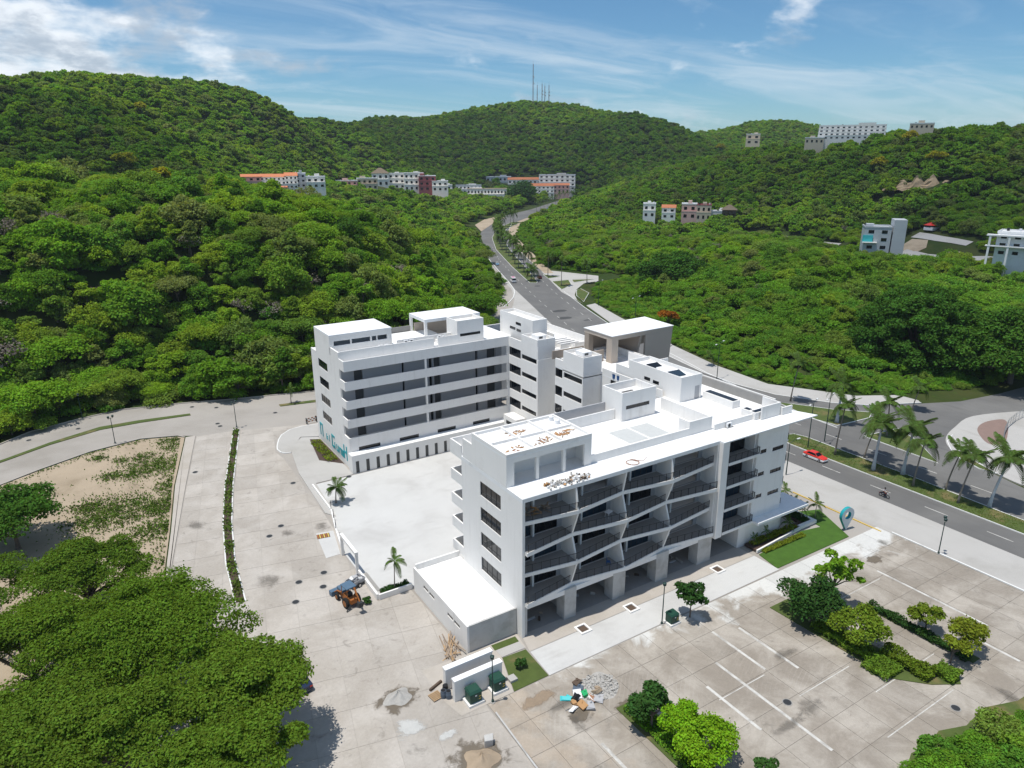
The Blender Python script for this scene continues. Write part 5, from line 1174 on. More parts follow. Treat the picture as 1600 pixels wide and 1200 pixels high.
tree('lot_tree', (79.0, 29.9, 0.1), 2.3, 1.6, 2.7, 14, 2400, 0.22, 'leaf_lime', 'yellowish tree at the far end of the narrow hedge bed', 0.1, seed=35)
tree('lot_tree', (76.0, 29.6, 0.1), 1.5, 1.1, 2.2, 9, 1100, 0.2, 'leaf_lime', 'thin leaning sapling between the two lot planters', 0.07, seed=36)
tree('lot_tree', (41.5, 40.4, 0.1), 2.3, 2.0, 2.5, 16, 3600, 0.26, 'leaf_dark', 'dark broad-leaved tree at the head of the bottom planter', 0.12, seed=37, low=-.6)
tree('lot_tree', (42.4, 37.4, 0.1), 2.2, 1.6, 2.6, 14, 5500, 0.18, 'leaf_bright', 'bright green tree in the middle of the bottom planter', 0.12, seed=38)
tree('lot_tree', (42.2, 34.4, 0.1), 2.8, 2.0, 2.7, 20, 9000, 0.18, 'leaf_bright', 'largest bright lime green tree at the bottom edge', 0.14, seed=39)
tree('lot_tree', (46.4, 30.6, 0.03), 1.1, 0.8, 0.9, 8, 700, 0.2, 'leaf_dark', 'small dark bush on the lot at the bottom edge', 0.05, seed=40, cat='bush')
tree('lot_tree', (57.6, 51.0, 0.05), 1.9, 1.4, 2.9, 14, 1500, 0.30, 'leaf_dark', 'young broad-leaved tree beside the lone transformer box on the pavement', 0.08, seed=41, shell=(.3, 1.0))
def hedge(name, x0, x1, y0, y1, h, m, label, n, leaf=0.16, z0=0.12, cat='hedge'):
    g = np.random.default_rng(n); c = np.stack([g.uniform(x0, x1, n), g.uniform(y0, y1, n), z0+h*np.sqrt(g.uniform(0, 1, n))], 1); c[:, 2] += 0.25*h*np.sin(c[:, 0]*2.1+c[:, 1]*1.7)
    o_ = np.zeros((n, 3)); o_[:, 2] = 0.5; v, q = leaf_arrays(c, o_, leaf, g, 0.3); o = bpy.data.objects.new(name, np_mesh(name, v, q, m)); C.objects.link(o); return tag(o, label, cat)
hedge('hedge', 77.4, 78.6, 28.6, 40.6, 0.7, 'leaf_dark', 'narrow clipped hedge in the slim bed of the parking lot', 4200)
hedge('hedge', 70.4, 72.4, 29.2, 34.6, 1.0, 'leaf_lime', 'yellow-green hedge at the near end of the long lot planter', 4200)
hedge('hedge', 72.4, 74.6, 27.6, 29.9, 0.9, 'leaf_shrub', 'rounded hedge tip at the end of the long lot planter', 2400)
hedge('hedge', 66.9, 70.2, 31.6, 34.6, 0.6, 'leaf_shrub', 'low ground cover clump beside the long lot planter', 2600, cat='shrub')
hedge('hedge', 68.0, 70.3, 33.8, 41.8, 0.7, 'leaf_shrub', 'low planting under the trees of the long lot planter', 4200, cat='shrub')
hedge('hedge', 40.5, 42.8, 31, 43.6, 0.45, 'leaf_shrub', 'low planting under the trees of the bottom planter', 3800, cat='shrub')
# dry corner at the lower right
sheet('rough_corner', [(58, 24.2), (60, 24.9), (62.5, 24.6), (65, 25.0), (68, 23.9), (72, 24.2), (76, 22.8), (81, 22.6), (88, 20.8), (97, 20.4), (97, -12), (54, -12), (56, 18)], 0.075, 'dry_lawn')
g = np.random.default_rng(77); xs = g.uniform(57, 92, 600); ys = g.uniform(2, 25, 600); k = inpoly(xs, ys, [(58, 24), (70, 23), (80, 20.5), (95, 18), (95, -10), (56, -10)]) & (g.random(600) < 0.55)
xs, ys = xs[k], ys[k]; s = g.uniform(.25, .75, len(xs))
scatter('undergrowth', np.stack([xs, ys, np.full(len(xs), 0.0)], 1), 12+g.integers(0, 3, len(xs)), np.stack([s, s, s*1.1], 1), 'dark undergrowth filling the lower right corner', 'undergrowth')
# weeds on the vacant lot and the planted strip
def tufts(name, P, n, field, size, m, label, z0=0.06, h=0.25):
    g = np.random.default_rng(n); a = np.array(P); xs = g.uniform(a[:, 0].min(), a[:, 0].max(), n*3); ys = g.uniform(a[:, 1].min(), a[:, 1].max(), n*3)
    k = inpoly(xs, ys, P) & (g.random(n*3) < field(xs, ys)); xs, ys = xs[k][:n], ys[k][:n]
    c = np.stack([xs, ys, z0+g.uniform(0.02, h, len(xs))], 1); o_ = np.zeros((len(xs), 3)); o_[:, 2] = .3; v, q = leaf_arrays(c, o_, size, g, 0.2)
    o = bpy.data.objects.new(name, np_mesh(name, v, q, m)); C.objects.link(o); return tag(o, label, 'weeds', None, 'stuff')
def wf(x, y):
    f = np.zeros(x.shape)
    for (px, py, r) in [(180, 800, 5.5), (150, 815, 4), (245, 795, 3.5), (235, 730, 4.5), (215, 740, 3), (175, 745, 2), (235, 830, 3.5), (265, 700, 1.6), (268, 760, 2.4), (262, 820, 2.4), (210, 790, 3), (140, 795, 3), (225, 715, 2), (190, 720, 1.5), (155, 717, 1.4), (262, 690, 2), (200, 810, 3)]:
        p = at(px, py); f = np.maximum(f, np.exp(-((x-p.x)**2+(y-p.y)**2)/(r*r)*1.4))
    edge_ = np.exp(-pdist(x, y, [(14.4, 147), (9.3, 124.4), (6.5, 108), (4.8, 98.7)], False)/0.9)*0.8+np.exp(-pdist(x, y, [(-60, 112), (-14.9, 141), (-1.8, 148.6), (7.1, 150.6), (13.5, 148.4)], False)/0.7)*0.7
    pat = 0.5+0.5*np.sin(x*1.7+np.sin(y*1.3)*2)*np.sin(y*1.5+np.sin(x*.9)*2)
    return np.clip(f*(pat*.9+.35)+edge_*pat+0.02*(pat > .85), 0, 1)
tufts('weeds', [(14, 147.6), (9.3, 124.4), (6.5, 108), (4.8, 98.7), (2, 82), (-25, 92), (-34, 128), (-14.9, 140.8), (-9.9, 144), (-1.8, 148.4), (7.1, 150.4)], 70000, wf, 0.22, 'leaf_grass', 'patchy weeds and grass scattered over the sandy vacant lot')
tufts('strip_planting', PL+PR[::-1], 9000, lambda x, y: 0.6+0.4*np.sin(y*1.1), 0.26, 'leaf_grass', 'low planting in the narrow strip between the concrete lanes', 0.13, 0.4)
tufts('median_turf', MED, 16000, lambda x, y: 0.4+0.35*np.sin(x*.9+1)*np.sin(y*.23), 0.10, 'leaf_grass', 'short patchy turf on the avenue median', 0.13, 0.06)
# --- palms
def frond_mesh(name, L, droop, rise, nl=16, lw=0.55):
    b = MB(); P = []
    for i in range(nl+1):
        s = i/nl; P.append(Vector((L*s*(1-0.16*s*s*droop), 0, rise*L*s-droop*L*s*s*0.62)))
    for i in range(nl):
        a, c = P[i], P[i+1]; w = 0.03*(1-i/nl)+0.008; b.quad(a+Vector((0, -w, 0)), c+Vector((0, -w, 0)), c+Vector((0, w, 0)), a+Vector((0, w, 0)))
        if i < 2: continue
        s = i/nl; l_ = lw*(math.sin(math.pi*min(1, s*.9+.12))**.6)+0.12; d_ = (c-a).normalized()
        for sg in (-1, 1):
            t_ = a+d_*0.35*l_+Vector((0, sg*l_*.85, -0.40*l_)); h_ = 0.085
            b.quad(a-d_*h_, a+d_*h_, t_+d_*h_*.4, t_-d_*h_*.4)
    return b.mesh(name, 'leaf_palm')
FR = [frond_mesh('frond', 2.9, 1.15, 0.75, 18, .62), frond_mesh('frond', 3.0, 1.5, 0.45, 18, .62), frond_mesh('frond', 2.8, 1.75, 0.05, 18, .6), frond_mesh('frond', 2.8, 0.7, 1.1, 18, .55)]
def palm(base, top, label, group=None, sc=1.0, r=0.17, m='palm_bark', n=17, name='palm_tree', seed=0):
    rr = random.Random(seed); base = Vector(base); top = Vector(top)-base
    t_ = empty(name, base, 0, label, 'palm tree', group); b = MB(); pts = []; rad = []
    for i in range(9):
        s = i/8; pts.append(Vector((top.x*s**1.5, top.y*s**1.5, top.z*s))); rad.append(r*(1.45-0.55*min(1, s*5) if s < .2 else 0.9-0.3*s))
    pts[0].z -= .2; b.tube(pts, rad, 8); b.build('trunk', m, t_, smooth=True)
    if m == 'palm_white': MB().tube([top-Vector((0, 0, 1.1*sc)), top+Vector((0, 0, .3*sc))], [r*.75, r*.5], 8).build('crown_shaft', 'palm_shaft', t_)
    for i in range(n):
        k = (i % 4); k = (0, 1, 2, 3)[k] if i < n-2 else 3; me = FR[k]
        inst('frond', me, t_, top, (rr.uniform(-.25, .25), rr.uniform(-.12, .12), i*2.399+rr.uniform(-.2, .2)), sc*rr.uniform(.85, 1.12))
    return t_
def same_depth(b, px, py):     # point on the ray at the depth of b
    d_ = ray(px, py); k = (b.x*math.sin(YAW)+b.y*math.cos(YAW))/(d_[0]*math.sin(YAW)+d_[1]*math.cos(YAW)); return Vector((d_[0]*k, d_[1]*k, CAM_H+d_[2]*k))
for i, (bp, tp, sc, m, r, lab) in enumerate([
    ((1235, 627), (1250, 566), 1.0, 'palm_bark', .16, 'slim palm on the island behind the roof corner of the white building'),
    ((1307, 661), (1318, 600), 1.35, 'palm_white', .32, 'stout white-trunked palm on the tip of the traffic island'),
    ((1304, 712), (1322, 632), 1.05, 'palm_bark', .16, 'slim palm on the median nearest the red and white taxi'),
    ((1350, 716), (1376, 655), 1.15, 'palm_bark', .16, 'slim leaning palm on the median, second from the taxi'),
    ((1364, 735), (1379, 662), 1.35, 'palm_white', .30, 'white-trunked palm on the median left of its white-trunked twin'),
    ((1410, 742), (1429, 668), 1.45, 'palm_white', .30, 'white-trunked palm on the median right of its white-trunked twin'),
    ((1426, 760), (1446, 688), 1.2, 'palm_bark', .17, 'slim palm on the median just right of the two white trunks'),
    ((1477, 766), (1502, 706), 1.0, 'palm_bark', .16, 'short leaning palm on the median beyond the motorcycle'),
    ((1496, 787), (1526, 712), 1.15, 'palm_bark', .17, 'leaning palm on the median above the lamp post'),
    ((1545, 793), (1579, 716), 1.4, 'palm_white', .26, 'tall pale-trunked palm on the median nearest the right picture edge'),
    ((1385, 682), (1390, 628), 1.05, 'palm_bark', .16, 'palm on the grass triangle beside the slip road'),
    ((1425, 641), (1439, 604), 1.0, 'palm_bark', .15, 'slim palm at the end of the far pavement'),
    ((1115, 572), (1110, 556), 0.6, 'palm_bark', .12, 'small palm half hidden on the far pavement behind the plant room')]):
    b_ = at(*bp); palm(b_, same_depth(b_, *tp), lab, 'palms along the near avenue', sc, r, m, 25, seed=i)
b_ = at(617, 922); palm(b_, same_depth(b_, 616, 877), 'small slim palm beside the low courtyard wall', None, 0.62, 0.09, 'palm_bark', 13, seed=40)
b_ = at(525, 786); palm(b_, same_depth(b_, 525, 762), 'bushy short palm at the courtyard corner below the rear block', None, 0.72, 0.13, 'palm_bark', 22, seed=41)
b_ = at(455, 630); palm(b_, same_depth(b_, 453, 608), 'small palm on the short median of the far left street', None, 0.62, 0.1, 'palm_bark', 12, seed=42)
k_ = 0
for s in np.linspace(0.02, 0.98, 22):
    xs = [173.5, 192.5, 215, 239, 252, 285, 326]; ys = [258.5, 300, 349, 396, 420, 469, 512]; tt = s*(len(xs)-1); i = min(int(tt), len(xs)-2); f = tt-i
    x_ = xs[i]+(xs[i+1]-xs[i])*f+rnd.uniform(-1, 1); y_ = ys[i]+(ys[i+1]-ys[i])*f; h_ = rnd.uniform(8.5, 11.5) if s > .06 else 5
    palm((x_, y_, .1), (x_+rnd.uniform(-.8, .8), y_+rnd.uniform(-.5, .5), h_), 'tall slim palm in the row on the far stretch of the avenue median', 'palms on the far median', 1.5, .2, 'palm_bark', 20, seed=100+k_); k_ += 1
for i, (px, py, tpx, tpy, lab) in enumerate([(877, 447, 878, 408, 'tall palm on the grass islet of the side junction'), (917, 443, 917, 412, 'tall palm at the mouth of the side road'), (826, 405, 828, 384, 'palm on the right kerb of the far avenue'), (856, 432, 857, 400, 'palm on the right kerb just beyond the maroon car')]):
    b_ = at(px, py); palm(b_, same_depth(b_, tpx, tpy), lab, 'palms on the right of the far avenue', 1.2, .17, 'palm_bark', 14, seed=150+i)
for i in range(12):
    D = 640+i*22; px = 838+i*6; b_ = hit(px, 241+54*1109/D, 0.2, 500, 1100); palm(b_, (b_[0], b_[1], b_[2]+rnd.uniform(9, 12)), 'distant palm beside the avenue near the townhouses', 'palms near the townhouses', 1.3, .18, 'palm_bark', 10, seed=170+i)
# ================================================================== street furniture and site things
def lamp_post(x_, y_, label, h=5.4, heads=2, z0=0.02):
    o = empty('lamp_post', (x_, y_, z0), R(30), label, 'lamp post', 'lamp posts')
    MB().tube([(0, 0, 0), (0, 0, .35), (0, 0, .4), (0, 0, h)], [.16, .14, .075, .055], 8).build('pole', 'lamp_green', o)
    MB().box(-.22, .22, -.22, .22, -.05, .12).build('footing', 'pale_concrete', o)
    if heads == 2:
        MB().tube([(-.45, 0, h-.15), (0, 0, h-.05), (.45, 0, h-.15)], .035, 6).build('arm', 'lamp_green', o); xs = (-.45, .45)
    else: xs = (0,)
    for q in xs:
        l_ = MB().tube([(q, 0, h-.12), (q, 0, h+.06), (q, 0, h+.36), (q, 0, h+.46)], [.06, .2, .24, .08], 8).build('lamp_head', 'lamp_green', o)
        MB().tube([(q, 0, h-.02), (q, 0, h+.05)], [.14, .205], 8).build('lamp_glass', 'lamp_glass', l_)
for px, py, lab, n in [(770, 1098, 'single-headed green lamp post in front of the white transformer walls', 1), (1034, 976, 'green lamp post at the front pavement edge beside the young tree', 1), (1466, 866, 'twin-headed lamp post on the white kerb of the parking lot', 2), (180, 693, 'twin-headed lamp post beside the sandy lot on the curved street', 2), (370, 668, 'twin-headed lamp post at the top of the planted strip', 2), (129, 655, 'dark lamp post against the forest on the far left street', 1), (374, 622, 'dark lamp post against the forest above the planted strip', 1)]:
    p = at(px, py); lamp_post(p.x, p.y, lab, 5.4, n)
def street_light(px, py, lab, h=9.0, rz=0.0, arms=(1, -1)):
    p = at(px, py); o = empty('street_light', (p.x, p.y, 0.1), rz, lab, 'street light', 'tall street lights of the avenue')
    MB().tube([(0, 0, 0), (0, 0, h)], [.11, .06], 8).build('pole', 'lamp_green', o)
    for s in arms:
        MB().tube([(0, 0, h-.1), (s*1.0, 0, h+.25), (s*2.0, 0, h+.3)], .04, 6).build('arm', 'lamp_green', o)
        MB().box(min(s*1.9, s*2.7), max(s*1.9, s*2.7), -.14, .14, h+.24, h+.36).build('lamp_head', 'lamp_glass', o)
for px, py, lab in [(1262, 700, 'tall street light on the median behind the taxi'), (1288, 690, 'tall street light on the far kerb of the median by the taxi'), (1120, 592, 'twin-armed street light on the far pavement behind the plant room'), (935, 478, 'tall street light at the side junction'), (992, 508, 'tall street light in the scrub left of the portico'), (1335, 865, 'thin pole')][:5]: street_light(px, py, lab, 9.0, R(20))
p = at(1228, 742); street_light(1228, 742, 'thin street light at the white building corner by the yellow kerb', 6.0, 0, (1,))
# the map-pin sculpture
pin = empty('pin_sculpture', (92.9, 53.6, 0.05), R(-8), 'grey map-pin sculpture with turquoise rim on the lawn corner', 'sculpture')
def pin_outline(r, zc, n=40, tip=0.0):
    a0 = math.asin(min(.999, r/(zc-tip))); pts = []
    for i in range(n+1):
        a = -a0+(math.pi+2*a0)*i/n; pts.append((r*math.cos(a), zc+r*math.sin(a)))
    return [(0, tip)]+pts
out = pin_outline(1.25, 2.45); hole = [(0.62*math.cos(a), 2.45+0.62*math.sin(a)) for a in np.linspace(0, 2*math.pi, 40, endpoint=False)]
def ring_solid(out, hole, y0, y1, mats, name, parent, mode):
    bm = bmesh.new()
    def loop(pts, y_): return [bm.verts.new((p[0], y_, p[1])) for p in pts]
    o0, o1, h0, h1 = loop(out, y0), loop(out, y1), loop(hole, y0), loop(hole, y1)
    if mode == 'rim':
        for L0, L1 in ((o0, o1), (h0, h1)):
            for i in range(len(L0)): bm.faces.new((L0[i], L0[i-1], L1[i-1], L1[i]))
    else:
        for o_, h_ in ((o0, h0), (o1, h1)):
            es = [bm.edges.new((o_[i], o_[i-1])) for i in range(len(o_))]+[bm.edges.new((h_[i], h_[i-1])) for i in range(len(h_))]
            bmesh.ops.triangle_fill(bm, use_beauty=True, edges=es)
    bmesh.ops.recalc_face_normals(bm, faces=bm.faces); me = bpy.data.meshes.new(name); bm.to_mesh(me); bm.free(); me.materials.append(M[mats])
    return inst(name, me, parent)
ring_solid(out, hole, 0, .5, 'pin_grey', 'face', pin, 'face'); ring_solid(out, hole, 0, .5, 'turquoise', 'rim', pin, 'rim')
MB().box(-.35, .35, .05, .45, -.06, .06).build('plinth', 'pale_concrete', pin)
# lawns and planter by the entrance
sheet('lawn', [(75.55, 52.3), (76.3, 56.0), (86.9, 57.0), (90.6, 56.2), (90.9, 61.5), (95.2, 59.8), (91.5, 52.2)], 0.10, 'lawn', 0.12)
sheet('lawn', [(34.4, 57.0), (37.4, 56.8), (37.15, 51.9), (32.7, 51.85)], 0.07, 'dry_lawn', 0.05); sheet('lawn', [(34.4, 59.5), (37.6, 59.4), (37.5, 58.4), (34.3, 58.5)], 0.07, 'dry_lawn', 0.05); sheet('side_path', [(34.4, 58.45), (37.5, 58.35), (37.5, 57.05), (34.4, 57.1)], 0.075, 'pale_concrete', 0.05)
box_o = box('lawn_hatch', 33.0, 33.9, 53.0, 53.9, 0.07, 0.35, 'pale_concrete'); tag(box_o, 'pale square utility hatch on the small lawn beside the transformers', 'utility hatch')
pw = empty('planter_wall', (82, 57.2, 0), 0, 'long low white planter wall curving around the entrance bed', 'planter'); pw.location = (0, 0, 0)
MB().prism([(76.3, 56.3), (87.2, 57.25), (87.2, 57.5), (76.3, 56.55)], 0.1, .55).build('wall', 'white_paint', pw); box('wall', 87.2, 91.0, 57.3, 57.9, .1, .6, 'white_paint', pw); box('wall', 90.4, 91.0, 57.9, 63.0, .1, .6, 'white_paint', pw)
MB().prism([(76.4, 56.6), (87.1, 57.5), (90.3, 57.95), (90.3, 62.8), (88.6, 62.8), (88.6, 58.8), (76.4, 58.7)], 0.1, .42).build('soil', 'soil', pw)
hedge('flower_bed', 77.2, 86.2, 55.6, 56.5, .3, 'leaf_lime', 'band of yellow-green flowers along the planter wall on the lawn', 3600, .13, .1, 'flower bed')
hedge('entrance_planting', 77.0, 86.5, 57.4, 58.4, .5, 'leaf_lime', 'mixed low plants behind the entrance planter wall', 2600, .16, .4, 'shrub'); hedge('entrance_planting', 88.8, 90.2, 58.0, 62.5, .5, 'leaf_dark', 'dark low plants in the side bed of the entrance planter', 2200, .16, .4, 'shrub')
for i, (x_, y_, h_, sc, lab) in enumerate([(89.5, 59.0, 2.2, .5, 'small palm in the entrance planter nearest the pin'), (89.4, 60.8, 2.4, .5, 'middle small palm in the side bed of the entrance planter'), (91.6, 63.8, 2.6, .55, 'small palm at the canopy corner'), (92.4, 58.6, 2.3, .62, 'bushy small palm on the lawn left of the pin sculpture'), (84.6, 57.9, 1.9, .45, 'small palm against the entrance wall, third from the street'), (79.8, 57.9, 1.7, .34, 'thin young palm against the entrance wall'), (77.3, 57.9, 1.6, .3, 'thinnest young palm at the dark doorway end of the bed')]):
    palm((x_, y_, .1), (x_+.1, y_, h_), lab, 'small palms of the entrance bed', sc, .07, 'palm_bark', 10, seed=200+i)
sheet('end_bed', [(34.0, 121.5), (37.4, 117.5), (37.4, 131.5), (35.6, 132.5)], 0.15, 'soil', .1)
hedge('end_bed_planting', 35.0, 37.0, 119.5, 130.5, .5, 'leaf_lime', 'sparse young plants in the dark bed under the turquoise lettering', 700, .22, .15, 'shrub')
sheet('court_bed', [(27.4, 75.4), (31.5, 75.3), (31.5, 76.5), (27.6, 76.5)], 0.12, 'soil', .1); hedge('court_bed_planting', 27.6, 31.4, 75.5, 76.4, .45, 'leaf_dark', 'dark low plants at the foot of the small courtyard palm', 1300, .15, .12, 'shrub')
# courtyard wall, gate frame
cw = empty('boundary_wall', (27, 78, 0), 0, 'low white boundary wall turning the corner of the courtyard', 'wall'); cw.location = (0, 0, 0)
box('wall_run', 26.65, 26.9, 75.0, 81.7, 0, .75, 'white_paint', cw); box('wall_run', 26.9, 31.48, 74.75, 75.0, 0, .75, 'white_paint', cw); box('drain_channel', 27.4, 27.8, 76.6, 81.5, 0.031, .12, 'grey_concrete', cw)
gf = empty('gate_frame', (26.6, 84.7, 0), 0, 'white concrete gate frame at the courtyard entrance', 'gate'); gf.location = (0, 0, 0)
box('post', 26.4, 26.75, 87.4, 87.75, 0, 3.0, 'white_paint', gf); box('post', 26.5, 26.85, 81.75, 82.1, 0, 3.0, 'white_paint', gf); box('beam', 26.42, 26.86, 81.7, 87.8, 3.001, 3.4, 'white_paint', gf)
sw = empty('screen_wall', (28.5, 97, 0), 0, 'thin low wall running up the courtyard edge to the rear block', 'wall'); sw.location = (0, 0, 0)
MB().prism([(26.7, 88.0), (26.95, 88.0), (28.15, 94.7), (29.55, 101.0), (29.8, 111.5), (29.55, 111.5), (29.3, 101.0), (27.9, 94.7)], 0, .5).build('wall_run', 'white_paint', sw)
for y_, x_ in ((90.5, 27.3), (94.7, 28.0), (98, 28.8), (101, 29.4)): MB().tube([(x_, y_, .5), (x_, y_, 2.0)], .05, 6).build('post', 'dark_metal', sw)
sheet('ramp_pad', [(24.3, 88.0), (26.4, 88.0), (27.7, 95.0), (25.2, 95.5)], 0.06, 'new_concrete', .06)
st = empty('warning_grate', (25.9, 94.2, .062), R(-10), 'orange striped warning ramp beside the courtyard gate', 'ramp')
for i in range(6): MB().box(-.85+i*.3, -.68+i*.3, -.6, .6, 0, .05).build('stripe', 'machine_orange' if i % 2 == 0 else 'yellow_paint', st)
MB().box(-.9, .95, -.65, .65, -.01, .02).build('base', 'dark_wood', st)
for i, (px, py) in enumerate([(467, 910), (505, 917), (462, 941), (421, 838), (439, 822), (458, 755), (305, 738), (122, 670), (45, 688), (430, 645), (340, 662), (344, 666), (300, 636), (338, 637), (1313, 957), (1230, 1098), (1493, 1107), (545, 745), (506, 895)]):
    p = at(px, py); o = MB().tube([(0, 0, .0), (0, 0, .035)], .42, 14).build('manhole_cover', 'dark_metal', None, (p.x, p.y, .022 if px < 1000 else .048)); MB().tube([(0, 0, .005), (0, 0, .025)], .52, 14).build('rim', 'grey_concrete', o)
    tag(o, 'round dark manhole cover set in the concrete paving', 'manhole cover', 'manhole covers')
for i, (px, py, lab) in enumerate([(911, 984, 'open square utility pit with white kerb nearest the front corner'), (986, 951, 'open square utility pit with white kerb in the middle of the front pavement'), (1121, 891, 'open square utility pit with white kerb nearest the lawn')]):
    p = at(px, py); o = empty('utility_pit', (p.x, p.y, .05), 0, lab, 'utility pit', 'utility pits on the front pavement'); b = MB()
    for a in ((-.8, .8, -.8, -.55), (-.8, .8, .55, .8), (-.8, -.55, -.55, .55), (.55, .8, -.55, .55)): b.box(*a, 0, .16)
    b.build('kerb', 'white_paint', o); MB().box(-.55, .55, -.55, .55, .001, .03).build('pit', 'dark_wood', o)
# transformer compound
for y0, y1, lab in ((55.75, 56.5, 'rear white screen wall of the transformer compound'), (53.7, 54.45, 'front white screen wall behind the two green transformers')):
    w_o = empty('screen_wall', (29.5, y0, 0), 0, lab, 'wall', 'screen walls of the transformer compound'); w_o.location = (0, 0, 0)
    box('wall_run', 26.7, 32.4, y0+.1, y1-.1, .046, 2.5, 'white_paint', w_o); box('coping', 26.66, 32.44, y0+.02, y1-.02, 2.501, 2.66, 'roof_white', w_o)
def transformer(x_, y_, lab, rz=0, sc=1.0):
    o = empty('transformer', (x_, y_, .04), rz, lab, 'transformer', 'green transformer boxes'); o.scale = (sc, sc, sc)
    MB().box(-.9, .9, -.75, .75, 0, .28).build('plinth', 'white_paint', o); MB().box(-.68, .68, -.55, .6, .281, 1.45).build('cabinet', 'transformer_green', o, bevel=.03)
    MB().hexa([(-.74, -.62, 1.451), (.74, -.62, 1.451), (.74, .66, 1.451), (-.74, .66, 1.451), (-.6, -.4, 1.66), (.6, -.4, 1.66), (.6, .6, 1.7), (-.6, .6, 1.7)]).build('lid', 'transformer_green', o)
    for q in (-.34, .34): MB().box(q-.3, q+.3, -.58, -.555, .4, 1.36).build('door', 'transformer_green', o)
    MB().box(-.12, .08, -.6, -.582, 1.08, 1.24).build('notice', 'white_plastic', o); MB().box(.3, .55, -.6, -.582, .9, 1.0).build('notice', 'yellow_paint', o); MB().box(.3, .55, -.6, -.582, .6, .7).build('notice', 'yellow_paint', o)
transformer(28.4, 52.9, 'green transformer box nearest the barrels and pallet'); transformer(31.4, 53.1, 'green transformer box beside the small lawn'); transformer(55.0, 51.4, 'lone green transformer box on the front pavement edge', 0, .9)
for i, (px, py, m, lab) in enumerate([(693, 1084, 'barrel_blue', 'left grey-blue barrel beside the striped pallet'), (701, 1085, 'barrel_blue', 'front barrel with dark water beside the white screen wall'), (696, 1076, 'black_plastic', 'black barrel behind the other two')]):
    p = at(px, py+6); o = MB().tube([(0, 0, 0), (0, 0, .3), (0, 0, .32), (0, 0, .6), (0, 0, .62), (0, 0, .9)], [.28, .29, .31, .31, .29, .28], 14).build('barrel', m, None, (p.x, p.y, .05)); tag(o, lab, 'barrel', 'barrels by the transformer walls'); MB().tube([(0, 0, .88), (0, 0, .905)], .25, 14).build('opening', 'black_plastic', o)
p = at(681, 1089); pal = empty('pallet', (p.x, p.y, .05), R(8), 'pale wooden pallet lying flat beside the barrels', 'pallet')
for i in range(6): MB().box(-.6, .6, -.6+i*.21, -.47+i*.21, .1, .13).build('slat', 'wood', pal)
for i in range(3): MB().box(-.6+i*.55, -.5+i*.55, -.6, .6, 0, .099).build('bearer', 'old_wood', pal)
p = at(681, 1073); o = MB().hexa([(-.9, -.15, 0), (.9, -.15, 0), (.9, .15, 0), (-.9, .15, 0), (-.85, -.12, .25), (.85, -.12, .25), (.85, .12, .25), (-.85, .12, .25)]).build('timber_beam', 'dark_wood', None, (p.x, p.y, .05), bevel=.02); o.rotation_euler = (0, 0, R(20)); tag(o, 'dark timber beam lying beside the pallet', 'timber')
# heaps
def heap(name, x_, y_, rx, ry, h_, m, label, cat='heap', seed=0, rz=0, z0=.045):
    g = np.random.default_rng(seed); rows = []; n = 26
    for i in range(9):
        k = i/8; r_ = []
        for j in range(n+1):
            a = 2*math.pi*(j % n)/n; w_ = 1+.13*math.sin(3*a+seed)+.09*math.sin(5*a+2*seed); hh = h_*(1-k)**1.15*(1+.15*math.sin(4*a+k*6+seed)); r_.append((rx*k*w_*math.cos(a), ry*k*w_*math.sin(a), hh if k < 1 else -.01))
        rows.append(r_)
    o = MB().grid(rows).build(name, m, None, (x_, y_, z0), smooth=True); o.rotation_euler = (0, 0, rz); return tag(o, label, cat)
for m_, c_ in (('wet_sand', (0.17, 0.14, 0.105)), ('heap_sand', (0.33, 0.25, 0.175)), ('new_concrete', (0.60, 0.60, 0.58)), ('grime', (0.15, 0.135, 0.115))):
    mm_ = mat('soft_'+m_, c_, 0.9, 0.2, 1.5, fine=0.1); tt = NT(mm_.node_tree); oc = tt.n.new('ShaderNodeTexCoord').outputs['Object']; ps = tt.n.new('ShaderNodeNewGeometry').outputs['Position']
    al = tt.math('ADD', tt.math('SUBTRACT', 1.0, tt.vmath('LENGTH', oc)), tt.math('MULTIPLY', tt.math('SUBTRACT', tt.noise(ps, 0.7, 7, 0.65, 0.6), 0.5), 2.2)); tt.l.new(tt.math('MULTIPLY', tt.ramp(al, 0.0, 0.9 if m_ == 'grime' else 0.45), 0.45 if m_ == 'grime' else 0.75), tt.n['Principled BSDF'].inputs['Alpha'])
def stain(label, x_, y_, rx, ry, m, z, seed=0, parent=None):
    o = MB().poly([(1.3*math.cos(2*math.pi*j/24), 1.3*math.sin(2*math.pi*j/24), 0) for j in range(24)]).build(label, 'soft_'+m, parent, (x_, y_, z)); o.scale = (rx, ry, 1); return o
stain('damp_patch', 25.0, 46.4, 3.0, 2.6, 'wet_sand', .052, 1, street); heap('sand_heap', 25.3, 45.9, 1.7, 1.5, .95, 'heap_sand', 'brown sand heap on the wet patch at the bottom edge', seed=2)
stain('damp_patch', 21.8, 57.4, 2.3, 1.9, 'wet_sand', .05, 4, street); heap('gravel_heap', 22.0, 57.6, 1.5, 1.2, .85, 'rubble', 'low grey gravel heap on the street near the transformer walls', seed=5)
for x_, y_, rx, ry, sd in ((36.3, 45.4, 1.6, 1.1, 6), (41.6, 43.9, 2.0, .9, 7), (88.8, 46.6, 1.7, 1.0, 8), (34.5, 49.6, 2.6, .9, 3)): stain('mud_stain', x_, y_, rx, ry, 'wet_sand' if sd != 3 else 'heap_sand', .057, sd, lot)
gs = random.Random(12)
for i in range(12): stain('grime_stain', gs.uniform(32, 95), gs.uniform(22, 50), gs.uniform(.8, 3.2), gs.uniform(.6, 2.0), 'grime', .0585+.0006*i, i, lot)
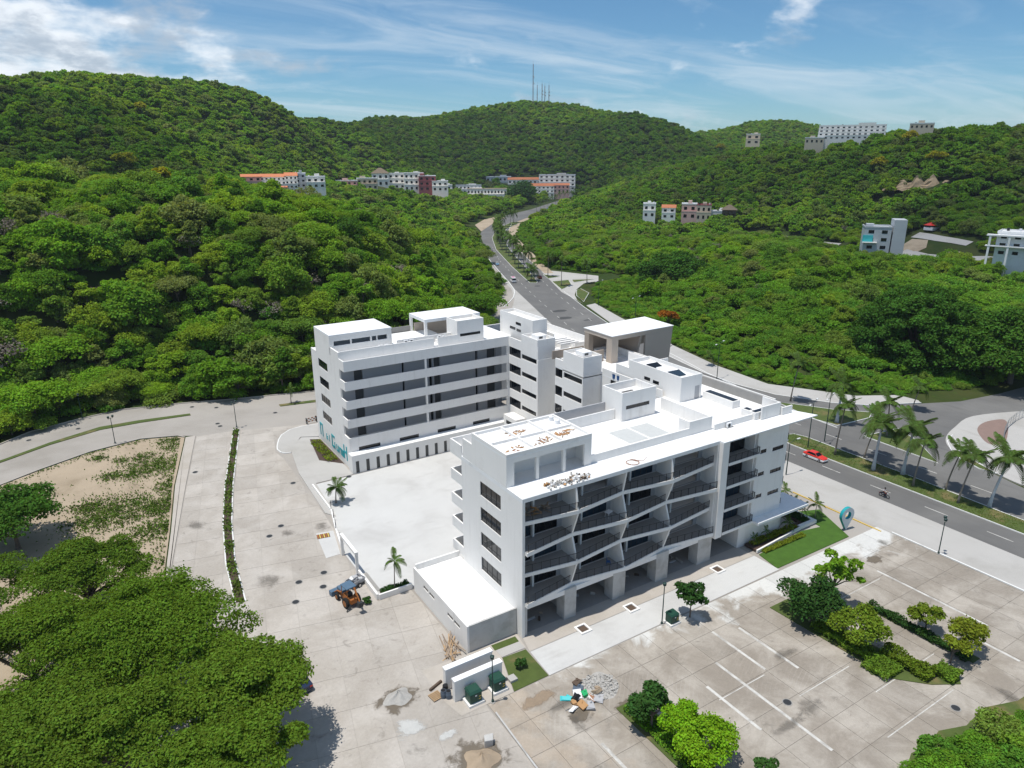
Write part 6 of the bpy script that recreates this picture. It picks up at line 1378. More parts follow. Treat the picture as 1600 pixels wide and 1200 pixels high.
for i in range(4): stain('grime_stain', gs.uniform(10, 27), gs.uniform(52, 120), gs.uniform(.8, 2.4), gs.uniform(1.0, 3.5), 'grime', .028+.0006*i, i, street)
stain('cement_stain', 21.4, 53.2, 1.5, 1.4, 'new_concrete', .05, 9, street); stain('cement_stain', 24, 50.4, 1.0, .6, 'new_concrete', .05, 3, street)
heap('rubble_heap', 40.6, 47.6, 2.3, 1.9, .45, 'rubble', 'grey broken concrete heap beside the coloured rubbish', seed=11, z0=.05)
g = np.random.default_rng(21); b = MB()
def chunk(b, c, s, g):
    q = [Vector((sx*s[0], sy*s[1], sz*s[2])) for sz in (-1, 1) for sx, sy in ((-1, -1), (1, -1), (1, 1), (-1, 1))]; e = Matrix.Rotation(g.uniform(0, 6.28), 3, 'Z') @ Matrix.Rotation(g.uniform(-.7, .7), 3, 'X')
    b.hexa([Vector(c)+e @ (p_*g.uniform(.75, 1.15)) for p_ in q])
for i in range(240):
    a = g.uniform(0, 6.28); r_ = math.sqrt(g.random())*.98; chunk(b, (40.6+2.3*r_*math.cos(a), 47.6+1.9*r_*math.sin(a), .06+.42*(1-r_)), g.uniform(.05, .17, 3), g)
o = b.build('rubble', 'rubble'); tag(o, 'broken concrete pieces strewn over the grey heap', 'rubble', None, 'stuff')
JUNK = [('white_plastic', 'white sheet', 'white crumpled sheet in the middle of the rubbish', 37.9, 47.7, (.7, .45, .12)), ('teal_plastic', 'panel', 'turquoise panel at the left edge of the rubbish', 36.7, 47.9, (.65, .25, .08)), ('cardboard', 'box', 'large flattened cardboard box at the near edge of the rubbish', 37.4, 46.2, (.5, .35, .14)), ('cardboard', 'box', 'small cardboard box at the left of the rubbish', 36.9, 47.0, (.35, .25, .15)), ('black_plastic', 'bag', 'black plastic bag among the rubbish', 37.4, 47.4, (.5, .35, .22)), ('green_plastic', 'bag', 'bright green bag among the rubbish', 38.6, 47.3, (.35, .3, .18)), ('white_plastic', 'board', 'white board at the near left of the rubbish', 36.4, 46.4, (.5, .25, .06)), ('barrel_blue', 'sheet', 'pale blue sheet at the top of the rubbish', 38.6, 48.4, (.4, .6, .1)), ('rust_brick', 'board', 'reddish board on the rubbish', 38.9, 46.6, (.6, .18, .06)), ('white_plastic', 'board', 'white strip leaning on the reddish board', 38.8, 46.9, (.7, .1, .06)), ('heap_sand', 'sack', 'brown sack between rubbish and grey heap', 39.9, 47.0, (.5, .5, .2)), ('grey_wall', 'bag', 'grey bag at the near edge of the rubbish', 38.1, 45.8, (.5, .4, .16)), ('dark_wood', 'crate', 'dark broken crate at the top of the rubbish', 38.9, 49.2, (.5, .3, .15)), ('grey_wall', 'slab', 'grey sheet beside the reddish board', 39.5, 46.2, (.6, .5, .06))]
for i, (m, cat, lab, x_, y_, s) in enumerate(JUNK):
    b = MB(); gg = np.random.default_rng(300+i); chunk(b, (0, 0, 0), s, gg); chunk(b, (s[0]*.4, s[1]*.5, s[2]*.5), (s[0]*.4, s[1]*.45, s[2]*.8), gg)
    o = b.build(cat.replace(' ', '_'), m, None, (x_, y_, .16+s[2])); tag(o, lab, cat, 'rubbish heap on the parking lot')
wp = empty('wood_pile', (30.4, 61.6, .03), 0, 'loose pile of splintered planks beside the annex wall', 'wood pile')
for i in range(34):
    L = rnd.uniform(.5, 1.5); b = MB().box(-L, L, -.06, .06, -.02, .03); o = b.build('plank', 'old_wood' if i % 3 else 'wood', wp, (rnd.uniform(-1.0, .8), rnd.uniform(-1.3, 1.3), .06+rnd.uniform(0, .35))); o.rotation_euler = (rnd.uniform(-.1, .1), rnd.uniform(-.15, .15), rnd.gauss(1.25, .22) if i % 5 else rnd.uniform(0, 3))
b = MB(); chunk(b, (0, 0, 0), (.45, .4, .45), np.random.default_rng(4)); p = at(764, 1163); o = b.build('concrete_block', 'raw_concrete', None, (p.x, p.y, .42), bevel=.06); tag(o, 'grey concrete chunk standing beside the sand heap', 'rock')
p0, p1 = at(775, 1115), at(842, 1206); o = MB().tube([(p0.x, p0.y, .14), (p1.x, p1.y, .14)], .10, 8).build('pipe', 'raw_concrete'); tag(o, 'long pale pipe lying across the lot edge at the bottom', 'pipe')
# machine, trailer with bags
def wheel(parent, x_, y_, r_, w_, rim='chrome'):
    o = empty('wheel', (x_, y_, r_)); o.parent = parent
    MB().tube([(0, -w_/2, 0), (0, -w_/2+.03, 0), (0, w_/2-.03, 0), (0, w_/2, 0)], [r_*.88, r_, r_, r_*.88], 18).build('tyre', 'tyre', o)
    MB().tube([(0, -w_/2-.008, 0), (0, w_/2+.008, 0)], r_*.6, 14).build('rim', rim, o); return o
bh = empty('backhoe', (23.4, 76.4, .02), R(100), 'orange and dark blue backhoe loader parked on the concrete lane', 'backhoe')
MB().hexa([(-1.5, -.45, .55), (1.9, -.45, .55), (1.9, .45, .55), (-1.5, .45, .55), (-1.5, -.45, 1.2), (1.9, -.38, 1.35), (1.9, .38, 1.35), (-1.5, .45, 1.2)]).build('chassis', 'machine_orange', bh, bevel=.05)
MB().box(.5, 1.95, -.5, .5, 1.2, 1.65).build('bonnet', 'machine_blue', bh, bevel=.06)
MB().box(-1.1, .55, -.7, .7, 2.55, 2.72).build('cab_roof', 'machine_blue', bh, bevel=.05)
for x_, y_ in ((-1.0, -.6), (-1.0, .6), (.45, -.6), (.45, .6)): MB().tube([(x_, y_, 1.1), (x_*.95, y_, 2.56)], .05, 6).build('cab_post', 'machine_orange', bh)
MB().box(-.75, -.15, -.3, .3, 1.2, 1.7).build('seat', 'black_plastic', bh, bevel=.05)
for s in (-1, 1):
    wheel(bh, -.85, s*.82, .68, .4, 'machine_orange'); wheel(bh, 1.45, s*.75, .45, .3, 'machine_orange')
    MB().tube([(.6, s*.55, 1.45), (1.8, s*.55, 1.1), (2.6, s*.55, .45)], .09, 6).build('loader_arm', 'machine_orange', bh)
MB().prism([(2.4, -1.05), (3.1, -1.05), (3.1, 1.05), (2.4, 1.05)], .08, .7).build('loader_bucket', 'machine_blue', bh, bevel=.04)
MB().tube([(-1.5, 0, .9), (-2.1, 0, 2.6), (-1.7, 0, 3.0)], [.16, .14, .1], 6).build('boom', 'machine_orange', bh); MB().tube([(-1.75, 0, 3.0), (-2.9, 0, 1.6)], [.12, .1], 6).build('dipper', 'machine_orange', bh)
MB().hexa([(-3.2, -.3, .9), (-2.6, -.3, .9), (-2.6, .3, .9), (-3.2, .3, .9), (-3.3, -.3, 1.6), (-2.7, -.3, 1.6), (-2.7, .3, 1.6), (-3.3, .3, 1.6)]).build('digging_bucket', 'dark_metal', bh)
for s in (-1, 1): MB().tube([(-1.5, s*.5, .6), (-1.75, s*1.25, .1)], .08, 6).build('stabiliser', 'dark_metal', bh)
tr = empty('trailer', (25.5, 79.6, .02), R(20), 'flat trailer heaped with grey and white bags by the low wall', 'trailer')
MB().box(-1.1, 1.1, -.7, .7, .4, .5).build('bed', 'grey_wall', tr)
for s in (-.7, .7): MB().box(-1.1, 1.1, s-.03, s+.03, .5, .95).build('side_board', 'grey_wall', tr)
MB().box(-1.13, -1.07, -.7, .7, .5, .95).build('end_board', 'grey_wall', tr); MB().box(1.07, 1.13, -.7, .7, .5, .95).build('end_board', 'grey_wall', tr)
for s in (-1, 1): wheel(tr, 0, s*.85, .3, .18)
for i in range(7):
    b = MB(); chunk(b, (0, 0, 0), (.33, .22, .14), np.random.default_rng(i)); o = b.build('bag', 'white_plastic' if i % 2 else 'grey_wall', None, (25.5+rnd.uniform(-.7, .7), 79.6+rnd.uniform(-.35, .35), .7+.09*i), bevel=.05); tag(o, 'stuffed bag lying in the flat trailer by the low wall', 'bag', 'bags in the trailer')
o = tree('cut_branch', (25.3, 75.0, .02), .75, .45, .35, 8, 420, .2, 'leaf_dark', 'cut leafy branch lying beside the backhoe', .03, seed=71, cat='branch')
# roof things
def ac(x_, y_, z_, rz, lab, grp='air conditioners on the roofs'):
    o = empty('ac_unit', (x_, y_, z_), rz, lab, 'air conditioner', grp); MB().box(-.45, .45, -.17, .17, .06, .68).build('casing', 'white_plastic', o, bevel=.02); MB().tube([(-.12, -.175, .37), (-.12, -.19, .37)], .25, 16).build('fan_grille', 'dark_metal', o)
    for q in (-.35, .35): MB().box(q-.05, q+.05, -.18, .18, 0, .06).build('foot', 'dark_metal', o)
ac(73.9, 61.45, 18.07, 0, 'lone air conditioner on the roof edge above the stacked balconies')
for i, (x_, y_, lab) in enumerate([(46.0, 117.9, 'first air conditioner from the left behind the rear parapet'), (47.1, 117.8, 'second air conditioner from the left behind the rear parapet'), (51.3, 118.6, 'third air conditioner from the left behind the rear parapet'), (52.4, 118.6, 'fourth air conditioner from the left behind the rear parapet'), (58.0, 118.3, 'left air conditioner near the rear stair tower'), (59.0, 118.2, 'right air conditioner near the rear stair tower')]): ac(x_, y_, 20.6, R(8), lab)
for i in range(6): box('ac_stand', 45.6+(i//2)*5.9+(i % 2)*1.1, 46.4+(i//2)*5.9+(i % 2)*1.1, 117.6, 118.9, 19.9, 20.6, 'white_paint', bld)
for i, (x_, y_, lab) in enumerate([(49.2, 69.0, 'left white tank on the penthouse roof corner'), (49.2, 67.6, 'right white tank on the penthouse roof corner')]):
    o = MB().tube([(0, 0, 0), (0, 0, .5), (0, 0, .62)], [.32, .32, .15], 12).build('roof_tank', 'white_plastic', None, (x_, y_, 21.76)); tag(o, lab, 'tank')
for px, py, lab in ((960, 591, 'left blue bucket on the link roof'), (967, 593.5, 'right blue bucket on the link roof')):
    p = at(px, py, 18.1); o = MB().tube([(0, 0, 0), (0, 0, .75)], [.32, .4], 12).build('bucket', 'blue_plastic', None, (p.x, p.y, 18.07)); tag(o, lab, 'bucket'); MB().tube([(0, 0, .7), (0, 0, .76)], .36, 12).build('opening', 'black_plastic', o)
p = at(887, 752, 18.1); b = MB(); g = np.random.default_rng(9); mats_ = ['white_plastic', 'rubble', 'cardboard', 'dark_wood', 'old_wood']
for i in range(200):
    b.mi = int(g.integers(1, 5)) if g.random() > .72 else int(g.integers(0, 2)); u = g.uniform(-1, 1); chunk(b, (p.x+u*3.0, p.y-u*.15+g.normal(0, .35), 18.12+g.uniform(0, .3)), g.uniform(.04, .16, 3), g)
o = b.build('debris', mats_); tag(o, 'white and brown building debris strewn on the front roof edge', 'debris', None, 'stuff')
b = MB(); mats_ = ['cardboard', 'rust_brick', 'old_wood']
for cx_, cy_, n in ((44.4, 64.0, 22), (47.8, 64.4, 40), (43.0, 67.9, 26), (40.6, 63.6, 12)):
    for i in range(n): b.mi = int(g.integers(0, 3)); chunk(b, (cx_+g.normal(0, .75), cy_+g.normal(0, .35), 21.78), (g.uniform(.1, .4), g.uniform(.04, .12), g.uniform(.01, .04)), g)
o = b.build('debris', mats_); tag(o, 'rusty brown scraps in the panels of the front penthouse roof', 'debris', None, 'stuff')
p = at(987, 723, 18.1); hs_ = [(p.x+.75*math.cos(a)+.02*a, p.y+.75*math.sin(a), 18.09+.004*a) for a in np.linspace(0, 14, 60)]+[(p.x+1.2+.3*i, p.y-.25*math.sin(i), 18.09) for i in range(1, 6)]
o = MB().tube(hs_, .03, 5).build('hose', 'rust_brick'); tag(o, 'coiled brown hose lying on the front roof', 'hose')
# things on the top balcony and balconies
for i, (x_, z_, m, lab) in enumerate([(39.3, 14.87, 'old_wood', 'stack of timber at the left end of the top balcony'), (40.8, 14.87, 'cardboard', 'cardboard drum of material on the top balcony'), (42.6, 14.87, 'old_wood', 'low pile of boards on the top balcony')]):
    b = MB(); g = np.random.default_rng(i+60)
    for q in range(9): chunk(b, (g.normal(0, .3), g.normal(0, .2), .1+.08*q), (g.uniform(.2, .6), .1, .05), g)
    o = b.build('timber_stack', m, None, (x_, 60.2, z_)); tag(o, lab, 'building material')
def chair(x_, y_, z_, rz, m, lab, cat='chair'):
    o = empty(cat.replace(' ', '_'), (x_, y_, z_), rz, lab, cat); MB().box(-.25, .25, -.25, .25, .42, .47).build('seat', m, o); MB().box(-.25, .25, .2, .25, .47, .95).build('backrest', m, o)
    for sx in (-.22, .22):
        for sy in (-.22, .22): MB().tube([(sx*1.1, sy*1.1, 0), (sx, sy, .43)], .025, 5).build('leg', m, o)
chair(51.8, 59.8, 4.72, 1.0, 'blue_plastic', 'blue chair with white cloth on the lowest balcony'); 
o = tree('lawn_bush', (35.2, 54.6, .07), .7, .5, .5, 7, 420, .2, 'leaf_dark', 'single dark bush on the small lawn by the transformers', .03, seed=72, cat='bush')
tb = empty('folding_table', (51.6, 59.9, 11.47), 0.3, 'small white table on the third floor balcony', 'table'); MB().box(-.5, .5, -.35, .35, .7, .74).build('table_top', 'white_plastic', tb)
for sx in (-.4, .4):
    for sy in (-.28, .28): MB().tube([(sx, sy, 0), (sx*.8, sy*.8, .7)], .025, 5).build('leg', 'white_plastic', tb)
# clutter inside the open shop bays
for i in range(26):
    bay = i % 4; x0 = (39.2, 46.4, 54.2, 61.6)[bay]; L = rnd.uniform(.4, 1.6); gg = np.random.default_rng(500+i); b = MB(); chunk(b, (0, 0, 0), (L/2, .12, .08+.12*gg.random()), gg)
    o = b.build('site_material', ['old_wood', 'dark_wood', 'rubble', 'blue_plastic', 'grey_wall'][i % 5] if i % 5 != 3 or bay == 0 else 'rubble', None, (x0+rnd.uniform(.5, 4.3), rnd.uniform(60.2, 66.5), .2)); tag(o, '%s on the floor of the %s open shop bay' % (('weathered board', 'dark timber', 'broken block', 'piece of debris', 'grey panel')[i % 5], ('corner', 'second', 'third', 'fourth')[bay]), 'building material', 'material in the open shop bays')
# ================================================================== vehicles
def car(name, loc, rz, m_body, label, m_top=None, taxi=False, L=4.3, Wd=1.68, Hh=1.38, cat='car', group=None, m_low=None):
    o = empty(name, loc, rz, label, cat, group); w = Wd/2; m_top = m_top or m_body; m_low = m_low or m_body
    def loft(st, name_, mm, parent=o):
        rows = []
        for x_, z0, z1, w0, w1 in st: rows.append([(x_, -w0, z0), (x_, -w0*1.0, (z0+z1)/2), (x_, -w1, z1), (x_, w1, z1), (x_, w0, (z0+z1)/2), (x_, w0, z0), (x_, -w0, z0)])
        b = MB().grid(rows); b.poly(rows[0][:-1]); b.poly(rows[-1][:-1][::-1]); return b.build(name_, mm, parent, bevel=.03)
    h = L/2
    loft([(-h, .34, .62, w*.86, w*.8), (-h+.15, .24, .66, w*.97, w*.9), (-h*.3, .2, .68, w, w*.96), (h*.5, .2, .66, w, w*.95), (h-.2, .24, .60, w*.95, w*.88), (h, .34, .54, w*.82, w*.76)], 'lower_body', m_low)
    loft([(-h+.03, .62, .86, w*.84, w*.78), (-h+.2, .655, .93, w*.95, w*.86), (-h*.5, .665, .95, w*.985, w*.88), (h*.38, .665, .92, w*.985, w*.88), (h-.35, .62, .80, w*.92, w*.82), (h-.03, .52, .68, w*.78, w*.70)], 'upper_body', m_body)
    loft([(-h*.74, .90, .93, w*.82, w*.76), (-h*.50, .92, Hh-.05, w*.86, w*.68), (h*.06, .92, Hh-.04, w*.86, w*.68), (h*.40, .90, .93, w*.82, w*.76)], 'cabin_glass', 'glass')
    loft([(-h*.56, Hh-.09, Hh-.05, w*.72, w*.66), (-h*.46, Hh-.07, Hh, w*.72, w*.66), (0, Hh-.06, Hh+.01, w*.72, w*.66), (h*.12, Hh-.09, Hh-.03, w*.71, w*.65)], 'roof', m_top)
    for s in (-1, 1):
        for x0, x1, x2, x3 in ((-h*.74, -h*.68, -h*.44, -h*.52), (-h*.10, -h*.05, -h*.05, -h*.10), (h*.34, h*.40, h*.13, h*.07)):
            MB().hexa([(x0, s*w*.83, .92), (x1, s*w*.83, .92), (x1, s*w*.87, .92), (x0, s*w*.87, .92), (x3, s*w*.67, Hh-.06), (x2, s*w*.67, Hh-.06), (x2, s*w*.71, Hh-.06), (x3, s*w*.71, Hh-.06)]).build('pillar', m_top, o)
        wheel(o, -h*.60, s*(w-.09), .30, .19); wheel(o, h*.60, s*(w-.09), .30, .19)
        MB().box(h-.12, h+.005, s*w*.58-.16, s*w*.58+.16, .55, .66).build('headlight', 'lamp_glass', o); MB().box(-h-.005, -h+.1, s*w*.62-.15, s*w*.62+.15, .64, .78).build('taillight', 'car_red', o)
        MB().box(h*.24, h*.30, s*w*.95-.02, s*w*.95+.14*s if s > 0 else s*w*.95+.02, .92, 1.02).build('mirror', m_body, o)
    if taxi:
        MB().hexa([(h*.40, -w*.84, .90), (h-.1, -w*.72, .70), (h-.1, w*.72, .70), (h*.40, w*.84, .90), (h*.40, -w*.84, .945), (h-.1, -w*.72, .745), (h-.1, w*.72, .745), (h*.40, w*.84, .945)]).build('bonnet', 'car_red', o, bevel=.02); MB().hexa([(-h+.05, -w*.78, .86), (-h*.70, -w*.84, .93), (-h*.70, w*.84, .93), (-h+.05, w*.78, .86), (-h+.05, -w*.78, .90), (-h*.70, -w*.84, .975), (-h*.70, w*.84, .975), (-h+.05, w*.78, .90)]).build('boot_lid', 'car_red', o, bevel=.02)
    MB().box(-h-.04, -h+.08, -w*.8, w*.8, .32, .48).build('bumper', m_low, o); MB().box(h-.08, h+.04, -w*.76, w*.76, .30, .46).build('bumper', m_low, o)
    return o
p = at(1270, 713); car('taxi', (112.0, 72.6, .014), R(-90), 'car_red', 'red and white taxi driving on the avenue beside the white building', 'car_red', True, 4.4, m_low='car_white')
p = at(465, 1062, .5); car('parked_car', (p.x, p.y, .02), R(100), 'car_navy', 'dark blue car parked half under the spreading trees')
p = at(843, 435); car('sedan', (p.x, p.y, .014), R(66), 'car_maroon', 'maroon car leaving on the right carriageway of the avenue', L=4.4, Hh=1.42)
p = at(777, 414); car('sedan', (p.x, p.y, .014), R(-116), 'car_blue', 'pale blue and white car coming down the avenue', 'car_white')
for i, (px, py, m, lab) in enumerate([(873, 318, 'car_white', 'white car far up the avenue near the townhouses'), (905, 303, 'car_maroon', 'dark car at the far end of the avenue'), (855, 327, 'car_blue', 'grey-blue car far up the avenue')]):
    p = at(px, py); car('distant_car', (p.x, p.y, gz(p.x, p.y)+.1), R(48), m, lab)
p = at(802, 441); van = empty('minibus', (p.x, p.y, .014), R(-112), 'white minibus with pink roof panel coming down the avenue', 'minibus')
MB().hexa([(-2.5, -.95, .35), (2.5, -.95, .35), (2.5, .95, .35), (-2.5, .95, .35), (-2.45, -.88, 1.25), (2.45, -.88, 1.15), (2.45, .88, 1.15), (-2.45, .88, 1.25)]).build('lower_body', 'car_white', van, bevel=.06)
MB().hexa([(-2.44, -.87, 1.26), (2.40, -.87, 1.16), (2.40, .87, 1.16), (-2.44, .87, 1.26), (-2.35, -.80, 2.0), (1.75, -.80, 2.0), (1.75, .80, 2.0), (-2.35, .80, 2.0)]).build('window_band', 'glass', van)
MB().hexa([(-2.4, -.84, 2.001), (1.8, -.84, 2.001), (1.8, .84, 2.001), (-2.4, .84, 2.001), (-2.3, -.76, 2.25), (1.6, -.76, 2.25), (1.6, .76, 2.25), (-2.3, .76, 2.25)]).build('roof', 'car_white', van, bevel=.04); MB().box(-1.6, 1.0, -.6, .6, 2.251, 2.30).build('roof_panel', 'van_pink', van)
for s in (-1, 1):
    wheel(van, -1.6, s*.85, .34, .2); wheel(van, 1.6, s*.85, .34, .2); MB().box(2.46, 2.52, s*.6-.18, s*.6+.18, .7, .9).build('headlight', 'lamp_glass', van)
    for x_ in (-1.4, -.3, .8): MB().box(x_-.04, x_+.04, s*.84-.05, s*.84+.05, 1.25, 2.0).build('pillar', 'car_white', van)
def motorcycle(loc, rz, label, m, rider_label, shirt='cloth_white', detail=True):
    o = empty('motorcycle', loc, rz, label, 'motorcycle'); 
    for x_ in (-.62, .66):
        w_ = empty('wheel', (x_, 0, .3)); w_.parent = o; n = 16; rows = [[(math.cos(a)*(.26+.05*math.cos(b_)), .05*math.sin(b_), math.sin(a)*(.26+.05*math.cos(b_))) for b_ in np.linspace(0, 6.283, 7)] for a in np.linspace(0, 6.283, n+1)]
        MB().grid(rows).build('tyre', 'tyre', w_, smooth=True); MB().tube([(0, -.02, 0), (0, .02, 0)], .2, 12).build('rim', 'chrome', w_)
    MB().tube([(-.62, .07, .3), (-.1, .07, .42), (.25, .06, .5), (.48, 0, .85)], .04, 6).build('frame', 'dark_metal', o); MB().tube([(.66, 0, .3), (.45, 0, .95)], .035, 6).build('fork', 'chrome', o)
    MB().box(-.12, .3, -.14, .14, .3, .58).build('engine', 'dark_metal', o, bevel=.03); MB().hexa([(-.05, -.13, .66), (.38, -.1, .7), (.38, .1, .7), (-.05, .13, .66), (0, -.1, .86), (.32, -.08, .88), (.32, .08, .88), (0, .1, .86)]).build('fuel_tank', m, o, bevel=.04)
    MB().box(-.7, -.04, -.13, .13, .66, .76).build('seat', 'black_plastic', o, bevel=.03); MB().tube([(.42, -.34, .98), (.46, 0, .95), (.42, .34, .98)], .018, 6).build('handlebar', 'dark_metal', o); MB().tube([(.52, 0, .82), (.6, 0, .82)], [.1, .09], 10).build('headlight', 'lamp_glass', o)
    MB().hexa([(-.95, -.1, .55), (-.6, -.1, .6), (-.6, .1, .6), (-.95, .1, .55), (-.95, -.09, .6), (-.6, -.09, .66), (-.6, .09, .66), (-.95, .09, .6)]).build('rear_mudguard', m, o); MB().tube([(-.8, .13, .3), (.1, .13, .3)], .04, 6).build('exhaust', 'chrome', o)
    # rider, one continuous skinned figure
    def skin(name, V, E_, rad, m_, parent, lev=1):
        me = bpy.data.meshes.new(name); me.from_pydata(V, E_, []); ob = bpy.data.objects.new(name, me); C.objects.link(ob); ob.parent = parent
        md = ob.modifiers.new('skin', 'SKIN'); 
        for i, r_ in enumerate(rad): me.skin_vertices[0].data[i].radius = (r_, r_) if not hasattr(r_, '__len__') else r_
        me.skin_vertices[0].data[0].use_root = True; sb = ob.modifiers.new('sub', 'SUBSURF'); sb.levels = lev; sb.render_levels = lev; me.materials.append(M[m_]); ob.modifiers['skin'].use_smooth_shade = True; return ob
    pr = empty('person', loc, rz, rider_label, 'person')
    V = [(-.25, 0, .84), (-.2, 0, 1.08), (-.1, 0, 1.34), (-.05, 0, 1.44), (-.02, 0, 1.56), (0, 0, 1.68)]; E_ = [(0, 1), (1, 2), (2, 3), (3, 4), (4, 5)]; rad = [(.15, .17), (.13, .16), (.12, .19), .055, .095, .085]
    for s in (-1, 1):
        k = len(V); V += [(-.1, s*.2, 1.36), (.1, s*.28, 1.12), (.34, s*.33, 1.02), (.42, s*.33, 1.0)]; E_ += [(2, k), (k, k+1), (k+1, k+2), (k+2, k+3)]; rad += [.065, .05, .04, .035]
        k = len(V); V += [(-.2, s*.12, .83), (.2, s*.2, .80), (.02, s*.2, .42), (.02, s*.2, .34), (.16, s*.2, .32)]; E_ += [(0, k), (k, k+1), (k+1, k+2), (k+2, k+3), (k+3, k+4)]; rad += [.1, .08, .055, .045, .04]
    skin('body', V, E_, rad, 'skin', pr)
    skin('shirt', [(-.25, 0, .88), (-.2, 0, 1.08), (-.1, 0, 1.34), (-.07, 0, 1.40), (-.1, -.2, 1.36), (.0, -.25, 1.22), (-.1, .2, 1.36), (.0, .25, 1.22)], [(0, 1), (1, 2), (2, 3), (2, 4), (4, 5), (2, 6), (6, 7)], [(.16, .18), (.145, .175), (.135, .2), .07, .08, .075, .08, .075], shirt, pr)
    tv = [(-.25, 0, .84), (-.2, -.12, .83), (.2, -.2, .80), (.02, -.2, .40), (-.2, .12, .83), (.2, .2, .80), (.02, .2, .40)]; skin('trousers', tv, [(0, 1), (1, 2), (2, 3), (0, 4), (4, 5), (5, 6)], [(.16, .17), .115, .095, .07, .115, .095, .07], 'cloth_dark', pr)
    MB().tube([(0, 0, 1.56), (0, 0, 1.62), (0, 0, 1.72), (0, 0, 1.79), (0, 0, 1.81)], [.1, .125, .13, .085, .02], 12).build('helmet', 'black_plastic', pr, smooth=True)
    return o
p = at(1381, 777); motorcycle((p.x, p.y, .014), R(-90), 'dark red motorcycle riding on the avenue past the parking lot', 'car_maroon', 'rider in white shirt and dark trousers on the dark red motorcycle')
p = at(769, 395.5); motorcycle((p.x, p.y, .014), R(62), 'small distant motorcycle on the avenue ahead of the pale blue car', 'car_navy', 'rider in dark shirt on the distant motorcycle', 'cloth_dark')
p = at(1447, 402); o = empty('market_umbrella', (p.x, p.y, gz(p.x, p.y)), 0, 'red canopy over a white stand in the right valley', 'canopy')
MB().tube([(0, 0, 0), (0, 0, 3.2)], .1, 6).build('pole', 'white_plastic', o); MB().tube([(0, 0, 2.6), (0, 0, 4.2)], [4.0, .2], 10).build('cover', 'car_red', o); MB().box(-3.5, 4.5, -2.6, 2.2, 0, 1.6).build('stand', 'white_plastic', o, bevel=.1)
# orange barrier by the corner pavement
p = at(487, 661); o = empty('barrier', (p.x, p.y, .14), R(10), 'orange and white striped barrier beside the rear block corner', 'barrier')
for z_ in (.25, .6, .95):
    for i in range(6): MB().box(-1.2+i*.4, -.8+i*.4, -.03, .03, z_, z_+.2).build('stripe', 'machine_orange' if (i+int(z_*3)) % 2 else 'white_plastic', o)
for x_ in (-1.1, 1.1): MB().box(x_-.05, x_+.05, -.3, .3, 0, 1.2).build('leg', 'dark_metal', o)

# pale railing round the corner plaza
fe = empty('fence', (0, 0, 0), 0, 'pale metal railing curving round the brick corner plaza', 'fence')
FP = [at(*q, 0.14) for q in ((1566, 694), (1568, 680), (1574, 668), (1586, 658), (1602, 650))]
for a, c in zip(FP[:-1], FP[1:]):
    k = max(2, int((c-a).length/1.6))
    for i in range(k): q = a.lerp(c, i/k); MB().tube([q, q+Vector((0, 0, 1.9))], .05, 6).build('post', 'chrome', fe)
    for z_ in (.3, .9, 1.5, 1.85): MB().tube([a+Vector((0, 0, z_)), c+Vector((0, 0, z_))], .03, 5).build('rail', 'chrome', fe)
# ================================================================== the air: thin even haze over the valley
hz_o = MB().box(-6500, 7500, -6500, 7500, -3, 206).build('haze', 'white_paint'); tag(hz_o, 'thin pale haze lying over the whole valley', 'haze', None, 'stuff')
hm = bpy.data.materials.new('haze_air'); hm.use_nodes = True; tt = NT(hm.node_tree); tt.n.remove(tt.n['Principled BSDF'])
pv = tt.n.new('ShaderNodeVolumePrincipled'); pv.inputs['Density'].default_value = 0.00008; pv.inputs['Color'].default_value = (0.80, 0.88, 1.0, 1); pv.inputs['Anisotropy'].default_value = 0.2
tt.l.new(pv.outputs[0], tt.n['Material Output'].inputs['Volume']); hz_o.data.materials.clear(); hz_o.data.materials.append(hm)
S.cycles.volume_bounces = 0

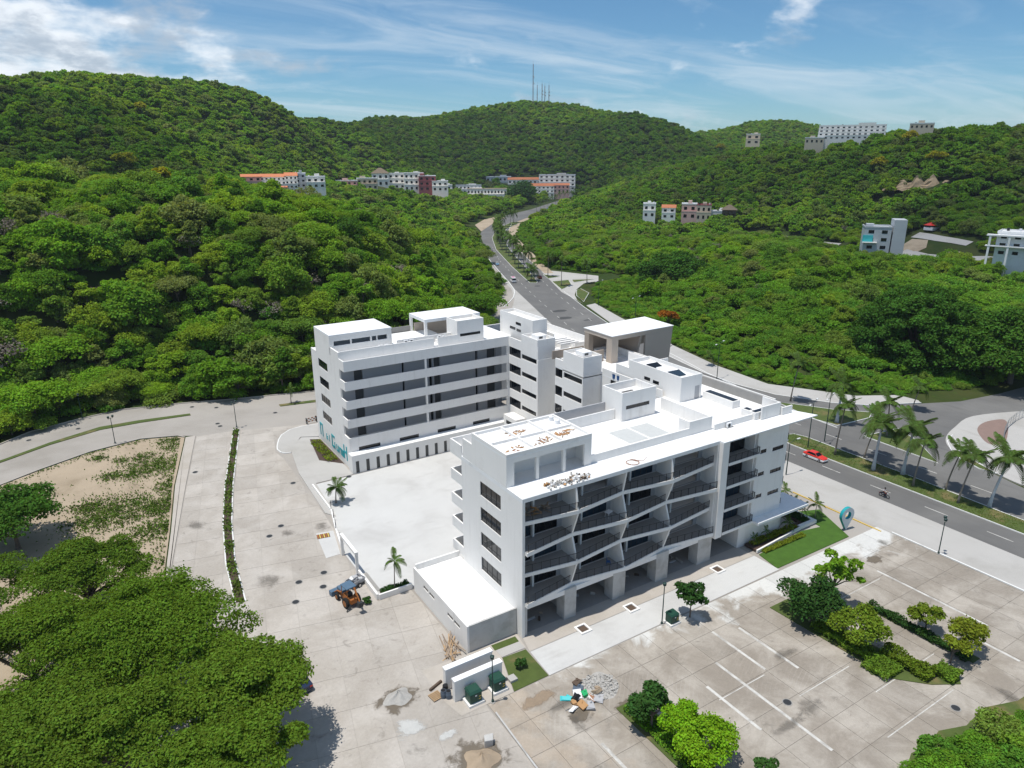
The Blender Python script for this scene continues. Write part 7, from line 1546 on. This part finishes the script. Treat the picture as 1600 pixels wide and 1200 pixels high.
# ================================================================== broken clouds high over the farther hills; their shade lies on the slopes
cm = bpy.data.materials.new('cloud'); cm.use_nodes = True; tt = NT(cm.node_tree); tt.n.remove(tt.n['Principled BSDF'])
oc = tt.n.new('ShaderNodeTexCoord').outputs['Object']; df = tt.n.new('ShaderNodeBsdfDiffuse'); df.inputs[0].default_value = (.9, .9, .92, 1); tl = tt.n.new('ShaderNodeBsdfTranslucent'); tl.inputs[0].default_value = (.9, .9, .92, 1); tp = tt.n.new('ShaderNodeBsdfTransparent')
m1_ = tt.n.new('ShaderNodeMixShader'); tt.l.new(df.outputs[0], m1_.inputs[1]); tt.l.new(tl.outputs[0], m1_.inputs[2]); m2_ = tt.n.new('ShaderNodeMixShader'); tt.l.new(tp.outputs[0], m2_.inputs[1]); tt.l.new(m1_.outputs[0], m2_.inputs[2])
cx_, cy_, cz_ = tt.xyz(oc); al = tt.math('ADD', tt.math('SUBTRACT', 1.0, tt.vmath('LENGTH', tt.comb(cx_, cy_, 0.0))), tt.math('MULTIPLY', tt.math('SUBTRACT', tt.noise(oc, 2.2, 5, 0.55), 0.5), 1.1)); tt.set(m2_.inputs[0], tt.math('MULTIPLY', tt.ramp(al, 0.0, 0.55), 0.5)); tt.l.new(m2_.outputs[0], tt.n['Material Output'].inputs[0])
for i, (px, D, rx, ry, lab) in enumerate([(1330, 640, 330, 200, 'soft cloud over the right hill'), (1020, 1000, 260, 200, 'soft cloud over the saddle of the far hills'), (640, 1050, 330, 200, 'soft cloud over the middle hill'), (1560, 430, 130, 90, 'small cloud over the right valley'), (120, 470, 120, 120, 'small cloud over the left hill')]):
    a = YAW+math.atan((px-800)/FPX); g0 = Vector((D*math.sin(a), D*math.cos(a), 60)); c = g0+sdir*(950/sdir.z); g = np.random.default_rng(i); rows = []
    for u in np.linspace(0, 1, 14): rows.append([(u*math.cos(v), u*math.sin(v), (1-u*u)*(1+.25*math.sin(3*v+i)*u)+.12*math.sin(7*u+5*v)*u) for v in np.linspace(0, 2*math.pi, 33)])
    o = MB().grid(rows).build('cloud', 'white_paint', None, c, True); o.data.materials.clear(); o.data.materials.append(cm); o.scale = (rx, ry, 60); o.rotation_euler = (0, 0, -a); tag(o, lab, 'cloud', 'clouds over the hills', 'stuff')
